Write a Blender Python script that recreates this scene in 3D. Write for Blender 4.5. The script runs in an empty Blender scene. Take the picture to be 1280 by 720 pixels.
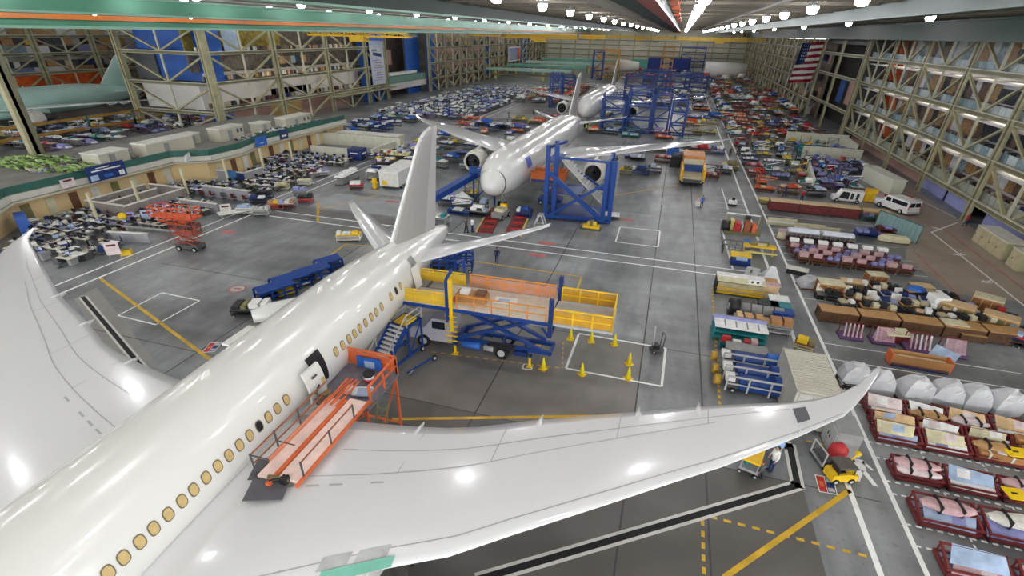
import bpy, math, random
from math import sin, cos, pi, radians, sqrt, atan2, hypot
from mathutils import Vector, Matrix
random.seed(7)
R = random.Random(11)
SC = bpy.context.scene
COL = SC.collection
V3 = Vector
# ---------------------------------------------------------------- camera
FPX, CY, H = 618.126, 400.0, 20.5
FW = V3((-0.23904488, 0.83048265, -0.50314621))
RT = V3((0.95754401, 0.28760713, 0.01978897))
UP = V3((-0.16114283, 0.47705419, 0.8639747))
cam = bpy.data.cameras.new('camera')
camo = bpy.data.objects.new('camera', cam)
COL.objects.link(camo)
camo.matrix_world = Matrix(((RT.x, UP.x, -FW.x, 0), (RT.y, UP.y, -FW.y, 0), (RT.z, UP.z, -FW.z, H), (0, 0, 0, 1)))
cam.sensor_fit = 'HORIZONTAL'; cam.sensor_width = 36.0; cam.lens = 36.0 * FPX / 1280.0
cam.shift_y = (CY - 360.0) / 1280.0
cam.clip_start = 0.2; cam.clip_end = 2000
SC.camera = camo
def ray(px, py): return FW + RT * ((px - 640.0) / FPX) - UP * ((py - CY) / FPX)
def G(px, py, z=0.0):          # the point at height z seen at that pixel
    r = ray(px, py); t = (H - z) / -r.z
    return (r.x * t, r.y * t)
def GX(px, py, x):             # (y, z) on the plane of constant x
    r = ray(px, py); t = x / r.x
    return (r.y * t, H + r.z * t)
def GY(px, py, y):
    r = ray(px, py); t = y / r.y
    return (r.x * t, H + r.z * t)
# ---------------------------------------------------------------- materials
def lin(c): return tuple((v / 12.92 if v <= .04045 else ((v + .055) / 1.055) ** 2.4) for v in c)
def hexc(h):
    h = h.lstrip('#'); return lin(tuple(int(h[i:i + 2], 16) / 255 for i in (0, 2, 4)))
MATS = {}
def mat(name, col, rough=.55, metal=0, var=.12, scale=1.5, coat=0, alpha=None, emit=None, es=1):
    if name in MATS: return MATS[name]
    m = bpy.data.materials.new(name); m.use_nodes = True
    nt = m.node_tree; b = nt.nodes['Principled BSDF']
    c = hexc(col) if isinstance(col, str) else col
    if var > 0:
        tc = nt.nodes.new('ShaderNodeTexCoord'); n = nt.nodes.new('ShaderNodeTexNoise')
        n.inputs['Scale'].default_value = scale; n.inputs['Detail'].default_value = 3
        nt.links.new(tc.outputs['Object'], n.inputs['Vector'])
        rp = nt.nodes.new('ShaderNodeValToRGB')
        rp.color_ramp.elements[0].position = .3; rp.color_ramp.elements[1].position = .7
        rp.color_ramp.elements[0].color = tuple(max(0, v * (1 - var)) for v in c) + (1,)
        rp.color_ramp.elements[1].color = tuple(min(1, v * (1 + var)) for v in c) + (1,)
        nt.links.new(n.outputs['Fac'], rp.inputs['Fac']); nt.links.new(rp.outputs['Color'], b.inputs['Base Color'])
    else: b.inputs['Base Color'].default_value = c + (1,)
    b.inputs['Roughness'].default_value = rough; b.inputs['Metallic'].default_value = metal
    if coat: b.inputs['Coat Weight'].default_value = coat; b.inputs['Coat Roughness'].default_value = .05
    if alpha is not None: b.inputs['Alpha'].default_value = alpha
    if emit:
        b.inputs['Emission Color'].default_value = hexc(emit) + (1,); b.inputs['Emission Strength'].default_value = es
    MATS[name] = m; return m
PAL = dict(white='e9e9e6', offwhite='d8d6cc', cream='cfc9a8', beige='b9ae8c', tan='b58c5a', wood='a8794a', ply='d2b48a', brown='6e4630',
  darkwood='5a3c28', maroon='5e1f22', darkred='7a2a26', red='b3262a', pink='c3a0a2', palepink='d8c9c9', orange='d4683a', deeporange='c9481c',
  yellow='e8bf1c', paleyellow='dccf7a', olive='77734a', green='3d7a52', teal='1f7a80', darkteal='2d5f5a', mint='a9cdbf', blue='0c3b84', midblue='2a62b8',
  navy='132c66', paleblue='a4b9d4', lavender='8b8fc0', purple='6a4a78', grey='8c8d8c', lightgrey='b4b6b6', darkgrey='4c4d50', black='1b1c20',
  steel='9a9c9e', copper='9a5a3a')
def M(n):
    if n in MATS: return MATS[n]
    return mat(n, PAL[n], var=.14, rough=.5)
# ---------------------------------------------------------------- mesh kit
class MB:
    def __init__(s): s.v = []; s.f = []; s.m = []; s.mats = []; s.sm = []
    def mi(s, m):
        m = M(m) if isinstance(m, str) else m
        if m not in s.mats: s.mats.append(m)
        return s.mats.index(m)
    def add(s, vs, fs, m, smooth=False):
        k = len(s.v); i = s.mi(m); s.v += [tuple(v) for v in vs]
        for f in fs: s.f.append([k + a for a in f]); s.m.append(i); s.sm.append(smooth)
        return s
    def box(s, x0, y0, z0, x1, y1, z1, m, rz=0, bev=0):
        cx, cy = (x0 + x1) / 2, (y0 + y1) / 2; c, n = cos(rz), sin(rz)
        def T(x, y, z): return (cx + (x - cx) * c - (y - cy) * n, cy + (x - cx) * n + (y - cy) * c, z)
        if bev:
            b = bev; out = []
            P = [(x0 + b, y0), (x1 - b, y0), (x1, y0 + b), (x1, y1 - b), (x1 - b, y1), (x0 + b, y1), (x0, y1 - b), (x0, y0 + b)]
            Q = [(x0 + b, y0 + b)] * 1
            vs = [T(x, y, z0) for x, y in P] + [T(x, y, z1 - b) for x, y in P]
            ins = [(min(max(x, x0 + b), x1 - b), min(max(y, y0 + b), y1 - b)) for x, y in P]
            vs += [T(x, y, z1) for x, y in ins]
            fs = [list(range(7, -1, -1)), list(range(16, 24))]
            for k in range(8):
                j = (k + 1) % 8; fs += [[k, j, 8 + j, 8 + k], [8 + k, 8 + j, 16 + j, 16 + k]]
            return s.add(vs, fs, m)
        vs = [T(x, y, z) for z in (z0, z1) for x, y in ((x0, y0), (x1, y0), (x1, y1), (x0, y1))]
        return s.add(vs, [(3, 2, 1, 0), (4, 5, 6, 7), (0, 1, 5, 4), (1, 2, 6, 5), (2, 3, 7, 6), (3, 0, 4, 7)], m)
    def bar(s, p, q, w, m, h=None):
        p, q = V3(p), V3(q); d = (q - p)
        if d.length < 1e-6: return s
        d.normalize(); u = V3((0, 0, 1)) if abs(d.z) < .95 else V3((0, 1, 0))
        a = d.cross(u).normalized() * w / 2; b = a.cross(d).normalized() * (h or w) / 2
        vs = [e + i * a + j * b for e in (p, q) for i, j in ((-1, -1), (1, -1), (1, 1), (-1, 1))]
        return s.add(vs, [(3, 2, 1, 0), (4, 5, 6, 7), (0, 1, 5, 4), (1, 2, 6, 5), (2, 3, 7, 6), (3, 0, 4, 7)], m)
    def tube(s, p, q, r, m, n=8, r2=None, smooth=True):
        p, q = V3(p), V3(q); d = (q - p).normalized(); u = V3((0, 0, 1)) if abs(d.z) < .95 else V3((0, 1, 0))
        a = d.cross(u).normalized(); b = a.cross(d); r2 = r if r2 is None else r2
        vs = [p + (a * cos(2 * pi * k / n) + b * sin(2 * pi * k / n)) * r for k in range(n)] + [q + (a * cos(2 * pi * k / n) + b * sin(2 * pi * k / n)) * r2 for k in range(n)]
        s.add(vs, [[k, (k + 1) % n, n + (k + 1) % n, n + k] for k in range(n)], m, smooth)
        k0 = len(s.v) - 2 * n; i = s.mi(m)
        s.f.append([k0 + k for k in range(n - 1, -1, -1)]); s.f.append([k0 + n + k for k in range(n)]); s.m += [i, i]; s.sm += [False, False]
        return s
    def wheel(s, x, y, z, r, w, ax='y', n=12):
        d = V3((0, w / 2, 0)) if ax == 'y' else V3((w / 2, 0, 0)); c = V3((x, y, z))
        s.tube(c - d, c + d, r, 'tyre', n, smooth=False); s.tube(c - d * 1.08, c + d * 1.08, r * .55, 'lightgrey', n, smooth=False); return s
    def prism(s, pts, z0, z1, m):   # polygon in xy
        n = len(pts); vs = [(x, y, z0) for x, y in pts] + [(x, y, z1) for x, y in pts]
        return s.add(vs, [list(range(n - 1, -1, -1)), list(range(n, 2 * n))] + [[k, (k + 1) % n, n + (k + 1) % n, n + k] for k in range(n)], m)
    def slab(s, pts, y0, y1, m):     # polygon in xz extruded along y
        n = len(pts); vs = [(x, y0, z) for x, z in pts] + [(x, y1, z) for x, z in pts]
        return s.add(vs, [list(range(n)), list(range(2 * n - 1, n - 1, -1))] + [[k, n + k, n + (k + 1) % n, (k + 1) % n] for k in range(n)], m)
    def slabx(s, pts, x0, x1, m):    # polygon in yz extruded along x
        n = len(pts); vs = [(x0, y, z) for y, z in pts] + [(x1, y, z) for y, z in pts]
        return s.add(vs, [list(range(n - 1, -1, -1)), list(range(n, 2 * n))] + [[k, (k + 1) % n, n + (k + 1) % n, n + k] for k in range(n)], m)
    def rings(s, rs, m, smooth=True, cap=True):
        n = len(rs[0]); vs = [p for r in rs for p in r]
        fs = [[i * n + k, i * n + (k + 1) % n, (i + 1) * n + (k + 1) % n, (i + 1) * n + k] for i in range(len(rs) - 1) for k in range(n)]
        s.add(vs, fs, m, smooth)
        if cap:
            k0 = len(s.v) - len(vs); i = s.mi(m); L = (len(rs) - 1) * n
            s.f.append([k0 + k for k in range(n - 1, -1, -1)]); s.f.append([k0 + L + k for k in range(n)]); s.m += [i, i]; s.sm += [smooth, smooth]
        return s
    def mesh(s, name):
        me = bpy.data.meshes.new(name); me.from_pydata(s.v, [], s.f)
        for m in s.mats: me.materials.append(m)
        me.polygons.foreach_set('material_index', s.m); me.polygons.foreach_set('use_smooth', s.sm)
        me.update(); return me
USED = {}
def obj(name, data, parent=None, loc=None, label=None, kind=None, rz=0):
    if isinstance(data, MB): data = data.mesh(name)
    o = bpy.data.objects.new(name, data); COL.objects.link(o)
    if parent is not None: o.parent = parent
    if loc: o.location = loc
    if rz: o.rotation_euler.z = rz
    if label: o['label'] = label
    if kind: o['kind'] = kind
    return o
def tag(o, label, cat, group=None, kind=None):
    o['label'] = label; o['category'] = cat
    if group: o['group'] = group
    if kind: o['kind'] = kind
    USED[label] = USED.get(label, 0) + 1
    return o
def thing(name, label, cat, x, y, z=0, rz=0, parts=(), group=None, sc=None):
    """parts: MB / mesh for a one-mesh thing, or a list of (part name, MB or mesh, [sub-parts])"""
    if not isinstance(parts, (list, tuple)):
        o = obj(name, parts)
    else:
        o = bpy.data.objects.new(name, None); COL.objects.link(o); o.empty_display_size = .3
        for p in parts:
            c = obj(p[0], p[1], o)
            for q in (p[2] if len(p) > 2 and p[2] else ()): obj(q[0], q[1], c)
    o.location = (x, y, z); o.rotation_euler.z = rz
    if sc: o.scale = sc if isinstance(sc, tuple) else (sc, sc, sc)
    return tag(o, label, cat, group)
def bake(parts):    # turn MBs of a kit into shared meshes
    if isinstance(parts, MB): return parts.mesh('m')
    return [(p[0], p[1].mesh(p[0]), [(q[0], q[1].mesh(q[0])) for q in (p[2] if len(p) > 2 and p[2] else ())]) for p in parts]
ORD = 'first second third fourth fifth sixth seventh eighth ninth tenth eleventh twelfth thirteenth fourteenth fifteenth sixteenth seventeenth eighteenth nineteenth twentieth'.split()
def nth(i): return ORD[i] if i < 20 else ('twenty-' + ORD[i - 20] if i < 29 else ('thirtieth' if i == 29 else 'thirty-' + ORD[i - 30]))
mat('tyre', '17181a', .85, var=.1)
mat('glass_dark', '20262c', .12, var=0)
# ================================================================ the hall
XR, XL, YF, ZC = 39.5, -92.0, 379.0, 24.0
def concrete():
    m = bpy.data.materials.new('polished_concrete'); m.use_nodes = True; nt = m.node_tree; b = nt.nodes['Principled BSDF']
    tc = nt.nodes.new('ShaderNodeTexCoord'); L = nt.links.new
    def noise(sc, det, stretch=None, dist=0):
        n = nt.nodes.new('ShaderNodeTexNoise'); n.inputs['Scale'].default_value = sc; n.inputs['Detail'].default_value = det; n.inputs['Distortion'].default_value = dist
        if stretch:
            mp = nt.nodes.new('ShaderNodeMapping'); mp.inputs['Scale'].default_value = stretch; L(tc.outputs['Object'], mp.inputs['Vector']); L(mp.outputs['Vector'], n.inputs['Vector'])
        else: L(tc.outputs['Object'], n.inputs['Vector'])
        return n
    a = noise(.11, 6, dist=.8); c = noise(.9, 8, (1, .25, 1)); d = noise(.35, 5, (.22, 1, 1), .5); sp = noise(2.2, 2)
    r1 = nt.nodes.new('ShaderNodeValToRGB'); e = r1.color_ramp.elements
    e[0].position = .32; e[0].color = hexc('5e6163') + (1,); e[1].position = .7; e[1].color = hexc('939697') + (1,)
    L(a.outputs['Fac'], r1.inputs['Fac'])
    mx = nt.nodes.new('ShaderNodeMixRGB'); mx.blend_type = 'OVERLAY'; mx.inputs['Fac'].default_value = .55
    L(r1.outputs['Color'], mx.inputs['Color1']); L(c.outputs['Fac'], mx.inputs['Color2'])
    mx2 = nt.nodes.new('ShaderNodeMixRGB'); mx2.blend_type = 'OVERLAY'; mx2.inputs['Fac'].default_value = .7
    L(mx.outputs['Color'], mx2.inputs['Color1']); L(d.outputs['Fac'], mx2.inputs['Color2'])
    st = nt.nodes.new('ShaderNodeValToRGB'); st.color_ramp.elements[0].position = .30; st.color_ramp.elements[0].color = (.45, .42, .40, 1)
    st.color_ramp.elements[1].position = .40; st.color_ramp.elements[1].color = (1, 1, 1, 1); L(sp.outputs['Fac'], st.inputs['Fac'])
    mx3 = nt.nodes.new('ShaderNodeMixRGB'); mx3.blend_type = 'MULTIPLY'; mx3.inputs['Fac'].default_value = .35
    L(mx2.outputs['Color'], mx3.inputs['Color1']); L(st.outputs['Color'], mx3.inputs['Color2'])
    L(mx3.outputs['Color'], b.inputs['Base Color'])
    rr = nt.nodes.new('ShaderNodeMapRange'); rr.inputs['To Min'].default_value = .24; rr.inputs['To Max'].default_value = .5
    L(d.outputs['Fac'], rr.inputs['Value']); L(rr.outputs['Result'], b.inputs['Roughness'])
    return m
flo = obj('floor', MB().box(-330, -30, -.4, 62, 380, 0, concrete()), kind='structure')
paintm = mat('paint_white', 'f0f1ef', .6, var=.12, scale=.8); painty = mat('paint_yellow', 'd2a92e', .5, var=.2, scale=.8)
paintr = mat('paint_red', 'b86a66', .5, var=.25, scale=.8); joint = mat('floor_joint', '4a4a4b', .8, var=.1)
patchm = mat('worn_slab', '9b9fa3', .4, var=.15, scale=.5); darkm = mat('dark_slab', '626061', .4, var=.2, scale=.3)
def line(p, q, w, m, name='painted_line', z=.012):
    p, q = V3((p[0], p[1], 0)), V3((q[0], q[1], 0)); d = (q - p).normalized(); n = V3((-d.y, d.x, 0)) * w / 2
    return MB().add([(v.x, v.y, z) for v in (p - n, q - n, q + n, p + n)], [(0, 1, 2, 3)], m)
def dashes(p, q, w, m, on=.35, off=.3, z=.013):
    p, q = V3((p[0], p[1], 0)), V3((q[0], q[1], 0)); d = (q - p); Ln = d.length; d.normalize(); n = V3((-d.y, d.x, 0)) * w / 2; mb = MB(); t = 0
    while t < Ln:
        a, b = p + d * t, p + d * min(t + on, Ln); mb.add([(v.x, v.y, z) for v in (a - n, b - n, b + n, a + n)], [(0, 1, 2, 3)], m); t += on + off
    return mb
def poly(pts, m, z=.008): return MB().add([(x, y, z) for x, y in pts], [list(range(len(pts)))], m)
def paint(mb, name='painted_line'): return obj(name, mb, flo)
# worn and dark slabs
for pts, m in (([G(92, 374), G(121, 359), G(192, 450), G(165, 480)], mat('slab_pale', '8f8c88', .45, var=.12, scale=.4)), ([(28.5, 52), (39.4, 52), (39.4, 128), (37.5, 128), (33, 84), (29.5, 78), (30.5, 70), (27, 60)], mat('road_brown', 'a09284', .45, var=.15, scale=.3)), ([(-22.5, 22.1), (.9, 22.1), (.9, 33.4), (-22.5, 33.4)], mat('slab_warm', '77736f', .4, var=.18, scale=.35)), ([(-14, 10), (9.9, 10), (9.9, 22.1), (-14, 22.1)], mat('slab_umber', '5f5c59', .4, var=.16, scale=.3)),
               ([(-46.5, 50.8), (-24, 50.8), (-24, 53.2), (-46.5, 53.2)], darkm), ([(-20, 8), (-20, 14.5), (3, 14.5), (3, 8)], None),
               ([(-44, 54), (-24, 54), (-24, 60.5), (-44, 60.5)], patchm), ([(-44, 62), (-28, 62), (-28, 67), (-44, 67)], patchm),
               ([(9.95, 19.6), (12.1, 19.6), (12.1, 30), (9.95, 30)], None)):
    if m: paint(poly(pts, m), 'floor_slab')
# joints
for x in (-8.6, .9, 5.0, -22.5, -30): paint(line((x, 10), (x, 150), .1, joint, z=.009), 'expansion_joint')
for y in (22.1, 33.4, 66.5, 90): paint(line((-46, y), (13.6, y), .07, joint, z=.009), 'expansion_joint')
# aisle between line and yard
paint(line((12.25, 12), (12.25, 330), .28, paintm)); paint(line((14.25, 12), (14.25, 330), .24, paintm))
for x in (-50.4, -48.4): paint(line((x, 20), (x, 200), .24, paintm))
for y in (50.8, 48.9): paint(line((-46.5, y), (12.2, y), .24, paintm))
paint(line((33.5, 40), (33.5, 71.3), .2, paintm)); paint(line((33.5, 71.3), (38.5, 77), .2, paintm)); paint(line((35.5, 45), (35.5, 73.5), .2, paintr))
paint(line(G(1141, 313), G(1204, 375), .14, paintr)); paint(line((39.2, 79), (37.2, 92), .16, paintm))
def rect(pxs, w=.18, m=paintm):
    P = [G(*q) for q in pxs]; mb = MB()
    for i in range(len(P)):
        t = line(P[i], P[(i + 1) % len(P)], w, m); mb.add(t.v, t.f, m)
    paint(mb, 'painted_bay')
rect(((723.7, 417), (832, 435.5), (827, 483), (707.5, 460.5))); rect(((775, 283.7), (825, 288.7), (822.5, 308.7), (769.5, 302.5)))
rect(((202.5, 366), (249.5, 376), (195, 406), (147.5, 394.5)), .14); rect(((655, 455), (666, 456), (664, 462), (653, 461)), .1)
def pl(pxs, w=.2, m=painty):
    P = [G(*q) for q in pxs]; mb = MB()
    for i in range(len(P) - 1):
        t = line(P[i], P[i + 1], w, m); mb.add(t.v, t.f, m)
    paint(mb)
pl(((125, 348), (262, 449)), .26); pl(((490, 524), (760, 520)), .24); pl(((1062, 613), (905, 722)), .26)
pl(((400, 329), (432, 305), (520, 314)), .2); pl(((560, 322), (727, 346), (718, 372)), .2); pl(((770, 244), (850, 231)), .2)
pl(((397, 278), (398, 252)), .3); pl(((470, 245), (398, 262)), .25)
paint(dashes(G(890, 360), G(900, 510), .18, painty)); paint(dashes(G(887, 646), G(1090, 697), .16, painty)); paint(dashes(G(878, 650), G(880, 722), .16, painty))
paint(dashes(G(540, 440), G(700, 460), .1, painty)); paint(dashes(G(704, 428), G(703, 460), .1, painty))
paint(dashes(G(1008, 551), G(1034, 557), .12, painty)); paint(dashes(G(1012, 567), G(1028, 570), .12, painty))
for (a, b, c, d) in (((902, 235), (910, 262), None, None), ((902, 285), (916, 337), None, None)): paint(line(G(*a), G(*b), .18, paintm))
for y in (78, 75.4, 72.8, 70, 67.3, 64.6, 57): paint(line((8.4, y), (12.1, y), .1, paintm))
# bays of the parts yard
for y in (98, 92, 87, 83, 79, 76.2, 71.5, 68.6, 66, 63.7, 59.6, 57.5, 55.5, 50.5, 48.6, 46.2, 38.2, 35.9): paint(line((14.3, y), (27.5, y), .1, paintm))
for y in (30.6, 26.9, 25.6, 23.8, 22.9, 20.95, 19.7): paint(dashes((14.3, y), (27, y), .12, paintm, .25, .2))
for x in (17, 20, 23):
    for y0, y1 in ((25.6, 26.9), (22.9, 23.8), (19.7, 20.95)): paint(dashes((x, y0), (x, y1), .1, paintm, .2, .15))
# floor slots
mt = mat('slot_black', '111114', .7, var=0); mr = mat('slot_rim', 'cfcdc8', .5, var=.1)
def slot(pxs, w=.34):
    P = [G(*q) for q in pxs]
    for i in range(len(P) - 1):
        a, b = V3(P[i] + (0,)), V3(P[i + 1] + (0,)); d = (b - a).normalized() * w * .5
        paint(line(a - d, b + d, w * 2.0, mr, z=.016), 'slot_rim'); 
    for i in range(len(P) - 1):
        a, b = V3(P[i] + (0,)), V3(P[i + 1] + (0,)); d = (b - a).normalized() * w * .5
        paint(line(a - d, b + d, w, mt, z=.022), 'floor_slot')
slot(((600, 724), (997, 607), (987, 557), (948, 554))); slot(((104, 372), (190, 474)), .3)
# painted walker, discs and signs on the floor
def walker(px, py, s, rz):
    x, y = G(px, py); mb = MB(); m = paintm
    def q(pts): 
        out = []
        for a, b in pts: out.append((x + s * (a * cos(rz) - b * sin(rz)), y + s * (a * sin(rz) + b * cos(rz)), .014))
        mb.add(out, [list(range(len(out)))], m)
    q([(.14 * cos(t * pi / 4), 1.65 + .16 * sin(t * pi / 4)) for t in range(8)]); q([(-.2, .75), (.2, .75), (.24, 1.4), (-.22, 1.4)])
    q([(.2, 1.4), (.5, .95), (.42, .88), (.12, 1.2)]); q([(-.2, 1.4), (-.55, 1.0), (-.48, .92), (-.1, 1.2)])
    q([(.2, .75), (.5, 0), (.3, 0), (0, .7)]); q([(-.2, .75), (-.35, 0), (-.15, 0), (.1, .7)]); obj('painted_walker', mb, flo)
walker(1080, 604, 1.35, -.1); walker(1243, 352, .9, 2.0); walker(1205, 318, .8, 2.0); walker(1178, 288, .8, .6)
def disc(px, py, r):
    x, y = G(px, py); mb = MB()
    for rr, m, z in ((r, paintr, .012), (r * .78, M('lightgrey'), .015)): mb.add([(x + rr * cos(t * pi / 12), y + rr * sin(t * pi / 12), z) for t in range(24)], [list(range(24))], m)
    mb.add([(x + a, y + b, .018) for a, b in ((-r * .5, -.12), (r * .5, -.12), (r * .5, .12), (-r * .5, .12))], [(0, 1, 2, 3)], paintr); obj('floor_disc', mb, flo)
disc(297, 361, .75)
for px, py in ((672, 319), (683, 304), (783, 275), (285, 290), (490, 252), (1130, 283)): paint(poly([(G(px, py)[0] + a, G(px, py)[1] + b) for a, b in ((-.9, -.4), (.9, -.4), (.9, .4), (-.9, .4))], paintr, .012), 'floor_sign')
def floorsign(pxs):
    P = [V3(G(*q) + (0,)) for q in pxs]; mb = MB()
    def u(a, b, z): 
        v = P[0] * (1 - a) * (1 - b) + P[1] * a * (1 - b) + P[2] * a * b + P[3] * (1 - a) * b; return (v.x, v.y, z)
    def cell(a0, b0, a1, b1, m, z): mb.add([u(a0, b0, z), u(a1, b0, z), u(a1, b1, z), u(a0, b1, z)], [(0, 1, 2, 3)], m)
    cell(0, 0, 1, 1, 'white', .012); cell(.05, .05, .47, .95, 'red', .015); cell(.5, .05, .95, .95, mat('sign_blue', '3c4c70'), .015); cell(.15, .35, .38, .65, 'orange', .018)
    for i in range(3): cell(.55, .1 + .28 * i, .9, .32 + .28 * i, ('lightgrey', 'navy', 'lightgrey')[i], .018)
    obj('floor_sign', mb, flo)
floorsign(((1018, 593), (1042, 598), (1047, 619), (1024, 615))); floorsign(((263, 428), (278, 428), (268, 440), (252, 441)))

# ---------------------------------------------------------------- lights
lampm = mat('lamp_glow', 'ffffff', emit='fbfcff', es=84, var=0)
lm_k = bake([('housing', MB().tube((0, 0, .25), (0, 0, .8), .55, 'steel', 12, .15)), ('diffuser', MB().rings([[(r * cos(2 * pi * k / 14), r * sin(2 * pi * k / 14), z) for k in range(14)] for z, r in ((-.42, .2), (-.34, .38), (0, .5), (.26, .52))], lampm))])
xs = [-84, -64, -46, -30, -15.2, 1.1, 11.5, 27]; ys = [-18, -2, 14, 30, 46, 62, 78, 94, 112, 130, 150, 172, 196, 222, 250, 276, 300, 324, 345, 364]
for i, x in enumerate(xs):
    for j, y in enumerate(ys if x < 26 else ys[::2]):
        t = thing('ceiling_lamp', f'round white high-bay lamp, {nth(j)} from the viewer in the {nth(i)} row from the west trusses', 'ceiling lamp', x, y, 22.95, 0, lm_k, 'high-bay lamps under the roof')
for i, x in enumerate((-105, -135, -165, -195)):
    for j, y in enumerate((40, 75, 110, 150, 190)):
        thing('ceiling_lamp', f'round white high-bay lamp of the neighbouring hall, {nth(j)} along its {nth(i)} row', 'ceiling lamp', x, y, 22.95, 0, lm_k, 'high-bay lamps of the neighbouring hall')
w = bpy.data.worlds.new('world'); SC.world = w; w.use_nodes = True
w.node_tree.nodes['Background'].inputs['Color'].default_value = (.97, .98, 1, 1); w.node_tree.nodes['Background'].inputs['Strength'].default_value = 3.0
SC.view_settings.view_transform = 'Standard'; SC.view_settings.look = 'None'; SC.view_settings.gamma = 1; SC.view_settings.exposure = 0.5
SC.cycles.use_denoising = True; SC.cycles.max_bounces = 6; SC.cycles.sample_clamp_indirect = 4
# ---------------------------------------------------------------- roof
roofm = mat('roof_panel', 'b8ad9a', .7, var=.1, scale=.2); ribm = mat('roof_rib', '6b6457', .6, var=.1)
cl = obj('ceiling', MB().box(-330, -30, ZC, 62, 380, ZC + .3, roofm), kind='structure')
ys_ = [-24 + 6 * i for i in range(67)]
for y in ys_: obj('roof_rib', MB().box(-330, y - .2, ZC - .55, 62, y + .2, ZC, ribm), cl)
for x in (-60, -33, -9, 8, 24): obj('roof_pipe', MB().tube((x, -30, ZC - .7), (x, 379, ZC - .7), .12, 'lightgrey', 6), cl)
grm = mat('girder_green', '4f8f74', .3, metal=.25, var=.12, scale=.15); grd = mat('girder_dark', '1d3a32', .5, var=.15, scale=.2); gor = mat('girder_orange', 'e8842a', .3, var=.2, scale=.1)
gpal = mat('girder_pale', '86b09c', .35, metal=.1, var=.1, scale=.2)
def girder(name, boxes, label=None):
    o = bpy.data.objects.new(name, None); COL.objects.link(o); o['kind'] = 'structure'
    for n, x0, z0, x1, z1, m in boxes: obj(n, MB().box(x0, -30, z0, x1, 379, z1, m), o)
    return o
girder('trim_1', [('flange', -61.2, 19.9, -59.4, 20.15, gpal), ('web', -60.6, 20.15, -60.2, 20.95, grm), ('orange_strip', -60.2, 20.7, -59.3, 21.15, gor), ('flange', -61, 21.2, -59.3, 21.4, gpal),  # bright orange strip along the side of the girder
      ('web', -60.6, 21.4, -60.2, 22.8, grm), ('flange', -61.4, 22.8, -59.4, 23.0, gpal)])
girder('trim_2', [('web', -28.6, 22.15, -28.2, 23.6, grd), ('flange', -29.2, 22.0, -27.6, 22.18, gpal), ('flange', -29.2, 23.6, -27.6, 23.8, grd)])
girder('trim_3', [('web', -5.2, 22.4, -2.2, 24.0, grd), ('flange', -6.0, 22.2, -4.9, 22.45, mat('flange_pale', 'a8a49a', .5)), ('flange', -2.9, 22.2, -1.8, 22.42, mat('flange_rust', '9c5040', .5))])
girder('trim_4', [('web', 36.0, 20.8, 36.4, 22.9, grd), ('flange', 35.4, 20.6, 37, 20.85, grd), ('flange', 35.4, 22.9, 37, 23.1, grd)])
girder('trim_5', [('web', 18.0, 22.4, 18.4, 23.9, grd), ('flange', 17.4, 22.25, 19, 22.45, grd)])
for j, y in enumerate([18 + 9 * k for k in range(12)]):
    thing('hoist_trolley', f'small rust-red hoist motor hanging beside the dark central roof girder, {nth(j)} from the viewer', 'hoist', -1.2, y, 22.5, 0, MB().box(-.35, -.7, .3, .35, .7, 1.1, mat('rust', 'a04a26', .5)).tube((0, 0, 1.1), (0, 0, 1.3), .06, 'steel', 6).bar((-.5, -.9, 1.1), (.5, .9, 1.1), .08, 'copper'), 'hoist motors on the central girder')
mb = MB()
for k in range(24):
    a, b = 2 * pi * k / 24, 2 * pi * (k + 1) / 24
    mb.tube((.5 * cos(a), 0, .5 * sin(a)), (.5 * cos(b), 0, .5 * sin(b)), .08, mat('red_ring', 'e01818', .3, emit='ff1010', es=1.2, var=0), 6)
mb.tube((0, .1, 0), (0, -.1, 0), .46, 'black', 20).bar((0, 0, .6), (0, 0, .95), .12, 'darkgrey')
thing('warning_light', 'round black warning light with a glowing red ring under the central roof girder', 'warning light', *(lambda r: (r.x * 30 / r.y, 30))(ray(821, -1)), 22.6, .2, [('ring', mb)])
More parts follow.
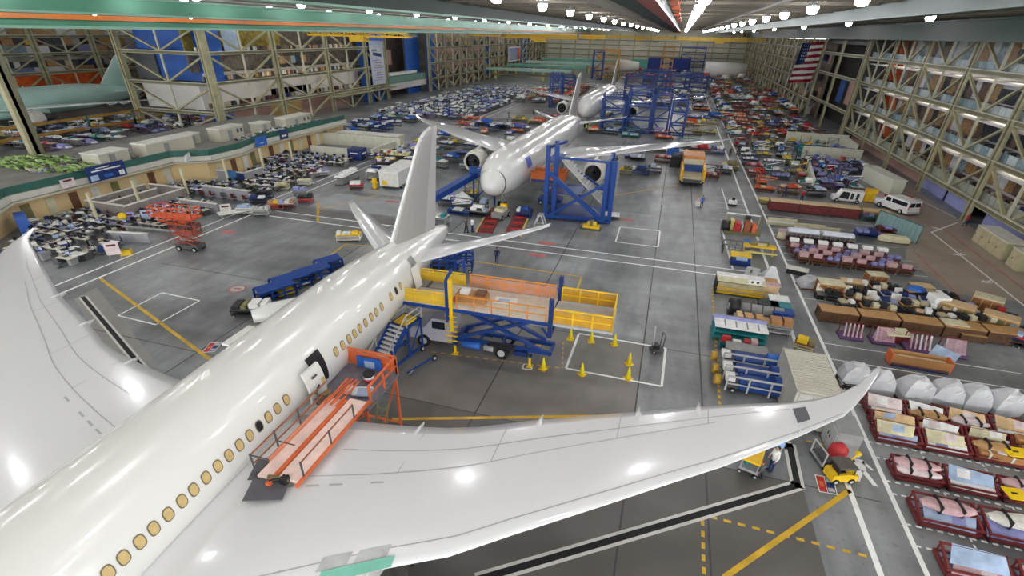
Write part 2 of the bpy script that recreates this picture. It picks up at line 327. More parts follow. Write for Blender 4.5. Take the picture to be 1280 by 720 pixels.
# ================================================================ side structures
stm = mat('steel_olive', 'a29d7c', .5, var=.2, scale=.5); std = mat('steel_dark', '6e6b54', .55, var=.2, scale=.5); stl = mat('steel_pale', 'c4c2aa', .5, var=.15, scale=.5)
wallb = mat('wall_lavender', 'a3a8e0', .6, var=.04, scale=.3); wallw = mat('panel_white', 'e2e2e6', .6, var=.06, scale=.3); wallp = mat('panel_pink', 'b58f84', .6, var=.1, scale=.3)
wally = mat('panel_warm', 'c9a56a', .6, var=.1, scale=.3); bluep = mat('panel_blue', '1a55a8', .5, var=.15, scale=.3)
def truss(name, fr, cols, zs, mats=(None,), zt=None, w=.75, z0=0, flip=0, diag=True, low=True):
    """a wall of columns at 'cols' along a line; fr(t, off) -> (x, y); belts at zs"""
    o = bpy.data.objects.new(name, None); COL.objects.link(o); o['kind'] = 'structure'
    zt = zt or max(zs)
    def P(t, z, off=0): x, y = fr(t, off); return (x, y, z)
    for t in cols:
        mb = MB(); mb.bar(P(t - w * .32, z0), P(t - w * .32, zt), w * .28, stm, w); mb.bar(P(t + w * .32, z0), P(t + w * .32, zt), w * .28, stm, w); mb.bar(P(t, z0), P(t, zt), w * .5, std, w * .25)
        obj('column', mb, o)
    for z in zs:
        mb = MB(); mb.bar(P(cols[0], z), P(cols[-1], z), w * .35, stm, .12); mb.bar(P(cols[0], z + .55), P(cols[-1], z + .55), w * .5, stl, .12); mb.bar(P(cols[0], z + .27), P(cols[-1], z + .27), w * .15, std, .5)
        obj('belt_beam', mb, o)
    if diag:
        zz = [z0] + list(zs) if low else list(zs)
        zz = zz + ([zt] if zt > zz[-1] + 1 else [])
        for i in range(len(cols) - 1):
            a, b = cols[i], cols[i + 1]; m = (a + b) / 2; mb = MB()
            for k in range(len(zz) - 1):
                lo, hi = zz[k] + .5 * (k > 0), zz[k + 1]
                if (k + flip) % 1 == 0:
                    mb.bar(P(a, hi, .15), P(m, lo, .15), w * .4, stm, w * .3); mb.bar(P(b, hi, .15), P(m, lo, .15), w * .4, stm, w * .3); mb.bar(P(m, lo, .1), P(m, hi, .1), w * .35, stl, w * .25)
            obj('brace', mb, o)
    return o
# east truss wall, nearest stretch
colsR = [31.2, 46.8, 62.4, 78, 93.6, 109.2, 124.8, 140]
tr = truss('wall_east', lambda t, off: (XR + off, t), colsR, (2.4, 7.3, 12.0, 16.8), zt=21.5, w=.85, low=False)
# decks, glass balustrades and rooms behind it
glm = mat('balustrade_glass', 'c2cccf', .15, var=.1, scale=.4); dk = mat('deck_grey', '8f9088', .6, var=.15)
def windowrow(parent, x, y0, y1, z0, z1, step, seed, mlist, dx=.12):
    r = random.Random(seed); y = y0; mb = MB()
    while y < y1:
        w = step * r.uniform(.7, 1.3); mb.box(x - dx, y + .06, z0, x, min(y + w, y1) - .06, z1, r.choice(mlist)); y += w
    return obj('window_strip', mb, parent)
gl2 = mat('office_dark', '3a4148', .25, var=.35, scale=2.5); gl3 = mat('office_warm', 'b08a5e', .4, var=.35, scale=2.5); gl4 = mat('office_pale', '8fa6b0', .25, var=.3, scale=2); gl5 = mat('office_brown', '6d5646', .4, var=.4, scale=3)
for k, z in enumerate((2.9, 7.8, 12.5, 17.3)):
    obj('deck', MB().box(XR + .6, 31, z - .3, 60, 140, z, dk), tr)
    if k == 0:
        mb = MB(); y = 31.5
        while y < 139: mb.box(XR + .7, y, z, XR + .85, y + 1.3, z + 1.1, mat('tile_sage', 'a0a294', .5, var=.15)); y += 1.4
        obj('balustrade', mb, tr)
    else:
        windowrow(tr, XR + .85, 31, 140, z, z + 1.0, 1.6, k, [glm, glm, gl4])
    obj('room_front', MB().box(XR + 4.2, 31, z, XR + 4.4, 140, z + 4.5, wallw if k != 1 else mat('panel_grey', 'c2bfba', .6)), tr)
    windowrow(tr, XR + 4.2, 31, 92, z + .9, z + 2.6, 1.5, 20 + k, [gl2, gl2, gl5, gl2, gl4, gl2] if k else [gl3, gl5, wallw, gl3])
    windowrow(tr, XR + 4.2, 92, 140, z + .3, z + 3.4, 2.2, 30 + k, [gl5, gl3, gl4, gl2, wallw])
    obj('ceiling_band', MB().box(XR + .9, 31, z + 3.4, XR + 4.2, 140, z + 3.6, wallw), tr)
obj('orange_stair', MB().bar((XR + 3, 122, 3), (XR + 3, 131, 21), 1.0, 'orange', .25).bar((XR + 3.2, 126, 3), (XR + 3.2, 135, 21), .6, 'deeporange', .2), tr)
for y0, y1 in ((31, 77), (80.5, 88), (89, 97)): obj('lower_panel', MB().box(XR + 1.6, y0, 0, XR + 1.8, y1, 2.5, wallb), tr)
obj('lower_panel', MB().box(XR + 2.2, 97, 0, XR + 2.4, 140, 2.5, wallp), tr)
# a recess with the flag, then the farther stretch
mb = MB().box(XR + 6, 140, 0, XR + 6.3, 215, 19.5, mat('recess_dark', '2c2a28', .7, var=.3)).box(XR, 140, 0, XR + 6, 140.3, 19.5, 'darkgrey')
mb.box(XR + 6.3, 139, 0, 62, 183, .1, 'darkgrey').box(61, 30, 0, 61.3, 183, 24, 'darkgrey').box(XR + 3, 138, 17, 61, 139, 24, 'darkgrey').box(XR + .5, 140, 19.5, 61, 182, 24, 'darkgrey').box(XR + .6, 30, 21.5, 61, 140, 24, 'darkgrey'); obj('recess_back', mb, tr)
truss('wall_east', lambda t, off: (XR - .4 + off, t), [140, 160, 180], (5.5, 12.2, 17.0), zt=20.5, w=1.1, diag=False)
mb = MB().box(XR + 3, 142, 6.2, XR + 3.2, 158, 11.8, wallp).box(XR + 2.2, 159, 6.2, XR + 2.5, 163, 11.8, bluep); obj('upper_panel', mb, tr)
t2 = truss('wall_east', lambda t, off: (XR - .4 + off, t), [180 + 16.6 * k for k in range(13)], (4.2, 9.0, 13.6, 17.6), zt=20.5, w=1.2)
obj('back_panel', MB().box(XR + 2.5, 180, 0, XR + 3, 379, 20.5, mat('panel_taupe', '7d7266', .7, var=.3, scale=.4)), t2)
for k, z in enumerate((.3, 5, 9.6, 14.2)): windowrow(t2, XR + 2.5, 181, 378, z, z + 3, 2.6, 50 + k, [gl5, gl2, gl3, wallp, gl5, gl4, 'olive', 'purple'])
# west truss wall
colsW = [91, 111, 131.5, 151, 163]
tw = truss('wall_west', lambda t, off: (XL - off, t), colsW, (4.4, 9.6, 15.2), zt=20.3, w=1.15)
twf = truss('wall_west', lambda t, off: (t, 90.6 + off), [-114.5, -92.2], (3.8, 9.4, 15.2), zt=20.3, w=1.1)
tw2 = truss('wall_west', lambda t, off: (XL + 2 - off, t), [192 + 15.5 * k for k in range(13)], (4.0, 9.2, 14.4), zt=19.8, w=1.2)
def panels(parent, L):
    for (a, b, z0, z1, x, m) in L: obj('wall_panel', MB().box(x - .3, a, z0, x, b, z1, m), parent)
wg = mat('panel_lightgrey', 'cfcbc6', .6, var=.08, scale=.2)
panels(tw, [(91, 112, 0, 3.2, XL - 5, wallp), (112, 124, 0, 4.2, XL - 5, wally), (124, 147, 0, 4.4, XL - 5, wallp), (91, 152, 4.6, 9.2, XL - 4, wg), (93, 151, 10, 11.6, XL - 4, wg),
   (91, 120, 11.8, 15, XL - 5, mat('room_dim', '6d665c', .7, var=.4, scale=1)), (120, 151, 11.8, 19.8, XL - 5, mat('room_dim2', '57504a', .7, var=.5, scale=1)), (91, 120, 15.5, 20, XL - 5, mat('room_yellow', '8a7a2c', .6, var=.5, scale=1)),
   (92, 98, 15.4, 20.1, XL - 2.4, bluep), (99, 103, 15.4, 20.1, XL - 2.4, 'paleblue')])
for k, z in enumerate((5.4, 12.4)): windowrow(tw, XL - 4, 112, 128, z, z + 1.7, 2.4, 60 + k, [gl3, gl2, gl5, gl4])
obj('blue_tower', MB().box(XL - 2.8, 151.5, 0, XL - .9, 162, 19.6, bluep), tw); obj('blue_tower', MB().box(XL - 2.8, 155, 0, XL - .6, 158, 6, 'navy'), tw)
obj('walkway', MB().box(XL - 1, 131, 3.6, XL + 2.2, 165, 3.95, stm).box(XL + 2.1, 131, 4.6, XL + 2.25, 165, 4.7, stl), tw)
# blue shaft beside the corner
obj('blue_shaft', MB().box(-112.5, 93.5, 10, -93.5, 96, 20.3, bluep), twf); obj('blue_shaft', MB().box(-100.5, 93.5, 0, -93, 95.5, 3.5, bluep), twf)
obj('grey_band', MB().box(-114, 93.2, 4.3, -93, 93.5, 9, wg), twf); obj('dark_band', MB().box(-114, 93, 9.4, -108, 93.4, 15, 'darkgrey'), twf)
# recess between 163 and 192 with mint balustrade
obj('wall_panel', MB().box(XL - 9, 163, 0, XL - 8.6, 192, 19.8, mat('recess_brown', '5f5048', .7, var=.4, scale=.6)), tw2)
obj('mint_balcony', MB().box(XL - 3, 163.5, 4.6, XL + .6, 191.5, 6.6, mat('mint_rail', '6f9484', .5)).box(XL - 2.6, 166, 6.8, XL - .4, 186, 7.6, 'white').box(XL - 3, 163.5, 2.6, XL + .7, 191.5, 4.5, wg), tw2)
panels(tw2, [(163, 178, 9.6, 14.2, XL - 6, wallp), (181, 192, 0, 19.8, XL - 2, bluep), (192, 199, 0, 19, XL + 1, bluep)])
panels(tw2, [(199, 262, 4.6, 9.0, XL - 1, wallp), (199, 262, 9.6, 14.2, XL - 1, mat('panel_rose', 'c39c94', .6)), (199, 262, 14.8, 19.4, XL - 2, gl3), (199, 262, 0, 4, XL - 2, gl5),
   (262, 272, 0, 19.8, XL - 1, bluep), (272, 320, 0, 9, XL - 1, wally), (272, 320, 9, 19.5, XL - 1, wallp), (320, 340, 0, 19.8, XL + .6, bluep), (340, 379, 0, 19.5, XL - 1, gl5)])
for k, z in enumerate((5.2, 10.4, 15.2)): windowrow(tw2, XL - .8, 204, 258, z, z + 2.4, 4, 70 + k, [gl5, wallp, wallp, gl2, wallp, gl3])
# far wall: ribbed cladding
fwm = mat('cladding', 'c0bca8', .6, var=.08, scale=.2)
fwl = obj('wall_north', MB().box(-330, YF, 0, 62, YF + .4, ZC, fwm), kind='structure')
for z in (4.5, 8.2, 11.4, 14.2, 17, 19.4): obj('girt', MB().box(XL, YF - .5, z, XR, YF, z + .35, std), fwl)
for k in range(14): obj('wall_column', MB().box(XL + 3 + k * 9.8, YF - .8, 0, XL + 3.8 + k * 9.8, YF, 21, stm), fwl)
for (a, b, z0, z1, m) in ((855 - 142, 0, 0, 0, None),):
    pass
def onfar(px0, py0, px1, py1, m, name='hangar_door', d=1.0):
    x0, z1 = GY(px0, py0, YF - d); x1, z0 = GY(px1, py1, YF - d); return obj(name, MB().box(x0, YF - d, max(z0, 0), x1, YF - d + .6, z1, m), fwl)
onfar(791, 74, 809, 92, mat('mint_door', '5fa79a', .5)); onfar(811, 72, 827, 92, mat('navy_door', '0e3390', .5, var=.1)); onfar(838, 73, 861, 93, mat('navy_door', '0e3390'))
onfar(640, 52, 655, 90, bluep)
# the neighbouring hall seen through the west opening
wn = truss('wall_west', lambda t, off: (-158 - off, t), [58 + 15 * k for k in range(18)], (3.6, 8.6, 12.9, 16.9), zt=20.4, w=1.0)
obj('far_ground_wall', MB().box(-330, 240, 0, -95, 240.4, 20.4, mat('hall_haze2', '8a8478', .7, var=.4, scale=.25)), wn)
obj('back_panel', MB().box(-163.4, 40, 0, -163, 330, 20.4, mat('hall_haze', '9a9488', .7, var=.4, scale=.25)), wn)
for k, z in enumerate((1, 7.2, 12, 16.4)):
    r = random.Random(80 + k); mb = MB(); x = 45
    while x < 320:
        ww = r.uniform(3, 8); mb.box(-163, x, z + .4, -162.7, x + ww, z + 2.8, r.choice([gl3, gl4, wallw, gl2, 'lavender', gl3, 'ply', gl5])); x += ww + .3
    obj('window_strip', mb, wn)
obj('orange_panel', MB().box(-160.6, 88, 4.6, -160.2, 126, 8.2, mat('orange_screen', 'f06420', .5, var=.35, scale=.5)), wn)

# added fill strips that brighten the dim decks and galleries, not fixtures of the hall
sl = mat('fill_strip_glow', 'ffffff', emit='fff2dc', es=4, var=0)
for z in (7.3, 12.0, 16.7, 21.3):
    for y in range(34, 138, 8): obj('added_fill_strip', MB().box(XR + 2.2, y, z - .12, XR + 2.5, y + 4.5, z - .02, sl), tr)
for z in (9.98, 15.58, 20.2):
    for y in range(94, 150, 8): obj('added_fill_strip', MB().box(XL - 2.2, y, z - .12, XL - 1.9, y + 4.5, z - .02, sl), tw)
mix = [gl2, gl5, gl3, 'darkgrey', 'brown', 'lightgrey', 'cream', 'navy', 'black', 'tan', 'offwhite', 'maroon', 'grey', gl2, 'darkgrey']
for k, z in enumerate((2.9, 7.8, 12.5, 17.3)):
    windowrow(tr, XR + 3.4, 31, 139, z + .02, z + .75, .7, 120 + k, mix, .9); windowrow(tr, XR + 4.15, 31, 139, z + .8, z + 1.7, .9, 130 + k, mix, .05)
for k, z in enumerate((4.9, 10.1, 15.6)):
    windowrow(tw, XL - 3.2, 92, 150, z, z + .9, .8, 140 + k, mix, .6)
for k, z in enumerate((.2, 4.6, 9.8, 15)):
    windowrow(tw2, XL - .2, 200, 376, z, z + 1.5, 1.5, 150 + k, mix, .8); windowrow(t2, XR + 1.9, 184, 376, z, z + 2.2, 1.6, 160 + k, mix, .8); windowrow(wn, -162, 50, 320, z + .2, z + 1.6, 2.2, 170 + k, mix + ['yellow', 'teal'], .9)
# ================================================================ airliners
skin = mat('aircraft_white', 'dfdfdb', .22, var=.015, scale=.15, coat=.6); wingm = mat('wing_white', 'dadbdc', .18, var=.015, scale=.1, coat=.7)
finm = mat('fin_grey', 'a3a09d', .4, var=.03, scale=.2); finl = mat('fin_light', 'b9b7b4', .4, var=.02); panl = mat('panel_line', 'a9a9aa', .5, var=0); film = mat('window_film', 'c6ac74', .45, var=.1, scale=4)
wfr = mat('window_frame', '77705c', .5, var=0); primer = mat('primer_green', '6fae9b', .45, var=.1); darkp = mat('grey_patch', '56565c', .6, var=.1)
LE = [(0, 2.6), (2.3, 4.0), (9.9, 8.52), (12.4, 9.75), (14.3, 11.1), (17.6, 13.36), (19.9, 14.97), (21.8, 16.26), (23.8, 17.8), (25.2, 18.9), (27.4, 20.75), (28.5, 22.2), (29.6, 24.0), (30.2, 25.1)]
TE = [(0, 15.0), (2.3, 15.0), (5.7, 15.2), (9.3, 15.6), (11.4, 16.2), (14.2, 17.4), (18.5, 19.0), (21.1, 19.95), (23.4, 20.7), (25.7, 21.35), (27.3, 22.2), (28.6, 23.3), (29.6, 24.6), (30.2, 25.4)]
LEL = [p for p in LE if p[0] < 25] + [(27.06, 21.0), (28.3, 22.7), (29.3, 24.3), (29.9, 25.3), (30.2, 25.9)]; TEL = [p for p in TE if p[0] < 19] + [(21.1, 20.4), (23.4, 21.5), (26.4, 23.1), (28.2, 24.0), (29.3, 25.1), (29.9, 25.8), (30.2, 26.1)]
SLE = [(0, 28.6), (2.2, 31.6), (5.5, 35.2), (8.5, 38.6), (9.9, 40.4)]; STE = [(0, 33.9), (3, 35.9), (5, 37.3), (8.5, 40.2), (9.9, 41.5)]
def lerp(T, s):
    for (a, b), (c, d) in zip(T, T[1:]):
        if s <= c: return b + (d - b) * (s - a) / (c - a)
    return T[-1][1]
def foil(t): return 2.598 * sqrt(max(t, 0)) * (1 - t)
FUS0 = [(-13.9, .12, 4.2), (-13.7, .5, 4.2), (-13.2, .95, 4.25), (-12.2, 1.45, 4.4), (-10.8, 1.95, 4.6), (-9, 2.3, 4.75), (-7, 2.46, 4.83), (-5, 2.5, 4.85), (0, 2.5, 4.85), (5, 2.5, 4.85), (10, 2.5, 4.85), (15, 2.5, 4.85), (20, 2.5, 4.85), (24, 2.47, 4.85),
       (27, 2.3, 4.83), (30, 2.02, 4.82), (33, 1.68, 4.8), (36, 1.28, 4.72), (38.2, .92, 4.66), (39.8, .6, 4.6), (40.5, .36, 4.6)]
def make_plane(name, label, x0, dy, slope, near, group):
    FUS = [(y, r * (1 if near else 1.14), zc) for y, r, zc in FUS0]
    root = bpy.data.objects.new(name, None); COL.objects.link(root); root.location = (x0, dy, 0)
    tag(root, label, 'airliner', group)
    cx = lambda y: slope * y
    NS = 40
    def ring(y, r, zc, sq=1.0): return [(cx(y) + r * sin(2 * pi * k / NS), y, zc + r * sq * cos(2 * pi * k / NS)) for k in range(NS)]
    fus = MB().rings([ring(*f) for f in FUS], skin)
    f = obj('fuselage', fus, root)
    # belly fairing
    b = MB().rings([[(cx(y) + w * sin(2 * pi * k / 24), y, 2.9 + h * cos(2 * pi * k / 24)) for k in range(24)] for y, w, h in ((-1, .6, .3), (1, 2.2, .9), (4, 2.9, 1.25), (10, 3.0, 1.3), (15, 2.8, 1.2), (18, 2.0, .9), (20, .5, .3))], skin); obj('belly_fairing', b, root)
    def wz(s): return 4.05 + .072 * max(s - 2.5, 0) - .25 * max(0, 1 - s / 2.5)
    def wpt(side, s, t, up=1, off=0):
        a, c = (lerp(LE, s), lerp(TE, s)) if side > 0 or not near else (lerp(LEL, s), lerp(TEL, s)); ch = c - a; y = a + ch * t; th = (.085 if s > 3 else .07) * ch * .5 * max(.5, 1 - s / 60)
        z = wz(s) - .02 * ch * (1 - t) + up * th * foil(t) * (1 if up > 0 else .8) + off
        return (cx(y) + side * s, y, z)
    ts = [0, .01, .04, .1, .2, .35, .5, .65, .8, .92, 1.0]; ss = [0, 1.2, 2.3, 4, 6, 8, 9.9, 11.4, 12.4, 14.3, 16, 17.6, 18.7, 19.9, 21.8, 23.8, 25.2, 26.4, 27.4, 28.1, 28.8, 29.4, 29.9, 30.2]
    for side in (-1, 1):
        rs = []
        for s in ss: rs.append([wpt(side, s, t) for t in ts] + [wpt(side, s, t, -1) for t in ts[-2:0:-1]])
        if side < 0: rs = [r[::-1] for r in rs]
        wob = obj('wing', MB().rings(rs, wingm), root)
        for s in (8.7, 14.1, 18.5, 21.2):
            y = lerp(TE, s); z = wz(s) - .12; x = cx(y) + side * s
            mb = MB().rings([[(x + w * sin(2 * pi * k / 8), yy, z + zz + h * cos(2 * pi * k / 8)) for k in range(8)] for yy, w, h, zz in ((y - 2.6, .05, .05, -.1), (y - 1.8, .3, .34, -.22), (y - .3, .26, .3, -.1), (y + .42, .03, .04, .05))], wingm)
            obj('flap_fairing', mb, wob)
        if near:
            mb = MB()
            def strip(pts, w=.022, m=panl):   # pts (s, t)
                P = [V3(wpt(side, s, t, 1, .012)) for s, t in pts]
                for a, b in zip(P, P[1:]):
                    d = (b - a).normalized(); n = V3((-d.y, d.x, 0)) * w; mb.add([a - n, b - n, b + n, a + n], [(0, 1, 2, 3)], m)
            strip([(s, .085 + .0015 * s) for s in ss if 3.5 < s < 28]); strip([(s, .60 + (.006 * (s - 9) if s > 9 else 0)) for s in ss if 3.9 < s < 23]); strip([(s, .78) for s in ss if 5 < s < 26])
            for s in (9.0, 12.6, 17.6, 21.5): strip([(s, .6 + (.006 * (s - 9) if s > 9 else 0)), (s + .1, .97)])
            for s in (7, 9.5, 14.3, 20, 25.2): strip([(s, .0), (s, .09 + .0015 * s)], .02)
            for s in (4.9, 5.7, 6.6, 8.2): strip([(s, .54), (s + .5, .54)], .05)
            obj('panel_line', mb, wob)
            def patch(s0, s1, t0, t1, m, off=.02): mb2.add([wpt(side, s0, t0, 1, off), wpt(side, s1, t0, 1, off), wpt(side, s1, t1, 1, off), wpt(side, s0, t1, 1, off)], [(0, 1, 2, 3)], m)
            if side > 0:
                mb2 = MB(); patch(25.3, 25.9, .32, .78, darkp); obj('dark_hatch', mb2, wob)
                mb2 = MB(); patch(8.4, 10.6, .0, .05, primer, .05); patch(8.2, 9.1, .055, .12, 'lightgrey'); patch(9.3, 10.3, .055, .12, 'lightgrey'); obj('slat_opening', mb2, wob)
        # tailplane
        def spt(s, t, up, off=0):
            a, c = lerp(SLE, s), lerp(STE, s); ch = c - a; y = a + ch * t
            return (cx(y) + side * s, y, 5.15 + .085 * s + up * .05 * ch * foil(t) * .9 + off)
        tt = [0, .05, .2, .45, .7, 1.0]; rs = [[spt(s, t, 1) for t in tt] + [spt(s, t, -1) for t in tt[-2:0:-1]] for s in (0, 1.2, 2.2, 4, 5.5, 7, 8.5, 9.4, 9.9)]
        if side < 0: rs = [r[::-1] for r in rs]
        obj('tailplane', MB().rings(rs, wingm), root)
        # engine
        y0, ex, ez = 4.6, 9.6, 2.55
        cxx = cx(y0) + side * ex
        def er(prof, m, mb, cap=False): mb.rings([[(cxx + r * sin(2 * pi * k / 28), y0 + y, ez + r * cos(2 * pi * k / 28)) for k in range(28)] for y, r in prof], m, True, cap); return mb
        e = obj('engine', er([(.25, 1.2), (.02, 1.3), (-.02, 1.38), (.1, 1.5), (.8, 1.66), (2.2, 1.68), (3.4, 1.5)], M('offwhite'), MB()), root)
        obj('inlet', er([(.25, 1.2), (1.2, 1.22), (1.25, .25), (.9, .2), (.6, .04)], mat('inlet_dark', '1e2024', .4, metal=.4, var=.3, scale=3), MB()), e)
        mbf = MB()
        for k in range(18):
            a = 2 * pi * k / 18; mbf.add([(cxx + .25 * sin(a), y0 + 1.15, ez + .25 * cos(a)), (cxx + 1.2 * sin(a + .1), y0 + 1.0, ez + 1.2 * cos(a + .1)), (cxx + 1.2 * sin(a + .3), y0 + 1.2, ez + 1.2 * cos(a + .3)), (cxx + .25 * sin(a + .25), y0 + 1.22, ez + .25 * cos(a + .25))], [(0, 1, 2, 3)], 'darkgrey')
        obj('fan', mbf, e)
        obj('core', er([(3.0, 1.25), (3.9, 1.05), (5.2, .8), (6.2, .5), (6.9, .12)], mat('core_metal', '6b6a66', .4, metal=.6, var=.3, scale=2), MB(), True), e)
        obj('pylon', MB().slabx([(y0 + 1.6, ez + 1.5), (y0 + 3.2, ez + 1.2), (y0 + 5.5, ez + .7), (10, 4.0), (8.7, 4.45), (7.2, 4.35)], cxx - .2, cxx + .2, skin), e)
    # fin: slim symmetric section in the centre plane
    def fz(z):   # leading and trailing edge at height z
        for (a, l0, t0), (c, l1, t1) in zip(FN, FN[1:]):
            if z <= c: k = (z - a) / (c - a); return l0 + (l1 - l0) * k, t0 + (t1 - t0) * k
        return FN[-1][1:]
    FN = [(5.2, 28.6, 37.4), (6.7, 30.0, 37.9), (9, 32.2, 38.4), (11.1, 34.3, 38.9), (12.6, 35.7, 39.3), (13.2, 36.5, 39.5), (13.55, 37.4, 39.65), (13.75, 38.5, 39.75)]
    tt = [0, .04, .15, .35, .68, 1.0]
    rs = []; rs2 = []
    for z, l, t in FN:
        ch = t - l; rs.append([(cx(l) + .045 * ch * foil(q), l + ch * q, z) for q in tt[:5]] + [(cx(l) - .045 * ch * foil(q), l + ch * q, z) for q in tt[4:0:-1]])
        w = .045 * ch * foil(.7); rs2.append([(cx(l) + w, l + ch * .7, z), (cx(l) + .02, t, z), (cx(l) - .02, t, z), (cx(l) - w, l + ch * .7, z)])
    fin = obj('fin', MB().rings([r[::-1] for r in rs], finm, False), root); obj('rudder', MB().rings([r[::-1] for r in rs2], finl, False), fin)
    mb = MB(); 
    for (z, l, t), (z2, l2, t2) in zip(FN[1:], FN[2:]): mb.bar((cx(l), l - .03, z), (cx(l2), l2 - .03, z2), .16, 'white')
    obj('leading_edge', mb, fin)
    obj('dorsal_fillet', MB().add([(cx(27) , 26.4, 7.1), (cx(29) + .28, 31, 6.55), (cx(29) - .28, 31, 6.55), (cx(29), 30.3, 7.1)], [(0, 1, 3), (0, 3, 2), (1, 2, 3), (0, 2, 1)], skin), fin)
    obj('tail_cone', MB().tube((cx(40.4), 40.3, 4.6), (cx(41), 40.9, 4.62), .34, 'darkgrey', 12, .2), root)
    # landing gear
    for (gx, gy, n) in ((-3.3, 12.5, 4), (3.3, 12.5, 4), (0, -8.5, 2)):
        mb = MB().tube((gx, gy, .5), (gx, gy, 3.4), .16, 'steel')
        for q in ((-.6, .6) if n == 4 else (0,)):
            for sd in (-.38, .38): mb.wheel(gx + sd + cx(gy), gy + q, .5, .5, .3, 'x')
        obj('landing_gear', mb, root)
    # small blade antennas on the crown
    ad = 0 if near else .34
    for y in (3, 12.5, 21): obj('antenna', MB().slabx([(y, 7.3 + ad), (y + .5, 7.3 + ad), (y + .55, 7.62 + ad), (y + .3, 7.62 + ad)], cx(y) - .03, cx(y) + .03, skin), root)
    def surf(y, z, off=0):
        r, zc = lerp([(a, b) for a, b, c in FUS], y), lerp([(a, c) for a, b, c in FUS], y); u = max(-1, min(1, (z - zc) / r)); return (cx(y) + (r + off) * sqrt(1 - u * u), y, zc + (r + off) * u)
    def patchf(y0, y1, z0, z1, m, off=.02, n=4, rnd=0, mb=None):
        mb = mb or MB(); vs = []
        ym, zm = (y0 + y1) / 2, (z0 + z1) / 2
        if rnd:
            N = 16
            for k in range(N):
                a = 2 * pi * k / N; cc, s_ = cos(a), sin(a); g = (abs(cc) ** 3 + abs(s_) ** 3) ** (-1 / 3)
                vs.append(surf(ym + (y1 - y0) / 2 * cc * g, zm + (z1 - z0) / 2 * s_ * g, off))
            mb.add(vs, [list(range(N))], m)
        else:
            for j in range(n + 1):
                z = z0 + (z1 - z0) * j / n; vs += [surf(y0, z, off), surf(y1, z, off)]
            mb.add(vs, [(2 * j, 2 * j + 1, 2 * j + 3, 2 * j + 2) for j in range(n)], m)
        return mb
    return root, f, surf, patchf, cx
P1, f1, surf, patchf, cx1 = make_plane('airliner', 'large unmarked white airliner filling the lower left, its long right wing sweeping across the floor', -16.97, 0, -.0348, True, None)
# cabin windows at the photographed pitch
def ywin(px, py):
    best = None
    for k in range(600):
        y = -6 + k * .06; p = surf(y, 5.42); d = V3((p[0] - 16.97, p[1], p[2] - H)); q = 640 + FPX * d.dot(RT) / d.dot(FW)
        if best is None or abs(q - px) < best[0]: best = (abs(q - px), y)
    return best[1]
wins = [(135, 715), (155, 696), (175, 678), (193, 661), (210, 644), (227, 629), (243, 614), (258, 600), (272, 586), (286, 573), (299, 561), (312, 548), (324, 536), (336, 525), (347, 514), (358, 505),
        (420, 444), (428, 436), (436, 430), (443, 423), (450, 417), (457, 410), (464, 404), (470, 398), (477, 391), (489, 380), (495, 374), (501, 368)]
ylist = [ywin(*w_) for w_ in wins]; p0 = (ylist[11] - ylist[0]) / 11
ylist = [ylist[0] - p0 * k for k in range(9, 0, -1)] + ylist
for i, y in enumerate(ylist):
    dark = (i - 9) in (12, 26)
    w_ = obj('window', patchf(y - .2, y + .2, 5.42 - .27, 5.42 + .27, wfr, .012, rnd=1), f1)
    obj('pane', patchf(y - .155, y + .155, 5.42 - .22, 5.42 + .22, 'black' if dark else film, .022, rnd=1), w_)
# doorways with their doors swung out
def plane_pt(px, py, off): 
    y, z = GX(px, py, off); return y, z
yd = ywin(392, 470)
obj('doorway', patchf(yd - .1, yd + 1.0, 4.5, 6.2, mat('doorway_dark', '17121a', .6, var=.3, scale=3), .03, 8), P1)
d = MB()
for k in range(6):
    a0, a1 = 4.15 + 1.75 * k / 6, 4.15 + 1.75 * (k + 1) / 6; A0, A1 = surf(yd - .2, a0, .45), surf(yd - .2, a1, .45); y0, y1 = yd - 1.05, yd + .15
    d.add([(A0[0], y0, A0[2]), (A0[0], y1, A0[2]), (A1[0], y1, A1[2]), (A1[0], y0, A1[2]), (A0[0] - .12, y0, A0[2]), (A0[0] - .12, y1, A0[2]), (A1[0] - .12, y1, A1[2]), (A1[0] - .12, y0, A1[2])],
          [(0, 1, 2, 3), (7, 6, 5, 4), (0, 3, 7, 4), (1, 5, 6, 2)] + ([(3, 2, 6, 7)] if k == 5 else []), skin)
dd = obj('door', d, P1); q0 = surf(yd - .4, 5.3, .47); obj('pane', MB().add([(q0[0] + .02, yd - .15, 4.95), (q0[0] + .02, yd + .1, 4.95), (q0[0], yd + .1, 5.3), (q0[0], yd - .15, 5.3)], [(0, 1, 2, 3)], film), dd)
obj('handle', MB().box(q0[0] - .02, yd - .75, 5.7, q0[0] + .05, yd - .4, 5.78, 'darkgrey'), dd)
y2 = ywin(520, 352); obj('doorway', patchf(y2 - .5, y2 + .35, 5.15, 6.2, M('grey'), .03, 6), P1)
d = MB(); A0, A1 = surf(y2 - .5, 4.2, .5), surf(y2 - .5, 5.8, .35); d.add([(A0[0], y2 - 1.0, 4.2), (A0[0], y2 - .1, 4.2), (A1[0], y2 - .1, 5.8), (A1[0], y2 - 1.0, 5.8), (A0[0] - .1, y2 - 1.0, 4.2), (A0[0] - .1, y2 - .1, 4.2), (A1[0] - .1, y2 - .1, 5.8), (A1[0] - .1, y2 - 1, 5.8)], [(0, 1, 2, 3), (7, 6, 5, 4), (0, 3, 7, 4), (1, 5, 6, 2), (3, 2, 6, 7), (0, 4, 5, 1)], skin); obj('door', d, P1)
obj('crown_hatch', MB().box(cx1(16) - 1.6, 15.4, 7.0, cx1(16) - 1.2, 17.2, 7.12, skin), P1)
P2_, f2, s2, pf2, cx2 = make_plane('airliner', 'white airliner with a blue square mark, standing nose first behind the near tail fin', -19.3, 70.3, 0, False, None)
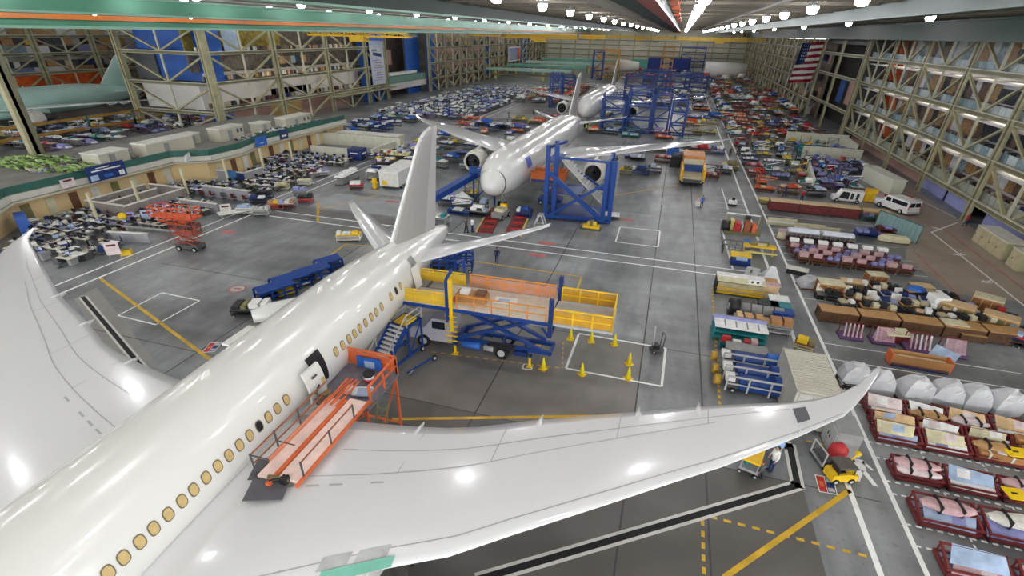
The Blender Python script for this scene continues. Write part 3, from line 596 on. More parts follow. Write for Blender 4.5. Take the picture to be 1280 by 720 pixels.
P2_.rotation_euler.z = radians(-1.5)
obj('blue_mark', pf2(-6.6, -4.6, 5.1, 6.4, mat('mark_blue', '5a68c8', .4, var=.2), .03, 6), f2)
obj('radome_joint', MB().rings([[(r * sin(2 * pi * k / 32), y, 4.36 + r * cos(2 * pi * k / 32)) for k in range(32)] for y, r in ((-12.25, 1.66), (-12.1, 1.74))], M('darkgrey'), True, False), f2)
mb = MB(); 
for sx in (-1, 1):
    for k in range(2): mb.add([(sx * (.15 + .75 * k), -11.6 + .35 * k, 6.05 + .02), (sx * (.8 + .6 * k), -11.4 + .5 * k, 5.95 - .1 * k), (sx * (.75 + .6 * k), -11.05 + .5 * k, 6.3 - .12 * k), (sx * (.15 + .75 * k), -11.15 + .35 * k, 6.4)], [(0, 1, 2, 3)], 'offwhite')
obj('cockpit_cover', mb, f2)
P3_, f3, s3, pf3, cx3 = make_plane('airliner', 'third white airliner down the line, hemmed in by blue work stands', -19.6, 141.0, 0, False, None)
P3_.rotation_euler.z = radians(-1.5)
obj('blue_mark', pf3(-7, -5.6, 5.4, 6.4, 'mark_blue' if False else MATS['mark_blue'], .03, 4), f3)
# ================================================================ equipment round the airliners
def rail(mb, P, h=1.05, m='yellow', r=.035, step=1.2, mid=True, panel=None):
    for a, b in zip(P, P[1:]):
        a, b = V3(a), V3(b); n = max(1, round((b - a).length / step)); U = V3((0, 0, h))
        for k in range(n + 1): q = a + (b - a) * k / n; mb.bar(q, q + U, r * 2, m)
        mb.bar(a + U, b + U, r * 2, m)
        if mid: mb.bar(a + U * .5, b + U * .5, r * 1.6, m)
        if panel: mb.bar(a + U * .48, b + U * .48, .02, panel, h * .8)
    return mb
def scis(mb, x0, x1, z0, z1, y0, y1, n, m, w=.16):
    for k in range(n):
        a, b = z0 + (z1 - z0) * k / n, z0 + (z1 - z0) * (k + 1) / n
        for y in (y0, y1): mb.bar((x0, y, a), (x1, y, b), w, m, w * .6); mb.bar((x1, y, a), (x0, y, b), w, m, w * .6)
    return mb
# ---- scissor lift truck
def lift_truck():
    body = MB().box(2.4, -.75, .75, 9.6, -.5, 1.05, 'blue').box(2.4, .5, .75, 9.6, .75, 1.05, 'blue').tube((3.0, -.95, .72), (4.4, -.95, .72), .27, 'midblue', 10).tube((4.7, -.95, .7), (5.4, -.95, .7), .24, 'steel', 10).box(6.9, -1.05, .5, 7.9, -.8, .85, 'navy').box(2.5, .8, .5, 4.8, 1.1, .9, 'navy').box(5.0, -1.1, .95, 7.0, -.7, 1.12, 'black')
    for q in (2.5, 4.2, 5.9, 7.6, 9.5): body.box(q - .1, -.75, .8, q + .1, .75, .98, 'blue')
    cab = MB().slab([(-1.1, .6), (2.2, .6), (2.2, 2.35), (1.95, 2.5), (.75, 2.5), (.1, 1.65), (-.95, 1.5), (-1.15, 1.2)], -1.0, 1.0, mat('truck_grey', 'a9a9b2', .35, var=.05))
    glass = MB().add([(.12, -.85, 1.68), (.12, .85, 1.68), (.72, .78, 2.44), (.72, -.78, 2.44)], [(0, 1, 2, 3)], 'glass_dark').box(.75, -1.02, 1.65, 1.75, -1.005, 2.25, 'glass_dark')
    glass.v = [(x - .03, y, z + .02) for x, y, z in glass.v]
    arms = scis(MB(), 2.7, 8.9, 1.1, 3.7, -.75, .75, 1, 'blue', .3).tube((3.2, 0, 1.2), (5.5, 0, 2.3), .12, 'steel').bar((2.7, -.8, 1.15), (2.7, .8, 1.15), .2, 'blue').bar((8.9, -.8, 3.7), (8.9, .8, 3.7), .2, 'blue')
    parts = [('chassis', body), ('cab', cab, [('window', glass)]), ('scissor_arms', arms)]
    for wx in (0, 6.0):
        for wy in (-.95, .95): parts.append(('wheel', MB().wheel(wx, wy, .5, .5, .3)))
    for lx, ly in ((2.6, -1.35), (8.2, -1.35), (2.6, 1.35), (8.2, 1.35)): parts.append(('outrigger', MB().bar((lx, ly * .7, .7), (lx, ly, .7), .16, 'blue').bar((lx, ly, .75), (lx, ly, .1), .16, 'yellow').box(lx - .2, ly - .2, 0, lx + .2, ly + .2, .08, 'yellow')))
    parts.append(('platform', MB().box(-1.5, -1.75, 3.75, 9.4, 1.75, 4.0, 'blue').box(-1.5, -1.7, 4.0, 9.4, 1.7, 4.03, mat('deck_board', 'cfc4b4', .6, var=.1, scale=3))))
    parts.append(('bridge_deck', MB().box(9.5, -1.7, 3.8, 13.6, 1.7, 3.95, 'lightgrey')))
    r = rail(MB(), [(-1.4, -1.7, 4), (2.6, -1.7, 4)], 1.05, 'yellow', panel=mat('mesh_yellow', 'd8b43a', .6, var=.1)); rail(r, [(-1.4, 1.7, 4), (2.4, 1.7, 4)], 1.05, 'yellow', panel=MATS['mesh_yellow'])
    parts.append(('railing', r)); amb = mat('mesh_amber', 'c08a70', .6, var=.1)
    parts.append(('railing', rail(MB(), [(3.0, -1.7, 4), (9.2, -1.7, 4)], 1.05, mat('amber', 'd8892a', .5)))); parts.append(('railing', rail(MB(), [(2.8, 1.7, 4), (9.2, 1.7, 4)], 1.1, 'amber' if False else MATS['amber'], panel=amb)))
    r = rail(MB(), [(9.7, -1.65, 3.95), (13.5, -1.65, 3.95), (13.5, 1.65, 3.95), (9.7, 1.65, 3.95)], 1.1, 'yellow', .05, panel=mat('mesh_gold', 'c8962a', .6)); parts.append(('railing', r))
    g = MB()
    for y in (-1.8, 1.8): g.bar((2.3, y, 2.9), (2.3, y, 6.1), .16, 'blue')
    g.bar((2.3, -1.8, 6.1), (2.3, -.6, 6.4), .16, 'blue').bar((2.3, .6, 6.4), (2.3, 1.8, 6.1), .16, 'blue').bar((2.6, -1.75, 2.2), (2.6, -1.75, 6.2), .22, 'yellow')
    for k in range(6): g.bar((2.1, -1.8, 1.4 + .4 * k), (3.0, -1.8, 1.4 + .4 * k), .07, 'yellow')
    parts.append(('ladder_frame', g))
    m_ = MB()
    for y in (-1.8, 1.8): m_.bar((9.55, y, 3.0), (9.55, y, 5.8), .3, 'navy')
    for k in range(8): m_.bar((9.55, -1.8, 3.2 + .3 * k), (9.55, -1.5, 3.2 + .3 * k), .2, 'navy')
    m_.bar((9.55, -1.8, 3.1), (9.55, 1.8, 3.1), .25, 'navy').bar((9.0, -1.8, 3.6), (9.5, -1.8, 2.9), .12, 'blue'); parts.append(('end_frame', m_))
    return parts
fw_ = G(531, 431); rw_ = G(628, 442)
thing('lift_truck', 'grey-cabbed blue scissor lift truck holding up a long railed platform beside the near airliner', 'lift truck', fw_[0], fw_[1] + .9, 0, .03, lift_truck())
x, y = G(612, 372, 4.0)
thing('tool_crate', 'small brown and white crate on the middle of the raised truck platform', 'crate', -11.2, 29.0, 4.05, .03, MB().box(-1.2, -.5, 0, 1.0, .5, .5, 'wood').box(-.9, -.35, .5, -.3, .3, .75, 'white').box(.2, -.3, .5, .9, .4, .7, 'brown').box(-1.4, -.7, 0, -1.2, .6, .12, 'red'))
thing('drawing_sheet', 'pale blue drawing sheets spread on the raised truck platform', 'sheet', -9.0, 29.6, 4.05, .1, MB().box(-.8, -.45, 0, .8, .4, .05, 'white').box(-.5, -.4, .05, .3, .1, .08, 'paleblue'))
thing('floor_grate', 'dark grey folded mat on the airliner end of the truck platform', 'mat', -15.0, 30.2, 4.05, .05, MB().box(-1.1, -.5, 0, 1.1, .45, .08, 'grey').box(-.2, -.55, .08, 0, .4, .14, 'darkgrey'))
# ---- stair truck (steps to a yellow-topped landing)
def stairs(n, L, hgt, w, stm_, tm, stripe='white'):
    mb = MB()
    for y in (-w / 2, w / 2): mb.bar((0, y, .15), (L, y, hgt), .12, stm_, .35)
    st = MB()
    for k in range(n): st.box(L * k / n, -w / 2, hgt * (k + .6) / n, L * (k + .75) / n, w / 2, hgt * (k + .6) / n + .06, tm)
    return mb, st
def stair_stand(L, hgt, w, n, m, land, tm='white', top='yellow', railm='lightgrey'):
    side, st = stairs(n, L, hgt, w, m, tm)
    parts = [('stringer', side), ('tread', st)]
    b = MB().box(L, -w / 2 - .1, hgt - .15, L + land, w / 2 + .1, hgt, m); 
    parts.append(('landing', b.box(L + .15, -w / 2 + .15, hgt, L + land - .3, w / 2 - .15, hgt + .12, top)))
    leg = MB()
    for x in (L + .1, L + land - .1):
        for y in (-w / 2, w / 2): leg.bar((x, y, .2), (x, y, hgt), .12, m)
    leg.bar((L + .1, -w / 2, .3), (L + land - .1, -w / 2, hgt - .2), .08, m).bar((.6, -w / 2, .35), (L + land, -w / 2, .35), .14, m).bar((.6, w / 2, .35), (L + land, w / 2, .35), .14, m).bar((L * .5, -w / 2, .3), (L * .5, -w / 2, hgt * .5), .1, m).bar((L + .1, w / 2, .3), (L * .55, w / 2, hgt * .55), .08, m)
    parts.append(('frame', leg))
    r = MB()
    for y in (-w / 2 - .05, w / 2 + .05):
        r.bar((0, y, 1.0), (L, y, hgt + .95), .06, railm).bar((0, y, .2), (0, y, 1.0), .06, railm).bar((L * .5, y, hgt * .5), (L * .5, y, hgt * .5 + .95), .05, railm); rail(r, [(L, y, hgt), (L + land, y, hgt)], .95, railm)
    rail(r, [(L + land, -w / 2, hgt), (L + land, w / 2, hgt)], .95, railm); parts.append(('handrail', r))
    for x in (.8, L + land - .3): parts.append(('wheel', MB().wheel(x, -w / 2 - .12, .22, .22, .12).wheel(x, w / 2 + .12, .22, .22, .12)))
    return parts
thing('boarding_stairs', 'blue wheeled stairs with white treads and a yellow bin on top, beside the near airliner', 'stairs', -16.35, 23.0, 0, radians(79), stair_stand(3.2, 2.7, 1.35, 13, M('blue'), 1.7))
thing('tow_bar', 'dark blue tow bar on one wheel lying behind the boarding stairs', 'tow bar', -14.3, 24.2, 0, 1.1, MB().bar((0, 0, .3), (2.6, .2, .35), .1, 'blue').wheel(2.5, .2, .22, .22, .12).bar((0, -.2, .3), (1.0, .2, .3), .06, 'steel'))
# ---- orange door platform of the near airliner
def door_platform():
    P = [('deck', MB().box(-2.0, -1.6, 3.85, 1.9, 1.6, 4.0, mat('deck_slate', '6d6a74', .6, var=.2, scale=3)))]
    f = rail(rail(MB(), [(-1.9, 1.55, 4), (1.8, 1.55, 4)], 1.1, 'orange', .05, panel=M('orange')), [(1.8, 1.55, 4), (1.8, -1.2, 4)], 1.1, 'orange', .05); P.append(('railing', f))
    l = MB()
    for x in (-1.7, 1.7):
        for y in (-1.5, 1.5): l.bar((x, y, 0), (x, y, 3.9), .12, 'orange')
    l.bar((-1.7, -1.5, .4), (1.7, -1.5, 3.6), .08, 'orange').bar((1.7, -1.5, .4), (1.7, 1.5, 3.6), .08, 'orange').bar((-1.7, 1.5, .4), (1.7, 1.5, .4), .1, 'orange').bar((-1.7, -1.5, .4), (1.7, -1.5, .4), .1, 'orange'); P.append(('frame', l))
    ld = MB()
    for x in (2.2, 2.8): ld.bar((x, -2.6, 0), (x, -1.2, 4.3), .07, 'olive')
    for k in range(11): ld.bar((2.2, -2.6 + .13 * k, .3 + .37 * k), (2.8, -2.6 + .13 * k, .3 + .37 * k), .05, 'olive')
    P.append(('ladder', ld)); return P
thing('door_platform', 'orange railed work platform with a grey deck at the open door of the near airliner', 'work platform', -14.0, 18.0, 0, 0, door_platform())
thing('plastic_sheet', 'blue plastic sheet hung inside the orange platform railing', 'sheet', -13.7, 19.35, 4.02, 0, MB().box(-.8, -.05, .1, .7, .05, .8, 'midblue').box(-.3, -.09, .2, .3, -.05, .6, 'paleblue'))
thing('striped_drum', 'small red and white striped drum on the orange work platform', 'drum', -13.3, 18.5, 4.02, 0, MB().tube((0, 0, 0), (0, 0, .2), .3, 'red', 12).tube((0, 0, .2), (0, 0, .35), .3, 'white', 12).tube((0, 0, .35), (0, 0, .5), .3, 'black', 12))
thing('paper_pile', 'heap of pale blue papers on the orange work platform', 'papers', -13.1, 17.5, 4.02, .3, MB().box(-.5, -.3, 0, .5, .3, .12, 'white').box(-.2, -.5, .12, .5, .1, .2, 'paleblue').box(-.9, -.2, 0, -.55, .3, .25, 'palepink'))
thing('tool_cluster', 'olive bundle of hoses and tools by the door hinge of the near airliner', 'tools', -14.35, 15.95, 4.35, 0, MB().tube((-.3, 0, 0), (.3, .2, .5), .15, 'olive').tube((0, -.4, .1), (.1, .3, .3), .12, 'darkgrey').tube((-.2, -.2, .5), (-.1, .1, .9), .05, 'black').box(-.1, -.4, .0, .35, -.1, .35, 'brown').tube((-.3, -.5, .6), (.1, -.3, .9), .06, 'olive'))
# ---- orange walkway along the wing root
def walkway(): 
    pk = mat('walk_pink', 'ecd0c6', .5, var=.12, scale=2); P = []
    P.append(('deck', MB().box(-.95, 0, 0, -.35, 5.2, .12, pk).box(-.3, -.3, .05, -.12, 5.2, .2, 'orange').box(-.08, .2, 0, .85, 5.4, .14, pk)))
    P.append(('kerb', MB().box(.85, 0, 0, .95, 5.5, .16, 'orange').box(-1.05, .8, 0, -.98, 5.2, .3, mat('kerb_salmon', 'd98a6a', .5))))
    r = MB(); d = 'darkgrey'
    for yy in (.1, 1.5, 3.0, 4.4): r.bar((-1.1, yy, -.1), (-1.1, yy, 1.15), .06, d)
    for z in (.6, 1.1): r.bar((-1.1, .1, z), (-1.1, 5.2, z), .05, 'copper'); 
    for yy in (.5, 2.4, 4.2): r.bar((.9, yy, 0), (.9, yy, .95), .06, d)
    r.bar((.9, .5, .9), (.9, 4.2, .9), .05, 'copper').bar((-1.1, .1, 1.1), (-.2, .1, 1.1), .05, d).bar((-1.1, 1.5, .6), (-.2, 1.5, .6), .04, d)
    P.append(('railing', r)); 
    e = MB()
    for k in range(7): e.bar((-.95 + .1 * k, 4.6, .2 + .1 * (k % 3)), (-.8 + .12 * k, 6.3, .5 + .1 * (k % 2)), .06, 'orange')
    P.append(('orange_frame', e)); return P
thing('wing_walkway', 'orange and pink railed walkway lying over the wing root of the near airliner', 'walkway', -12.75, 10.7, 4.62, 0, walkway())
thing('rubber_mat', 'dark grey square mat on the wing beside the foot of the orange walkway', 'mat', -12.9, 10.3, 4.63, .35, MB().box(-.75, -.55, 0, .75, .55, .04, darkp), 'mats on the wing root')
thing('rubber_mat', 'dark grey mat half under the railing of the orange walkway', 'mat', -13.75, 11.2, 4.58, .35, MB().box(-.5, -.6, 0, .55, .6, .04, darkp), 'mats on the wing root')
thing('cable_coil', 'olive and black coil of cables at the foot of the orange walkway', 'cables', -12.7, 10.75, 4.66, 0, MB().tube((-.5, 0, .1), (.4, .1, .12), .1, 'olive').tube((-.3, -.2, .1), (.3, .25, .15), .08, 'black').box(.1, -.1, 0, .4, .2, .25, 'black'))
# ---- cones
cone = bake([('foot', MB().box(-.26, -.26, 0, .26, .26, .05, 'yellow')), ('cone', MB().tube((0, 0, .05), (0, 0, .95), .2, mat('cone_yellow', 'e3cf1c', .5, var=.05), 12, .05))])
for i, (px, py, d) in enumerate(((713, 424, 'nearest the raised railed platform end'), (739, 427, 'on the long far side of the white floor box'), (768, 431, 'middle one on the far side of the white floor box'), (786, 455, 'standing inside the white floor box'),
        (785, 473, 'on the near side of the white floor box towards its right end'), (727, 468, 'on the near left part of the white floor box'), (679, 461, 'beside the tail of the lift truck'))):
    x, y = G(px, py); thing('safety_cone', 'yellow safety cone ' + d, 'cone', x, y, 0, .2 * i, cone, 'yellow cones by the lift truck')
x, y = G(820, 439); thing('pallet_jack', 'small black hand truck with an upright handle in the corner of the white floor box', 'hand truck', x, y, 0, .4, [('base', MB().box(-.45, -.3, .1, .45, .3, .3, 'darkgrey').box(-.3, -.25, .3, .1, .25, .65, 'black')), ('frame', MB().bar((.35, -.25, .2), (.4, -.25, 1.5), .06, 'darkgrey').bar((.35, .25, .2), (.4, .25, 1.5), .06, 'darkgrey').bar((.4, -.25, 1.5), (.4, .25, 1.5), .06, 'darkgrey')), ('handle', MB().tube((-.3, 0, .5), (-.35, .1, 2.1), .05, 'lightgrey')), ('wheel', MB().wheel(-.3, -.3, .12, .12, .08)), ('wheel', MB().wheel(-.3, .3, .12, .12, .08))])
# ---- people
def person(shirt, trousers, hair, pose=0, hold=None):
    b = MB(); sk = mat('skin', 'c8957a', .6, var=.03)
    def limb(P, rs, m, n=10):
        rr = []
        for i, (p, r) in enumerate(zip(P, rs)):
            p = V3(p); d = (V3(P[min(i + 1, len(P) - 1)]) - V3(P[max(i - 1, 0)])).normalized(); u = V3((1, 0, 0)) if abs(d.x) < .9 else V3((0, 1, 0)); a = d.cross(u).normalized(); c = d.cross(a)
            rr.append([p + (a * cos(2 * pi * k / n) + c * sin(2 * pi * k / n)) * r for k in range(n)])
        b.rings(rr, m)
    st = .16 * pose
    for s, f in ((-1, st), (1, -st)):
        limb([(s * .1, 0, .9), (s * .11, f * .5, .5), (s * .11, f, .09)], (.1, .072, .05), trousers); limb([(s * .11, f - .09, .05), (s * .11, f + .05, .05), (s * .11, f + .17, .035)], (.035, .055, .035), M('black'))
        limb([(s * .2, 0, 1.42), (s * .26, -f * .5, 1.15), (s * .25, -f * .9 + .12, .93)], (.06, .048, .036), shirt); limb([(s * .25, -f * .9 + .12, .93), (s * .25, -f * .9 + .15, .82)], (.036, .03), sk, 8)
        for q in range(4): limb([(s * (.22 + .018 * q), -f * .9 + .16, .83), (s * (.222 + .018 * q), -f * .9 + .18, .76 + .008 * abs(q - 1))], (.009, .007), sk, 5)
        limb([(s * .22, -f * .9 + .15, .86), (s * .19, -f * .9 + .19, .81)], (.011, .008), sk, 5)
    limb([(0, 0, .86), (0, 0, 1.0), (0, .01, 1.2), (0, 0, 1.4), (0, 0, 1.49)], (.15, .15, .165, .19, .07), shirt, 14)
    limb([(0, 0, 1.46), (0, 0, 1.55)], (.055, .05), sk); limb([(0, .01, 1.53), (0, .015, 1.58), (0, .015, 1.66), (0, .0, 1.73), (0, 0, 1.77)], (.05, .085, .1, .08, .02), sk, 12)
    b.box(-.015, .1, 1.62, .015, .135, 1.66, sk); b.box(-.05, .095, 1.66, -.02, .112, 1.675, 'black').box(.02, .095, 1.66, .05, .112, 1.675, 'black').box(-.03, .095, 1.585, .03, .106, 1.593, 'red')
    hm = MB(); 
    for rr in [0]: hm.rings([[(r * sin(2 * pi * k / 12), -.012 + r * cos(2 * pi * k / 12), z) for k in range(12)] for z, r in ((1.63, .07), (1.67, .107), (1.73, .092), (1.785, .03))], hair)
    return [('body', b), ('hair', hm)]
PK = [bake(person(*a)) for a in ((M('navy'), M('navy'), M('brown'), 1), (M('white'), M('navy'), M('black'), 0), (M('darkgrey'), M('black'), M('brown'), 1), (M('midblue'), M('darkgrey'), M('black'), 0), (M('red'), M('navy'), M('brown'), 1), (mat('vest', 'c8d83a', .6), M('navy'), M('black'), 0))]
for px, py, k, rz, lb in ((621, 329, 0, .3, 'person in dark navy clothes walking alone on the open floor by the yellow line'), (583, 291, 2, 1.2, 'person in dark clothes standing before the nose of the second airliner, beside one in white'), (590.5, 290, 1, -.6, 'person in a white top standing before the nose of the second airliner'),
        (876, 260, 3, .1, 'person standing by the small white box on the open bays'), (700, 172, 0, .2, 'person in navy standing on the grey floor left of the second airliner'), (667, 144, 2, 0, 'person in dark clothes behind the left tailplane of the second airliner'), (912, 195, 2, 0, 'person in dark clothes at the top of the white-lined aisle'),
        (1001, 252, 4, 0, 'person in a red top walking between the crates and the white cart'), (980, 245, 0, 1, 'person in blue bending by the yellow-topped trolley'), (770, 208, 2, .5, 'person in black beside the right engine of the second airliner'), (1205, 283, 4, 1, 'person in a red top beside the olive cabinets at the east column'),
        (576, 152, 2, 0, 'person in dark clothes beyond the left wing of the second airliner'), (590, 150, 1, 1, 'person in white beyond the left wing of the second airliner'), (636, 147, 0, 2, 'person in navy near the orange bench beyond the second airliner'), (661, 158, 5, 2, 'person in a yellow vest behind the second airliner'), (733, 165, 5, 1, 'person in a yellow vest under the right tailplane of the second airliner')):
    x, y = G(px, py); thing('person', lb, 'person', x, y, 0, rz, PK[k])
# ---- tug with driver, sign stand and yellow-topped bench in the near right
x, y = G(1047, 598)
thing('tow_tractor', 'yellow tow tractor with a dark canopy standing on the white aisle line', 'tractor', x, y, 0, .35, [('body', MB().slab([(-.9, .2), (1.0, .2), (1.0, .75), (.2, .95), (-.9, .85)], -.55, .55, 'yellow')), ('seat', MB().box(-.5, -.35, .85, .1, .35, 1.0, 'black').box(-.55, -.35, .9, -.42, .35, 1.35, 'black')), ('canopy', MB().slab([(-.7, 1.5), (.7, 1.45), (.75, 1.52), (-.1, 1.7), (-.7, 1.65)], -.6, .6, mat('canopy_grey', '56524e', .5))), ('canopy_post', MB().bar((-.6, -.5, .8), (-.6, -.5, 1.55), .05, 'black').bar((-.6, .5, .8), (-.6, .5, 1.55), .05, 'black').bar((.6, -.5, .8), (.6, -.5, 1.5), .05, 'black').bar((.6, .5, .8), (.6, .5, 1.5), .05, 'black')),
   ('wheel', MB().wheel(-.6, -.55, .25, .25, .16)), ('wheel', MB().wheel(-.6, .55, .25, .25, .16)), ('wheel', MB().wheel(.6, -.55, .25, .25, .16)), ('wheel', MB().wheel(.6, .55, .25, .25, .16)), ('boom', MB().bar((.5, .3, 1.3), (1.6, .8, 1.7), .1, 'yellow').box(1.4, .65, 1.6, 1.7, .95, 1.8, 'yellow'))], None, .72)
x, y = G(1036, 578)
thing('utility_cart', 'grey utility cart with red drum-shaped cushions behind the yellow tow tractor', 'cart', x, y, 0, .3, [('frame', MB().box(-.8, -.6, .25, .8, .6, .35, 'steel').bar((-.8, -.6, .3), (-.8, -.6, 1.2), .06, 'lightgrey').bar((-.8, .6, .3), (-.8, .6, 1.2), .06, 'lightgrey').bar((-.8, -.6, 1.2), (-.8, .6, 1.2), .06, 'lightgrey').box(-.7, -.5, .35, -.1, .5, .6, 'darkgrey')), ('wheel', MB().wheel(-.6, -.6, .2, .2, .1)), ('wheel', MB().wheel(.6, -.6, .2, .2, .1)), ('wheel', MB().wheel(-.6, .6, .2, .2, .1)), ('wheel', MB().wheel(.6, .6, .2, .2, .1))])
thing('red_drum', 'glossy red round drum on the grey utility cart', 'drum', x + .25, y + .15, .36, 0, MB().rings([[(r * cos(2 * pi * k / 16), r * sin(2 * pi * k / 16), z) for k in range(16)] for z, r in ((0, .4), (.3, .48), (.7, .44), (.95, .2), (1.0, .03))], M('red')))
thing('lance_pole', 'long dark pole propped against the grey utility cart', 'pole', x - .1, y + .5, 0, 0, MB().tube((0, 0, 0), (.9, 1.3, 1.3), .04, 'black'))
x, y = G(938, 585)
thing('test_stand', 'yellow-topped test stand on castors with bundled hoses below it under the wing', 'test stand', x, y + .2, 0, -.3, [('top', MB().box(-.45, -1.2, 1.2, .45, 1.2, 1.35, mat('stand_yellow', 'e8bb20', .45, var=.06))), ('frame', MB().box(-.5, -.9, .3, .5, .9, .45, 'steel').bar((-.4, -.9, .3), (-.4, -.9, 1.2), .06, 'steel').bar((.4, -.9, .3), (.4, -.9, 1.2), .06, 'steel').bar((.4, .9, .3), (.4, .9, 1.2), .06, 'steel').bar((-.4, .9, .3), (-.4, .9, 1.2), .06, 'steel')), ('hose_bundle', MB().tube((-.3, -.6, .5), (.3, .3, .8), .16, 'teal').tube((-.6, -.2, .6), (-.2, .6, .5), .12, 'orange')), ('caster', MB().wheel(-.4, -.9, .12, .12, .06)), ('caster', MB().wheel(.4, -.9, .12, .12, .06)), ('caster', MB().wheel(-.4, .9, .12, .12, .06)), ('caster', MB().wheel(.4, .9, .12, .12, .06))])
x, y = G(957, 592); thing('person', 'person in a white top and dark trousers bending over the yellow-topped test stand', 'person', x + .25, y + .3, 0, 2.0, PK[1])
x, y = G(947, 598); thing('person', 'person in black crouching beside the yellow-topped test stand', 'person', x, y, 0, 1, PK[2], sc=(1, 1, .72))
x, y = G(955, 565); thing('blue_tarp', 'light blue covered table at the corner of the black floor slot', 'table', x + .1, y + .3, 0, .1, MB().box(-.75, -.45, .65, .75, .45, .95, mat('cloth_blue', '8fb6e6', .6, var=.2, scale=4), 0, .05).box(-.7, -.4, 0, -.6, .4, .66, 'steel').box(.6, -.4, 0, .7, .4, .66, 'steel'))
# ---- grey container and cabinet by the wing tip
def container(L, W, Hh, m, rib, ribs=16):
    mb = MB().box(0, 0, .1, L, W, Hh, m, bev=.03)
    for k in range(ribs): x = .15 + (L - .3) * k / (ribs - 1); mb.box(x - .05, -.03, .2, x + .05, W + .03, Hh - .1, rib).box(x - .05, .05, Hh, x + .05, W - .05, Hh + .03, rib)
    return mb
gc = mat('container_grey', 'c2bfb2', .5, var=.06, scale=1); gs = mat('container_side', 'b4b2a8', .5, var=.08, scale=1)
x, y = 9.75, 26.8
thing('shipping_container', 'pale grey ribbed shipping container in front of the raised wing tip', 'container', x, y, 0, 0, [('body', MB().box(0, 0, .1, 2.5, 4.9, 2.65, gs)), ('roof', (lambda mb: [mb.box(.02, .1 + 4.7 * k / 22, 2.65, 2.48, .1 + 4.7 * (k + .6) / 22, 2.7, gc) for k in range(22)] and mb)(MB().box(0, 0, 2.62, 2.5, 4.9, 2.67, gc))), ('corner_post', MB().box(-.03, -.03, 0, .12, .12, 2.7, gs)), ('corner_post', MB().box(2.38, -.03, 0, 2.53, .12, 2.7, gs)), ('corner_post', MB().box(-.03, 4.78, 0, .12, 4.93, 2.7, gs)), ('corner_post', MB().box(2.38, 4.78, 0, 2.53, 4.93, 2.7, gs)), ('door', MB().box(.15, -.05, .15, 1.22, -.01, 2.55, gs).box(1.28, -.05, .15, 2.35, -.01, 2.55, gs).tube((.9, -.08, .2), (.9, -.08, 2.5), .03, 'steel').tube((1.6, -.08, .2), (1.6, -.08, 2.5), .03, 'steel'))])
x, y = G(1036, 562)
thing('steel_cabinet', 'tall grey locker cabinet standing under the wing tip beside the aisle line', 'cabinet', 12.3, 25.6, 0, 0, [('body', MB().box(-.6, -.9, .05, .6, .9, 1.9, 'grey')), ('door', MB().box(-.64, -.85, .15, -.6, -.03, 1.8, 'lightgrey').box(-.66, -.2, .9, -.64, -.1, 1.1, 'black')), ('door', MB().box(-.64, .03, .15, -.6, .85, 1.8, 'lightgrey').box(-.66, .1, .9, -.64, .2, 1.1, 'black'))])
# ---- generic small trolley kits used along the line
def trolley(L, W, h, top, body, load=None, seed=0, shelves=2):
    r = random.Random(seed); P = []
    f = MB()
    for x in (-L / 2 + .05, L / 2 - .05):
        for y in (-W / 2 + .05, W / 2 - .05): f.bar((x, y, .2), (x, y, h), .06, body)
    for k in range(shelves): z = .25 + (h - .3) * k / max(1, shelves - 1) * .8; f.box(-L / 2, -W / 2, z, L / 2, W / 2, z + .06, body)
    f.box(-L / 2 - .03, -W / 2 - .03, h, L / 2 + .03, W / 2 + .03, h + .07, top); P.append(('frame', f))
    c = MB()
    for x in (-L / 2 + .15, L / 2 - .15):
        for y in (-W / 2 + .1, W / 2 - .1): c.wheel(x, y, .1, .1, .06)
    P.append(('caster', c))
    if load:
        g = MB(); x = -L / 2 + .1
        while x < L / 2 - .3: w_ = r.uniform(.3, .8); g.box(x, -W / 2 + r.uniform(.05, .2), h + .07, min(x + w_, L / 2), W / 2 - r.uniform(.05, .3), h + r.uniform(.15, .5), r.choice(load)); x += w_ + r.uniform(.05, .25)
        P.append(('load', g))
    return bake(P)
# near-right middle cluster (x 7..13, y 30..65)
def at(px, py): return G(px, py)
def put(name, label, cat, px, py, kit, rz=0, dx=0, dy=0, sc=None, group=None, z=0):
    x, y = G(px, py); return thing(name, label, cat, x + dx, y + dy, z, rz, kit, group, sc)
put('white_cabinet', 'long cream-topped workbench with yellow-edged lower shelf at the east end of the double cross line', 'workbench', 922, 372, bake([('top', MB().box(-2.0, -.9, 1.3, 2.1, .9, 1.42, 'cream').box(-2, .1, 1.42, 2.1, .9, 1.5, 'white')), ('frame', MB().box(-2, -.9, .15, 2.1, .9, .25, 'yellow').box(-1.9, -.6, .25, 2, .8, 1.1, 'beige').box(-2, -.9, .6, 2.1, -.8, .7, 'yellow').box(-2, -.9, 0, -1.9, .9, 1.3, 'black')), ('machine', MB().box(.6, -.9, 1.42, 1.7, -.35, 1.8, 'white').tube((.9, -.92, 1.6), (.9, -.9, 1.6), .12, 'black').tube((1.35, -.92, 1.6), (1.35, -.9, 1.6), .12, 'black'))]), 0, 0, 1.1)
put('crate_box', 'wooden crate with a pink lid beside the teal bins', 'crate', 958, 372, bake([('body', MB().box(-.8, -.9, 0, .8, .9, 1.2, 'ply')), ('lid', MB().box(-.9, -.9, 1.2, .9, -.2, 1.3, 'pink').box(-.8, -.2, 1.2, .8, .9, 1.25, 'tan'))]), 0, 0, .8)
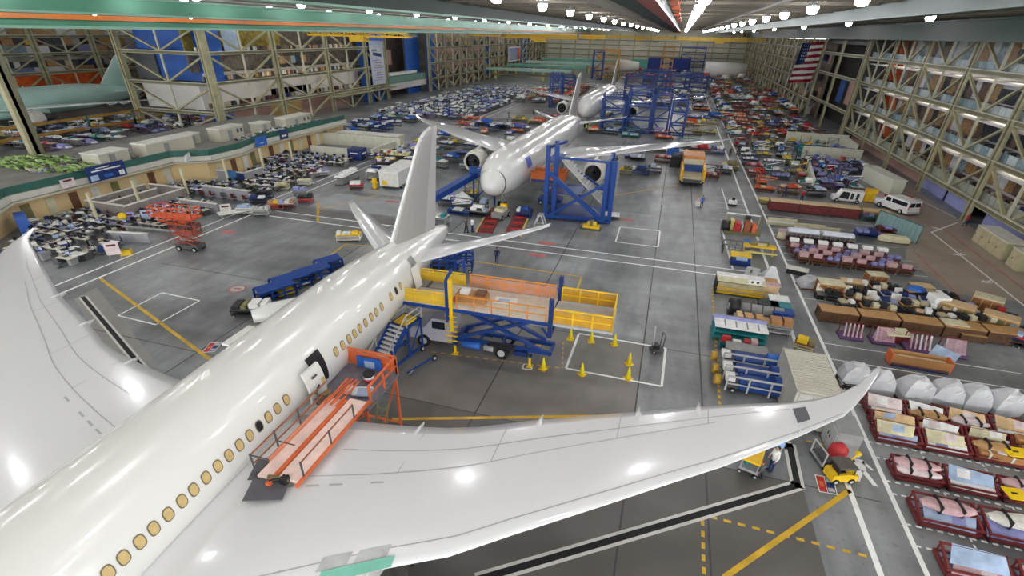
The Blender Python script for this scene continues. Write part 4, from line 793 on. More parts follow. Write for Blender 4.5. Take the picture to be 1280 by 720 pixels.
for i, (px, py, c, lb) in enumerate(((970, 388, 'teal', 'teal bin with a white rim nearest the pink-lidded crate'), (972, 397, 'teal', 'second teal bin, just in front of the white-rimmed one'), (975, 405, 'blue', 'blue bin with a yellow strip at the end of the teal bins'), (957, 395, 'black', 'black open box left of the teal bins'))):
    put('storage_bin', lb, 'bin', px, py, bake([('body', MB().box(-.75, -.5, .1, .75, .5, 1.0, c)), ('rim', MB().box(-.8, -.55, 1.0, .8, .55, 1.1, 'white' if i == 0 else c)), ('skid', MB().box(-.7, -.45, 0, .7, .45, .1, 'darkgrey'))]), 0, 0, .3)
put('pipe_roll', 'long grey ribbed duct lying on a cradle with a black fan drum at its end', 'duct', 943, 397, bake([('duct', MB().tube((-1.4, 0, .7), (2.0, 0, .7), .5, 'grey', 14)), ('fan_drum', MB().tube((-2.2, 0, .75), (-1.4, 0, .75), .75, 'black', 16).tube((-2.25, 0, .75), (-2.2, 0, .75), .3, 'lightgrey')), ('cradle', MB().box(-1.9, -.6, 0, -1.6, .6, .25, 'steel').box(1.4, -.6, 0, 1.7, .6, .25, 'steel')), ('band', MB().tube((-.6, 0, .7), (-.5, 0, .7), .54, 'darkgrey', 14).tube((.3, 0, .7), (.4, 0, .7), .54, 'darkgrey', 14).tube((1.2, 0, .7), (1.3, 0, .7), .54, 'darkgrey', 14))]))
put('flat_cart', 'long grey cart holding a tan board in front of the ribbed duct', 'cart', 950, 412, trolley(4.2, 1.3, .8, 'grey', 'lightgrey', ['tan', 'wood', 'ply'], 3))
put('rack_cart', 'teal cart topped with white ribbed panels along the dashed yellow line', 'cart', 921, 424, bake([('frame', MB().box(-2, -.8, .3, 1.9, .8, .5, 'teal').box(-2, -.8, .8, 1.9, .8, .9, 'teal').bar((-1.9, -.7, 0), (-1.9, -.7, 1.2), .1, 'teal').bar((1.8, -.7, 0), (1.8, -.7, 1.2), .1, 'teal').bar((-1.9, .7, 0), (-1.9, .7, 1.2), .1, 'teal').bar((1.8, .7, 0), (1.8, .7, 1.2), .1, 'teal')), ('panel', MB().box(-1.9, -.7, 1.2, 1.9, .6, 1.32, 'white')), ('side_panel', MB().box(-2, .6, 1.0, 1.9, .9, 1.5, 'lavender')), ('rod', MB().box(-1.2, -.6, 1.33, -1.1, .4, 1.36, 'grey').box(-.4, -.6, 1.33, -.3, .4, 1.36, 'grey').box(.4, -.6, 1.33, .5, .4, 1.36, 'grey').box(1.2, -.6, 1.33, 1.3, .4, 1.36, 'grey'))]))
put('parts_shelf', 'low dark shelf with red and white parts in front of the teal cart', 'shelf', 920, 437, trolley(2.6, .7, .6, 'darkgrey', 'teal', ['white', 'pink', 'red'], 5))
put('mat_table', 'grey felt-topped bench between the teal cart and the blue carts', 'workbench', 930, 447, trolley(2.8, 1.1, .8, 'grey', 'steel', None, 5))
for i, (px, py) in enumerate(((937, 462), (940, 478), (944, 492))):
    put('hydraulic_cart', f'blue machinery cart inside a white tubular guard, {nth(i)} in the line towards the wing', 'cart', px, py, bake([('body', MB().box(-1.2, -.55, .3, 1.9, .55, .95, 'blue', bev=.08).box(-1.9, -.5, .3, -1.2, .5, .7, 'darkgrey')), ('tank', MB().tube((.9, 0, 1.0), (1.8, 0, 1.0), .42, 'blue' if i else 'midblue', 12)), ('guard', rail(MB(), [(-2, -.7, .2), (2, -.7, .2)], 1.15, 'lightgrey', .05, 1.3)), ('cover', MB().box(-2.1, -.6, .9, -1.5, .2, 1.15, 'white')), ('caster', MB().wheel(-1.5, -.55, .18, .18, .1)), ('caster', MB().wheel(1.5, -.55, .18, .18, .1)), ('reel', MB().tube((-2.7, 0, .5), (-2.3, 0, .5), .35, mat('brass', 'b8902c', .4), 12))]), 0, 0, .2, None, 'blue machinery carts behind the wing')
put('grey_pallet_box', 'tilted grey metal tray above the cream workbench', 'tray', 938, 348, MB().box(-.6, -1.1, .6, .6, 1.1, .75, 'lightgrey').box(-.5, -1, 0, .5, 1, .6, 'grey').box(-.2, -.4, .75, 0, .3, .8, 'darkgrey'), -.25)
put('wrapped_load', 'white draped pointed load next to the tilted grey tray', 'load', 962, 349, MB().add([(-.9, -.8, 0), (.9, -.8, 0), (.9, .8, 0), (-.9, .8, 0), (-.1, .3, 1.3), (.3, .2, 1.25)], [(0, 1, 5, 4), (1, 2, 5), (2, 3, 4, 5), (3, 0, 4)], mat('sheet_white', 'd8d8dc', .5, var=.1)))
put('yellow_crates', 'yellow machine base with a blue drum body beside the white bay line', 'machine', 925, 330, bake([('base', MB().box(-1.0, -.7, 0, .9, .7, .4, 'navy')), ('body', MB().box(-.9, -.6, .4, .8, .5, .8, 'blue')), ('top', MB().box(-1.1, -.2, .8, .9, .8, 1.05, 'yellow')), ('tank', MB().tube((-.6, -.45, .75), (.5, -.45, .75), .22, 'paleblue'))]))
put('yellow_trestle', 'long yellow trestle with a grey load in the bay beside the aisle', 'trestle', 946, 322, bake([('top', MB().box(-1.7, -.5, .9, 1.6, .5, 1.05, 'yellow').box(-1.5, -.9, .4, 1.7, -.7, .55, 'paleyellow')), ('leg', MB().bar((-1.5, -.4, 0), (-1.5, .4, .9), .1, 'yellow')), ('leg', MB().bar((1.4, -.4, 0), (1.4, .4, .9), .1, 'yellow')), ('load', MB().tube((-1.0, 0, 1.25), (.8, .1, 1.25), .25, 'olive').box(-.3, -.3, 1.05, .6, .3, 1.35, 'beige'))]), 0, .2, 1.0)
put('steel_trestles', 'grey tangle of steel frames beside the blue slab in the bay', 'trestles', 918, 314, rail(rail(MB(), [(-1.3, -.8, 0), (1.3, -.8, 0), (1.3, .8, 0), (-1.3, .8, 0), (-1.3, -.8, 0)], .9, 'grey', .04, .8), [(-1.3, 0, .2), (1.3, 0, .2)], 1, 'darkgrey', .04, .7))
put('blue_slab', 'bright blue flat panel lying on a stand near the aisle line', 'panel', 942, 310, MB().box(-1.2, -.5, .6, 1.2, .5, .75, 'midblue').box(-1, -.3, 0, -.8, .3, .6, 'grey').box(.8, -.3, 0, 1, .3, .6, 'grey'))
def engine_cart():
    return bake([('base', MB().box(-2.0, -1.1, 0, 2.0, 1.0, .3, 'olive')), ('rack', MB().bar((-1.9, -1, .3), (-1.9, -1, 1.8), .1, 'olive').bar((1.9, -1, .3), (1.9, -1, 1.8), .1, 'olive').bar((-1.9, 1, .3), (-1.9, 1, 1.9), .1, 'beige').bar((1.9, 1, .3), (1.9, 1, 1.9), .1, 'beige').bar((-1.9, 1, 1.9), (1.9, 1, 1.9), .12, 'white')),
       ('drum', MB().tube((-2.4, -.6, .8), (-1.5, -.6, .8), .65, 'black', 14)), ('gearbox', MB().box(-1.0, -.9, .3, -.3, .3, 1.3, 'red').box(.1, -.9, .3, .8, .3, 1.5, 'copper').box(-.2, -.9, .3, 0, .2, 1.1, 'lightgrey').box(1.0, -.8, .3, 1.5, .4, 1.2, 'orange').box(-1.4, -.5, .3, -1.05, .6, 1.5, 'paleyellow')), ('operator_seat', MB().box(.2, .3, .9, .8, .8, 1.9, 'black'))])
put('engine_rig', 'olive cart carrying red and copper engine gear and a black drum across the aisle line', 'engine rig', 926, 290, engine_cart(), .0)
put('sweeper', 'small white scrubbing machine with a black brush on the bay lines', 'machine', 915, 257, bake([('body', MB().box(-.55, -.4, .3, .55, .4, .8, 'white', bev=.1)), ('brush', MB().tube((0, 0, .05), (0, 0, .3), .6, 'black', 14)), ('seat', MB().box(-.2, -.2, .8, .2, .2, 1.1, 'black'))]))
put('white_box', 'small white box with a pink top on the striped bays', 'box', 873, 256, MB().box(-.45, -.9, 0, .45, .9, .5, 'white', bev=.05).box(-.35, .1, .5, .3, .8, .8, 'pink'))

thing('duct_stand', 'grey duct with an orange band and a black ring hose under the near wing', 'duct', -7.5, 9.9, 0, .3, [('duct', MB().tube((-1.6, -1.2, 1.6), (.2, .5, 2.6), .55, 'grey', 14)), ('band', MB().tube((-.5, -.15, 2.2), (-.3, .05, 2.32), .6, 'orange', 14)), ('ring_hose', (lambda m_: [m_.tube((.5 + .75 * cos(2 * pi * k / 14), .6 + .3 * cos(2 * pi * k / 14), 2.5 + .55 * sin(2 * pi * k / 14)), (.5 + .75 * cos(2 * pi * (k + 1) / 14), .6 + .3 * cos(2 * pi * (k + 1) / 14), 2.5 + .55 * sin(2 * pi * (k + 1) / 14)), .16, 'black', 8) for k in range(14)] and m_)(MB())), ('stand', MB().bar((-1.2, -.8, 0), (-1.2, -.8, 1.4), .15, 'steel').bar((.1, .4, 0), (.1, .4, 2.1), .15, 'steel').box(-1.6, -1.2, 0, .5, .8, .12, 'darkgrey'))])
# ================================================================ the parts yard east of the aisle
mar = mat('rack_maroon', '6b2426', .5, var=.2, scale=1.5); wrapm = mat('shrink_wrap', 'd4d6da', .25, var=.12, scale=1.2, alpha=.62); pinkf = mat('pink_film', 'd3adb8', .3, var=.25, scale=2, alpha=.45)
def rack_kit(L, W, h, seed):
    r = random.Random(seed); P = [('base', MB().box(-L / 2, -W / 2, .1, L / 2, -W / 2 + .12, .28, mar).box(-L / 2, W / 2 - .12, .1, L / 2, W / 2, .28, mar).box(-L / 2, -W / 2, .1, -L / 2 + .12, W / 2, .28, mar).box(L / 2 - .12, -W / 2, .1, L / 2, W / 2, .28, mar).box(-L / 2 + .1, -W / 2 + .1, .16, L / 2 - .1, W / 2 - .1, .22, mat('tray_blue', '8796b4', .4, var=.3, scale=2)))]
    for x in (-L / 2 + .08, L / 2 - .08):
        P.append(('end_frame', MB().bar((x, -W / 2 + .1, .1), (x, -W / 2 + .1, h * .55), .06, mar).bar((x, W / 2 - .1, .1), (x, W / 2 - .1, h), .06, mar).bar((x, -W / 2 + .1, h * .55), (x, W / 2 - .1, h), .09, mar).bar((x, -W / 2 + .1, .2), (x, W / 2 - .1, h), .06, mar)))
    P.append(('top_rail', MB().bar((-L / 2, W / 2 - .1, h), (L / 2, W / 2 - .1, h), .09, mar).bar((-L / 2, -W / 2 + .1, h * .55), (L / 2, -W / 2 + .1, h * .55), .09, mar).bar((-L / 2, 0, h * .55), (L / 2, 0, h * .78), .05, mar)))
    P.append(('runner', MB().box(-L / 2 + .1, -W / 2, 0, -L / 2 + .3, W / 2, .1, 'black').box(L / 2 - .3, -W / 2, 0, L / 2 - .1, W / 2, .1, 'black')))
    return bake(P)
RK = {}
def rk(L, W, h): 
    k = (round(L, 1), round(W, 1), h)
    if k not in RK: RK[k] = rack_kit(*k, 1)
    return RK[k]
CN = dict(white='white', palepink='pale pink', paleblue='pale blue', cream='cream', tan='tan', pink='pink', ply='plywood', lavender='lavender', offwhite='off-white', orange='orange', yellow='yellow', brown='brown', wood='wooden', midblue='blue')
PM = {c: mat('cargo_' + c, PAL[c], .4, var=.28, scale=1.6) for c in CN}
PKC = {}
def panel_mesh(kind, c, L, W, seed):
    k = (kind, c, round(L, 1), round(W, 1), seed % 3)
    if k in PKC: return PKC[k]
    r = random.Random(seed); mb = MB(); m = PM[c]
    if kind == 'panel':    # a sloping shaped panel
        a, b, d = r.uniform(.05, .35), r.uniform(.0, .3), r.uniform(.0, .25)
        pts = [(-L / 2, -W / 2), (L / 2 - b, -W / 2), (L / 2, W / 2 - d), (-L / 2 + a, W / 2)]
        vs = [(x, y, .28 * y / W + .16) for x, y in pts] + [(x, y, .28 * y / W + .23) for x, y in pts]
        mb.add(vs, [(3, 2, 1, 0), (4, 5, 6, 7), (0, 1, 5, 4), (1, 2, 6, 5), (2, 3, 7, 6), (3, 0, 4, 7)], m)
        c2 = PM[r.choice(['paleblue', 'palepink', 'white', 'lavender'])]; x = r.uniform(-.2, .2) * L
        mb.add([(x - .3, -W * .3, -.084 + .235), (x + .3, -W * .3, -.084 + .235), (x + .4, W * .3, .084 + .235), (x - .2, W * .3, .084 + .235)], [(0, 1, 2, 3)], c2)
    elif kind == 'bundle':
        n = 5; 
        rs = []
        for i in range(n + 1):
            x = -L / 2 + L * i / n; s = .35 if i in (0, n) else r.uniform(.75, 1.1); rs.append([(x, W / 2 * s * cos(2 * pi * k / 9) * r.uniform(.85, 1.1), .24 + .24 * s * sin(2 * pi * k / 9)) for k in range(9)])
        mb.rings(rs, m, False)
        for i in (1, 3): x = -L / 2 + L * (i + .5) / n; mb.box(x - .05, -W * .42, .05, x + .05, W * .42, .5, 'black')
    else:
        mb.box(-L / 2, -W / 2, 0, L / 2, W / 2, .4, m, bev=.05).box(-L * .3, -W / 2 - .02, .05, -L * .25, W / 2 + .02, .42, 'offwhite').box(L * .2, -W / 2 - .02, .05, L * .25, W / 2 + .02, .42, 'offwhite').box(-L * .1, -W * .3, .4, L * .1, W * .2, .44, 'white')
    PKC[k] = mb.mesh('cargo'); return PKC[k]
KN = dict(panel='shaped panel', bundle='strapped bundle', box='flat carton')
def rackrow(rowname, x0, y0, y1, n, L, gap, h, cargo, seed, rz=0):
    r = random.Random(seed); W = y1 - y0
    for i in range(n):
        x = x0 + L / 2 + i * (L + gap); y = (y0 + y1) / 2
        thing('parts_rack', f'dark red steel rack, {nth(i)} from the aisle in {rowname} of racks', 'rack', x, y, 0, rz, rk(L, W, h), 'dark red racks in ' + rowname)
        for j, (z, dy, Wf) in enumerate(((.24, -W * .14, .6), (h * .62, W * .13, .66))):
            c, kind = r.choice(cargo); 
            thing('wrapped_' + ('sheet' if kind == 'panel' else 'bundle' if kind == 'bundle' else 'carton'), f'{CN[c]} {KN[kind]} {"low in" if j == 0 else "atop"} the {nth(i)} rack from the aisle, {rowname}', 'panel' if kind == 'panel' else 'bundle' if kind == 'bundle' else 'carton',
                  x + r.uniform(-.1, .1), y + dy, z, r.uniform(-.05, .05), panel_mesh(kind, c, L * r.uniform(.84, .95), W * Wf, r.randint(0, 99)), 'loads on the racks in ' + rowname)
C1 = [('white', 'panel'), ('cream', 'panel'), ('palepink', 'panel'), ('paleblue', 'panel'), ('wood', 'box'), ('tan', 'bundle'), ('white', 'panel'), ('offwhite', 'bundle'), ('palepink', 'bundle'), ('white', 'panel'), ('ply', 'panel')]
C2 = [('palepink', 'panel'), ('palepink', 'bundle'), ('white', 'panel'), ('offwhite', 'bundle'), ('lavender', 'panel'), ('pink', 'bundle'), ('paleblue', 'panel')]
C3 = [('palepink', 'bundle'), ('pink', 'panel'), ('palepink', 'box'), ('paleblue', 'panel'), ('white', 'panel')]
rackrow('the bottom row', 14.9, 18.3, 19.6, 2, 2.6, .3, .8, C3, 1)
rackrow('the second row up', 14.8, 21.0, 22.6, 2, 2.7, .15, .8, C2, 2)
rackrow('the third row up', 14.7, 24.0, 25.3, 3, 2.3, .15, .75, C2, 3)
rackrow('the fourth row up', 14.7, 27.0, 28.25, 4, 2.4, .06, .75, C1, 4)
rackrow('the fifth row up', 14.8, 28.35, 29.3, 4, 2.4, .06, .75, C1, 5)
rackrow('the sixth row up', 14.9, 29.6, 31.0, 5, 2.2, .05, .7, C1, 6)
for (px, py, s) in ((1270, 566, 1.0), (1269, 618, .8)):
    x, y = G(px, py, .8); thing('yellow_board', 'bright yellow board lying on the racks ' + ('two rows in front of the shrink wraps' if py < 600 else 'of the third row up'), 'board', x, y, .82 if py < 600 else .8, .1, MB().box(-.55 * s, -.4, 0, .55 * s, .4, .06, mat('sign_yellow', 'efc91a', .4, var=.03)).box(-.2, -.05, .06, .1, .08, .065, 'black'), 'yellow boards')
# shrink-wrapped loads
def wrapload(seed, w, d, h):
    r = random.Random(seed); rs = []
    for z, s in ((.15, 1), (h * .35, 1.03), (h * .7, .86), (h * .92, .5), (h, .16)):
        rs.append([(w / 2 * s * max(-1, min(1, 1.35 * cos(2 * pi * k / 8))) * r.uniform(.9, 1.06) + (1 - s) * .15 * w, d / 2 * s * max(-1, min(1, 1.35 * sin(2 * pi * k / 8))) * r.uniform(.9, 1.06), z * r.uniform(.93, 1.05)) for k in range(8)])
    core = MB().box(-w * .33, -d * .3, .15, w * .33, d * .3, h * .45, 'steel').box(-w * .1, -d * .15, h * .4, w * .3, d * .15, h * .8, 'offwhite').bar((-w * .4, -d * .4, .1), (w * .3, -d * .4, h * .8), .05, 'white')
    return [('pallet', MB().box(-w / 2, -d / 2, 0, w / 2, d / 2, .14, 'darkwood' if seed % 2 else 'brown')), ('wrapped_core', core), ('plastic_wrap', MB().rings(rs, wrapm, False))]
for i, (px, py, w) in enumerate(((1066, 486, 1.7), (1097, 494, 1.5), (1140, 503, 1.9), (1180, 508, 1.7), (1214, 514, 1.5), (1252, 520, 1.7))):
    x, y = G(px, py); thing('shrink_wrapped_load', f'clear plastic shrink-wrapped machine on a pallet, {nth(i)} from the aisle behind the wing tip', 'wrapped load', x + .0, y + .5, 0, .15 * (i % 3) - .1, wrapload(i + 3, w, 1.5, 1.75), 'shrink-wrapped loads in a row')
# crates, cartons and A-frame carts further back
def crate_kit(L, W, h, side, top, slat):
    mb = MB().box(-L / 2, -W / 2, .12, L / 2, W / 2, h, side); sl = MB(); n = max(2, int(L / .6))
    for k in range(n + 1): x = -L / 2 + L * k / n; sl.box(x - .05, -W / 2 - .04, .1, x + .05, -W / 2, h, slat).box(x - .05, W / 2, .1, x + .05, W / 2 + .04, h, slat)
    for z in (.15, h - .12): sl.box(-L / 2, -W / 2 - .05, z, L / 2, -W / 2, z + .1, slat)
    return bake([('box', mb), ('batten', sl), ('lid', MB().box(-L / 2 - .04, -W / 2 - .04, h, L / 2 + .04, W / 2 + .04, h + .07, top)), ('skid', MB().box(-L / 2, -W / 2, 0, -L / 2 + .2, W / 2, .12, 'darkwood').box(L / 2 - .2, -W / 2, 0, L / 2, W / 2, .12, 'darkwood').box(-.1, -W / 2, 0, .1, W / 2, .12, 'darkwood'))])
ck1 = crate_kit(2.72, 1.25, .98, mat('crate_dark', '55391f', .6, var=.3, scale=4), M('tan'), M('darkwood')); ck2 = crate_kit(3.5, 1.6, 1.3, mar, M('ply'), M('maroon')); ck3 = crate_kit(2.2, 1.3, 1.2, M('olive'), M('ply'), M('tan')); ck4 = crate_kit(2.0, 1.3, 1.3, mat('crate_stack', '8a5a34', .6, var=.4, scale=4), M('cream'), M('tan'))
for i in range(5): thing('long_crate', f'long brown slatted crate, tan top, {nth(i)} from the aisle in the unbroken row', 'crate', 16.1 + 3.0 * i, 42.6 + .12 * i, 0, .03, ck1, 'long brown crates')
for i in range(3): thing('long_crate', f'long maroon crate with a plywood top, {nth(i)} from the aisle near the white cart', 'crate', 16.9 + 3.65 * i, 74.6, 0, 0, ck2, 'maroon crates near the white cart')
thing('long_crate', 'olive-sided crate with a tan lid at the wall end of the maroon crate row', 'crate', 27.9, 74.5, 0, 0, ck3, None, (1.35, 1, 1))
for i, (px, py) in enumerate(((979, 272), (1013, 279), (1032, 283))):
    x, y = G(px, py, 1.0); thing('board', f'cream board leaning along the maroon crates, {nth(i)} from the aisle', 'board', x, y, .0, .05, MB().box(-1.7, -.1, 0, 1.7, .08, .9, 'cream').box(-1.6, -.14, .3, 1.6, -.1, .5, 'white'), 'cream boards by the maroon crates')
thing('round_basket', 'round yellow-rimmed basket at the aisle end of the maroon crates', 'basket', 15.0, 77.3, 0, 0, MB().tube((0, 0, 0), (0, 0, .6), .8, 'olive', 14, .9).tube((0, 0, .6), (0, 0, .66), .92, mat('rim_yellow', 'c9b45a', .5), 14))
for i in range(9): thing('black_chair', f'black chair behind the maroon crates, {nth(i)} from the aisle', 'chair', 17.0 + 1.25 * i, 76.6, 0, .4 * i, MB().box(-.3, -.3, .42, .3, .3, .52, 'black').box(-.3, .22, .5, .3, .3, 1.0, 'black').box(-.05, -.05, .1, .05, .05, .42, 'darkgrey').box(-.3, -.3, 0, .3, .3, .08, 'darkgrey'), 'black chairs behind the crates')
# two long glazed trays
for i in range(2):
    thing('tray_cart', f'long dark cart under a white curved cover, {nth(i)} from the aisle in its bay', 'cart', 17.1 + 3.6 * i, 62.6, 0, 0, bake([('base', MB().box(-1.75, -.7, .1, 1.75, .7, .5, 'maroon').box(-1.75, -.75, .3, 1.75, -.7, .6, 'black')), ('rack', rail(MB(), [(-1.7, -.5, .5), (1.7, -.5, .5)], .5, 'grey', .04, .5)), ('cover', MB().slabx([(-.5, .95), (.7, 1.0), (.6, 1.25), (.1, 1.4), (-.4, 1.25)], -1.6, 1.6, mat('cover_white', 'd5dbe8', .35, var=.08)))]), 'white-covered carts')
thing('rope_coil', 'cream coil of padding at the aisle end of the white-covered carts', 'coil', 14.9, 62.3, 0, 0, MB().tube((0, 0, .1), (0, 0, .7), .55, 'cream', 14, .4).box(-.6, -.5, 0, .6, .5, .1, 'brown').box(-.3, .5, .3, .5, .9, 1.0, 'pink'))
# three lines of small trolleys with white hoods
tk = [trolley(1.15, .8, .7, m1, 'brown', ld, 20 + i) for i, (m1, ld) in enumerate(((mar, ['palepink', 'pink', 'offwhite']), (M('purple'), ['lavender', 'palepink', 'maroon']), (M('brown'), ['pink', 'cream', 'paleblue'])))]
hk = bake([('base', MB().box(-.6, -.5, .2, .6, .5, .5, mar)), ('hood', MB().slabx([(-.4, .9), (.45, .95), (.35, 1.2), (-.2, 1.25)], -.45, .45, 'white')), ('post', MB().bar((-.4, 0, .5), (-.4, 0, .9), .06, 'black').bar((.4, 0, .5), (.4, 0, .9), .06, 'black')), ('caster', MB().wheel(-.5, -.4, .1, .1, .06).wheel(.5, -.4, .1, .1, .06).wheel(-.5, .4, .1, .1, .06).wheel(.5, .4, .1, .1, .06))])
for i in range(7): thing('hooded_trolley', f'white-hooded small trolley, {nth(i)} from the aisle behind the low trolleys', 'trolley', 15.6 + 1.45 * i, 59.4, 0, 0, hk, 'white-hooded trolleys')
for j, y in enumerate((57.9, 56.5, 55.2)):
    for i in range(8 - (j == 1)): thing('parts_trolley', f'low trolley heaped with wrapped parts, {nth(i)} from the aisle in the {("rear", "middle", "front")[j]} line', 'trolley', 15.5 + 1.35 * i + .2 * j, y, 0, 0, tk[(i + j) % 3], 'low trolleys of wrapped parts')
x, y = G(995, 342); thing('plate_stand', 'tilted pale plate on a dark frame at the aisle end of the low trolleys', 'plate', x, y, 0, -.3, MB().box(-1.0, -.5, .5, 1.0, .5, .6, 'offwhite').box(-.9, -.4, 0, .9, .4, .5, 'black'))
x, y = G(1010, 362); thing('shrink_wrapped_load', 'hazy plastic-wrapped heap beside the first brown crate stack', 'wrapped load', x, y + .6, 0, .2, wrapload(31, 1.6, 1.4, 1.2))
for i, (px, py, c, lb) in enumerate(((1035, 372, ck4, 'brown slatted crate stack with cream tops next to the plastic-wrapped heap'), (1062, 366, ck3, 'low olive crate behind the pale chair shells'), (1150, 372, ck3, 'olive crate with a blue tarp on top'), (1094, 358, ck4, 'small crate stack with pale pipes on top, mid yard'))):
    x, y = G(px, py); thing('wooden_crate', lb, 'crate', x, y + .6, 0, .05 * i, c, None, .8 if i else 1)
x, y = G(1145, 362, 1.0); thing('blue_tarp', 'crumpled bright blue tarp on an olive crate', 'tarp', x, y, 1.02, 0, MB().rings([[(r * 1.3 * cos(2 * pi * k / 9), r * sin(2 * pi * k / 9) * (1 + .2 * (k % 2)), z) for k in range(9)] for z, r in ((0, .6), (.2, .5), (.35, .15))], M('midblue'), False))
# messy centre: chair shells, boxes
shell = MB().add([(-.5, -.4, .5), (.5, -.4, .45), (.55, .3, .6), (-.45, .3, .65), (-.4, .5, 1.3), (.5, .5, 1.2)], [(0, 1, 2, 3), (3, 2, 5, 4), (4, 5, 2, 3), (3, 2, 1, 0)], 'offwhite').box(-.45, -.35, 0, .45, .35, .45, 'black').mesh('shell')
gm = [trolley(1.3, .9, .7, a, b, c, 40 + i) for i, (a, b, c) in enumerate((('darkgrey', 'black', ['white', 'grey', 'beige']), ('tan', 'brown', ['cream', 'wood', 'black']), ('lightgrey', 'grey', ['lavender', 'white', 'navy']), ('black', 'darkgrey', ['offwhite', 'tan', 'black']), ('darkgrey', 'brown', ['ply', 'midblue', 'white'])))]
RR = random.Random(5)
k = 0
for px, py in ((1025, 373), (1057, 375), (1088, 382), (1095, 375), (1118, 386), (1122, 378)):
    x, y = G(px, py); thing('seat_shell', f'tilted off-white seat shell, {nth(k)} from the aisle behind the unbroken crate row', 'seat shell', x, y, 0, RR.uniform(-.6, .6), shell, 'off-white seat shells'); k += 1
k = 0
for j, (y, n, x0) in enumerate(((44.9, 8, 17.5), (46.4, 8, 16.8), (47.9, 8, 17.3), (49.5, 7, 18.2))):
    for i in range(n):
        thing('supply_trolley', f'cluttered supply trolley, {nth(i)} from the aisle in the {nth(j)} line behind the long brown crates', 'trolley', x0 + i * 1.45 + RR.uniform(-.15, .15), y + RR.uniform(-.2, .2), 0, RR.uniform(-.3, .3), gm[RR.randrange(5)], 'cluttered supply trolleys')
x, y = G(1168, 390); thing('white_carton', 'tall plain white box standing among the supply trolleys', 'box', x, y + .3, 0, .2, MB().box(-.65, -.6, .1, .65, .6, 1.5, 'white', bev=.04).box(-.6, -.55, 0, .6, .55, .1, 'brown'))
for i, (px, py, kit, lb, s) in enumerate(((1195, 400, ck3, 'olive slatted crate with a cream lid, nearest the yard road', 1), (1232, 392, ck4, 'tan-lidded crate stack beside the yard road', 1), (1248, 415, ck3, 'green-banded crate in front of the tan-lidded stack', 1), (1215, 408, ck1, 'low crate of cream planks beside the olive crate', .6), (1190, 422, ck4, 'colourful stacked crate with blue and orange covers', .8), (1216, 430, ck1, 'dark tray of striped boards at the corner of the yard', .6))):
    x, y = G(px, py); thing('wooden_crate', lb, 'crate', x, y + .6, 0, -.5 if i in (0, 1, 2) else 0, kit, None, s)
for i, (px, py) in enumerate(((1252, 402), (1268, 420), (1278, 435), (1262, 430))):
    x, y = G(px, py); thing('parts_basket', f'navy and black parts basket at the yard road, {nth(i)} going towards the viewer', 'basket', x, y, 0, -.5, trolley(1.4, 1.0, .7, 'navy', 'black', ['navy', 'black', 'paleblue', 'red'], 60 + i), 'navy baskets by the road')
# A-frame carts with pink film
def aframe(seed, film_):
    r = random.Random(seed); pn = MB()
    for k in range(5): x = -.8 + .4 * k; pn.add([(x, -.6, .35), (x + .1, -.6, .35), (x + .35, .55, 1.3), (x + .25, .55, 1.3)], [(0, 1, 2, 3), (3, 2, 1, 0)], r.choice([pinkf, PM['palepink'], mar])); pn.bar((x, -.6, .35), (x + .3, .55, 1.35), .14, r.choice([pinkf, PM['pink'], PM['palepink']]))
    return [('base', MB().box(-1.1, -.8, .12, 1.1, .8, .32, 'purple').box(-1.1, -.8, 0, -1.0, .8, .12, 'black').box(1.0, -.8, 0, 1.1, .8, .12, 'black')), ('frame', MB().bar((-1, .6, .3), (-1, .6, 1.5), .08, mar).bar((1, .6, .3), (1, .6, 1.5), .08, mar).bar((-1, .6, 1.5), (1, .6, 1.5), .08, mar)), ('panel_stack', pn)] + ([('film', MB().add([(-.9, -.7, .4), (.9, -.7, .4), (1.1, .5, 1.45), (-.6, .5, 1.5), (-1, -.1, .4), (1.2, -.1, .4)], [(0, 1, 2, 3), (0, 3, 4), (1, 5, 2)], pinkf))] if film_ else [])
for i, (px, py, f_, s) in enumerate(((1064, 426, 0, .74), (1104, 432, 1, .74), (1148, 442, 0, .8), (1192, 448, 1, .76))):
    x, y = G(px, py); thing('panel_cart', f'purple-based cart holding a fan of upright pink panels, {nth(i)} from the aisle', 'cart', x, y + .6, 0, .05, bake(aframe(i, f_)), 'pink panel carts', s)
x, y = G(1118, 428); thing('flat_carton', 'cream flat carton on a dark red skid between the pink panel carts', 'carton', x, y + .3, 0, .15, MB().box(-.9, -.6, .7, .9, .6, .85, 'cream').box(-.8, -.5, 0, .8, .5, .7, mar))
x, y = G(1172, 452); thing('tilted_panel', 'pale blue tilted panel leaning on the third pink panel cart', 'panel', x, y - .2, 0, -.9, MB().add([(-.8, -.3, .1), (.8, -.3, .1), (.8, .3, 1.1), (-.8, .3, 1.1), (-.8, -.2, .1), (.8, -.2, .1), (.8, .4, 1.1), (-.8, .4, 1.1)], [(0, 1, 2, 3), (7, 6, 5, 4), (3, 2, 6, 7), (0, 3, 7, 4), (1, 5, 6, 2)], PM['paleblue']))
x, y = G(1142, 462); thing('open_crate', 'long open tan crate with orange ends standing alone in front of the pink panel carts', 'crate', x + .3, y + .5, 0, -.02, [('box', MB().box(-1.8, -.5, .15, 1.8, .5, .3, 'brown').box(-1.8, -.5, .3, 1.8, -.42, .9, 'wood').box(-1.8, .42, .3, 1.8, .5, .9, 'tan')), ('end', MB().box(-1.9, -.5, .1, -1.8, .5, .95, 'orange')), ('end', MB().box(1.8, -.5, .1, 1.9, .5, .95, 'orange')), ('skid', MB().box(-1.8, -.5, 0, 1.8, -.4, .15, 'navy').box(-1.8, .4, 0, 1.8, .5, .15, 'navy')), ('plank', MB().box(-1.6, -.2, .3, 1.5, .0, .8, 'ply'))])
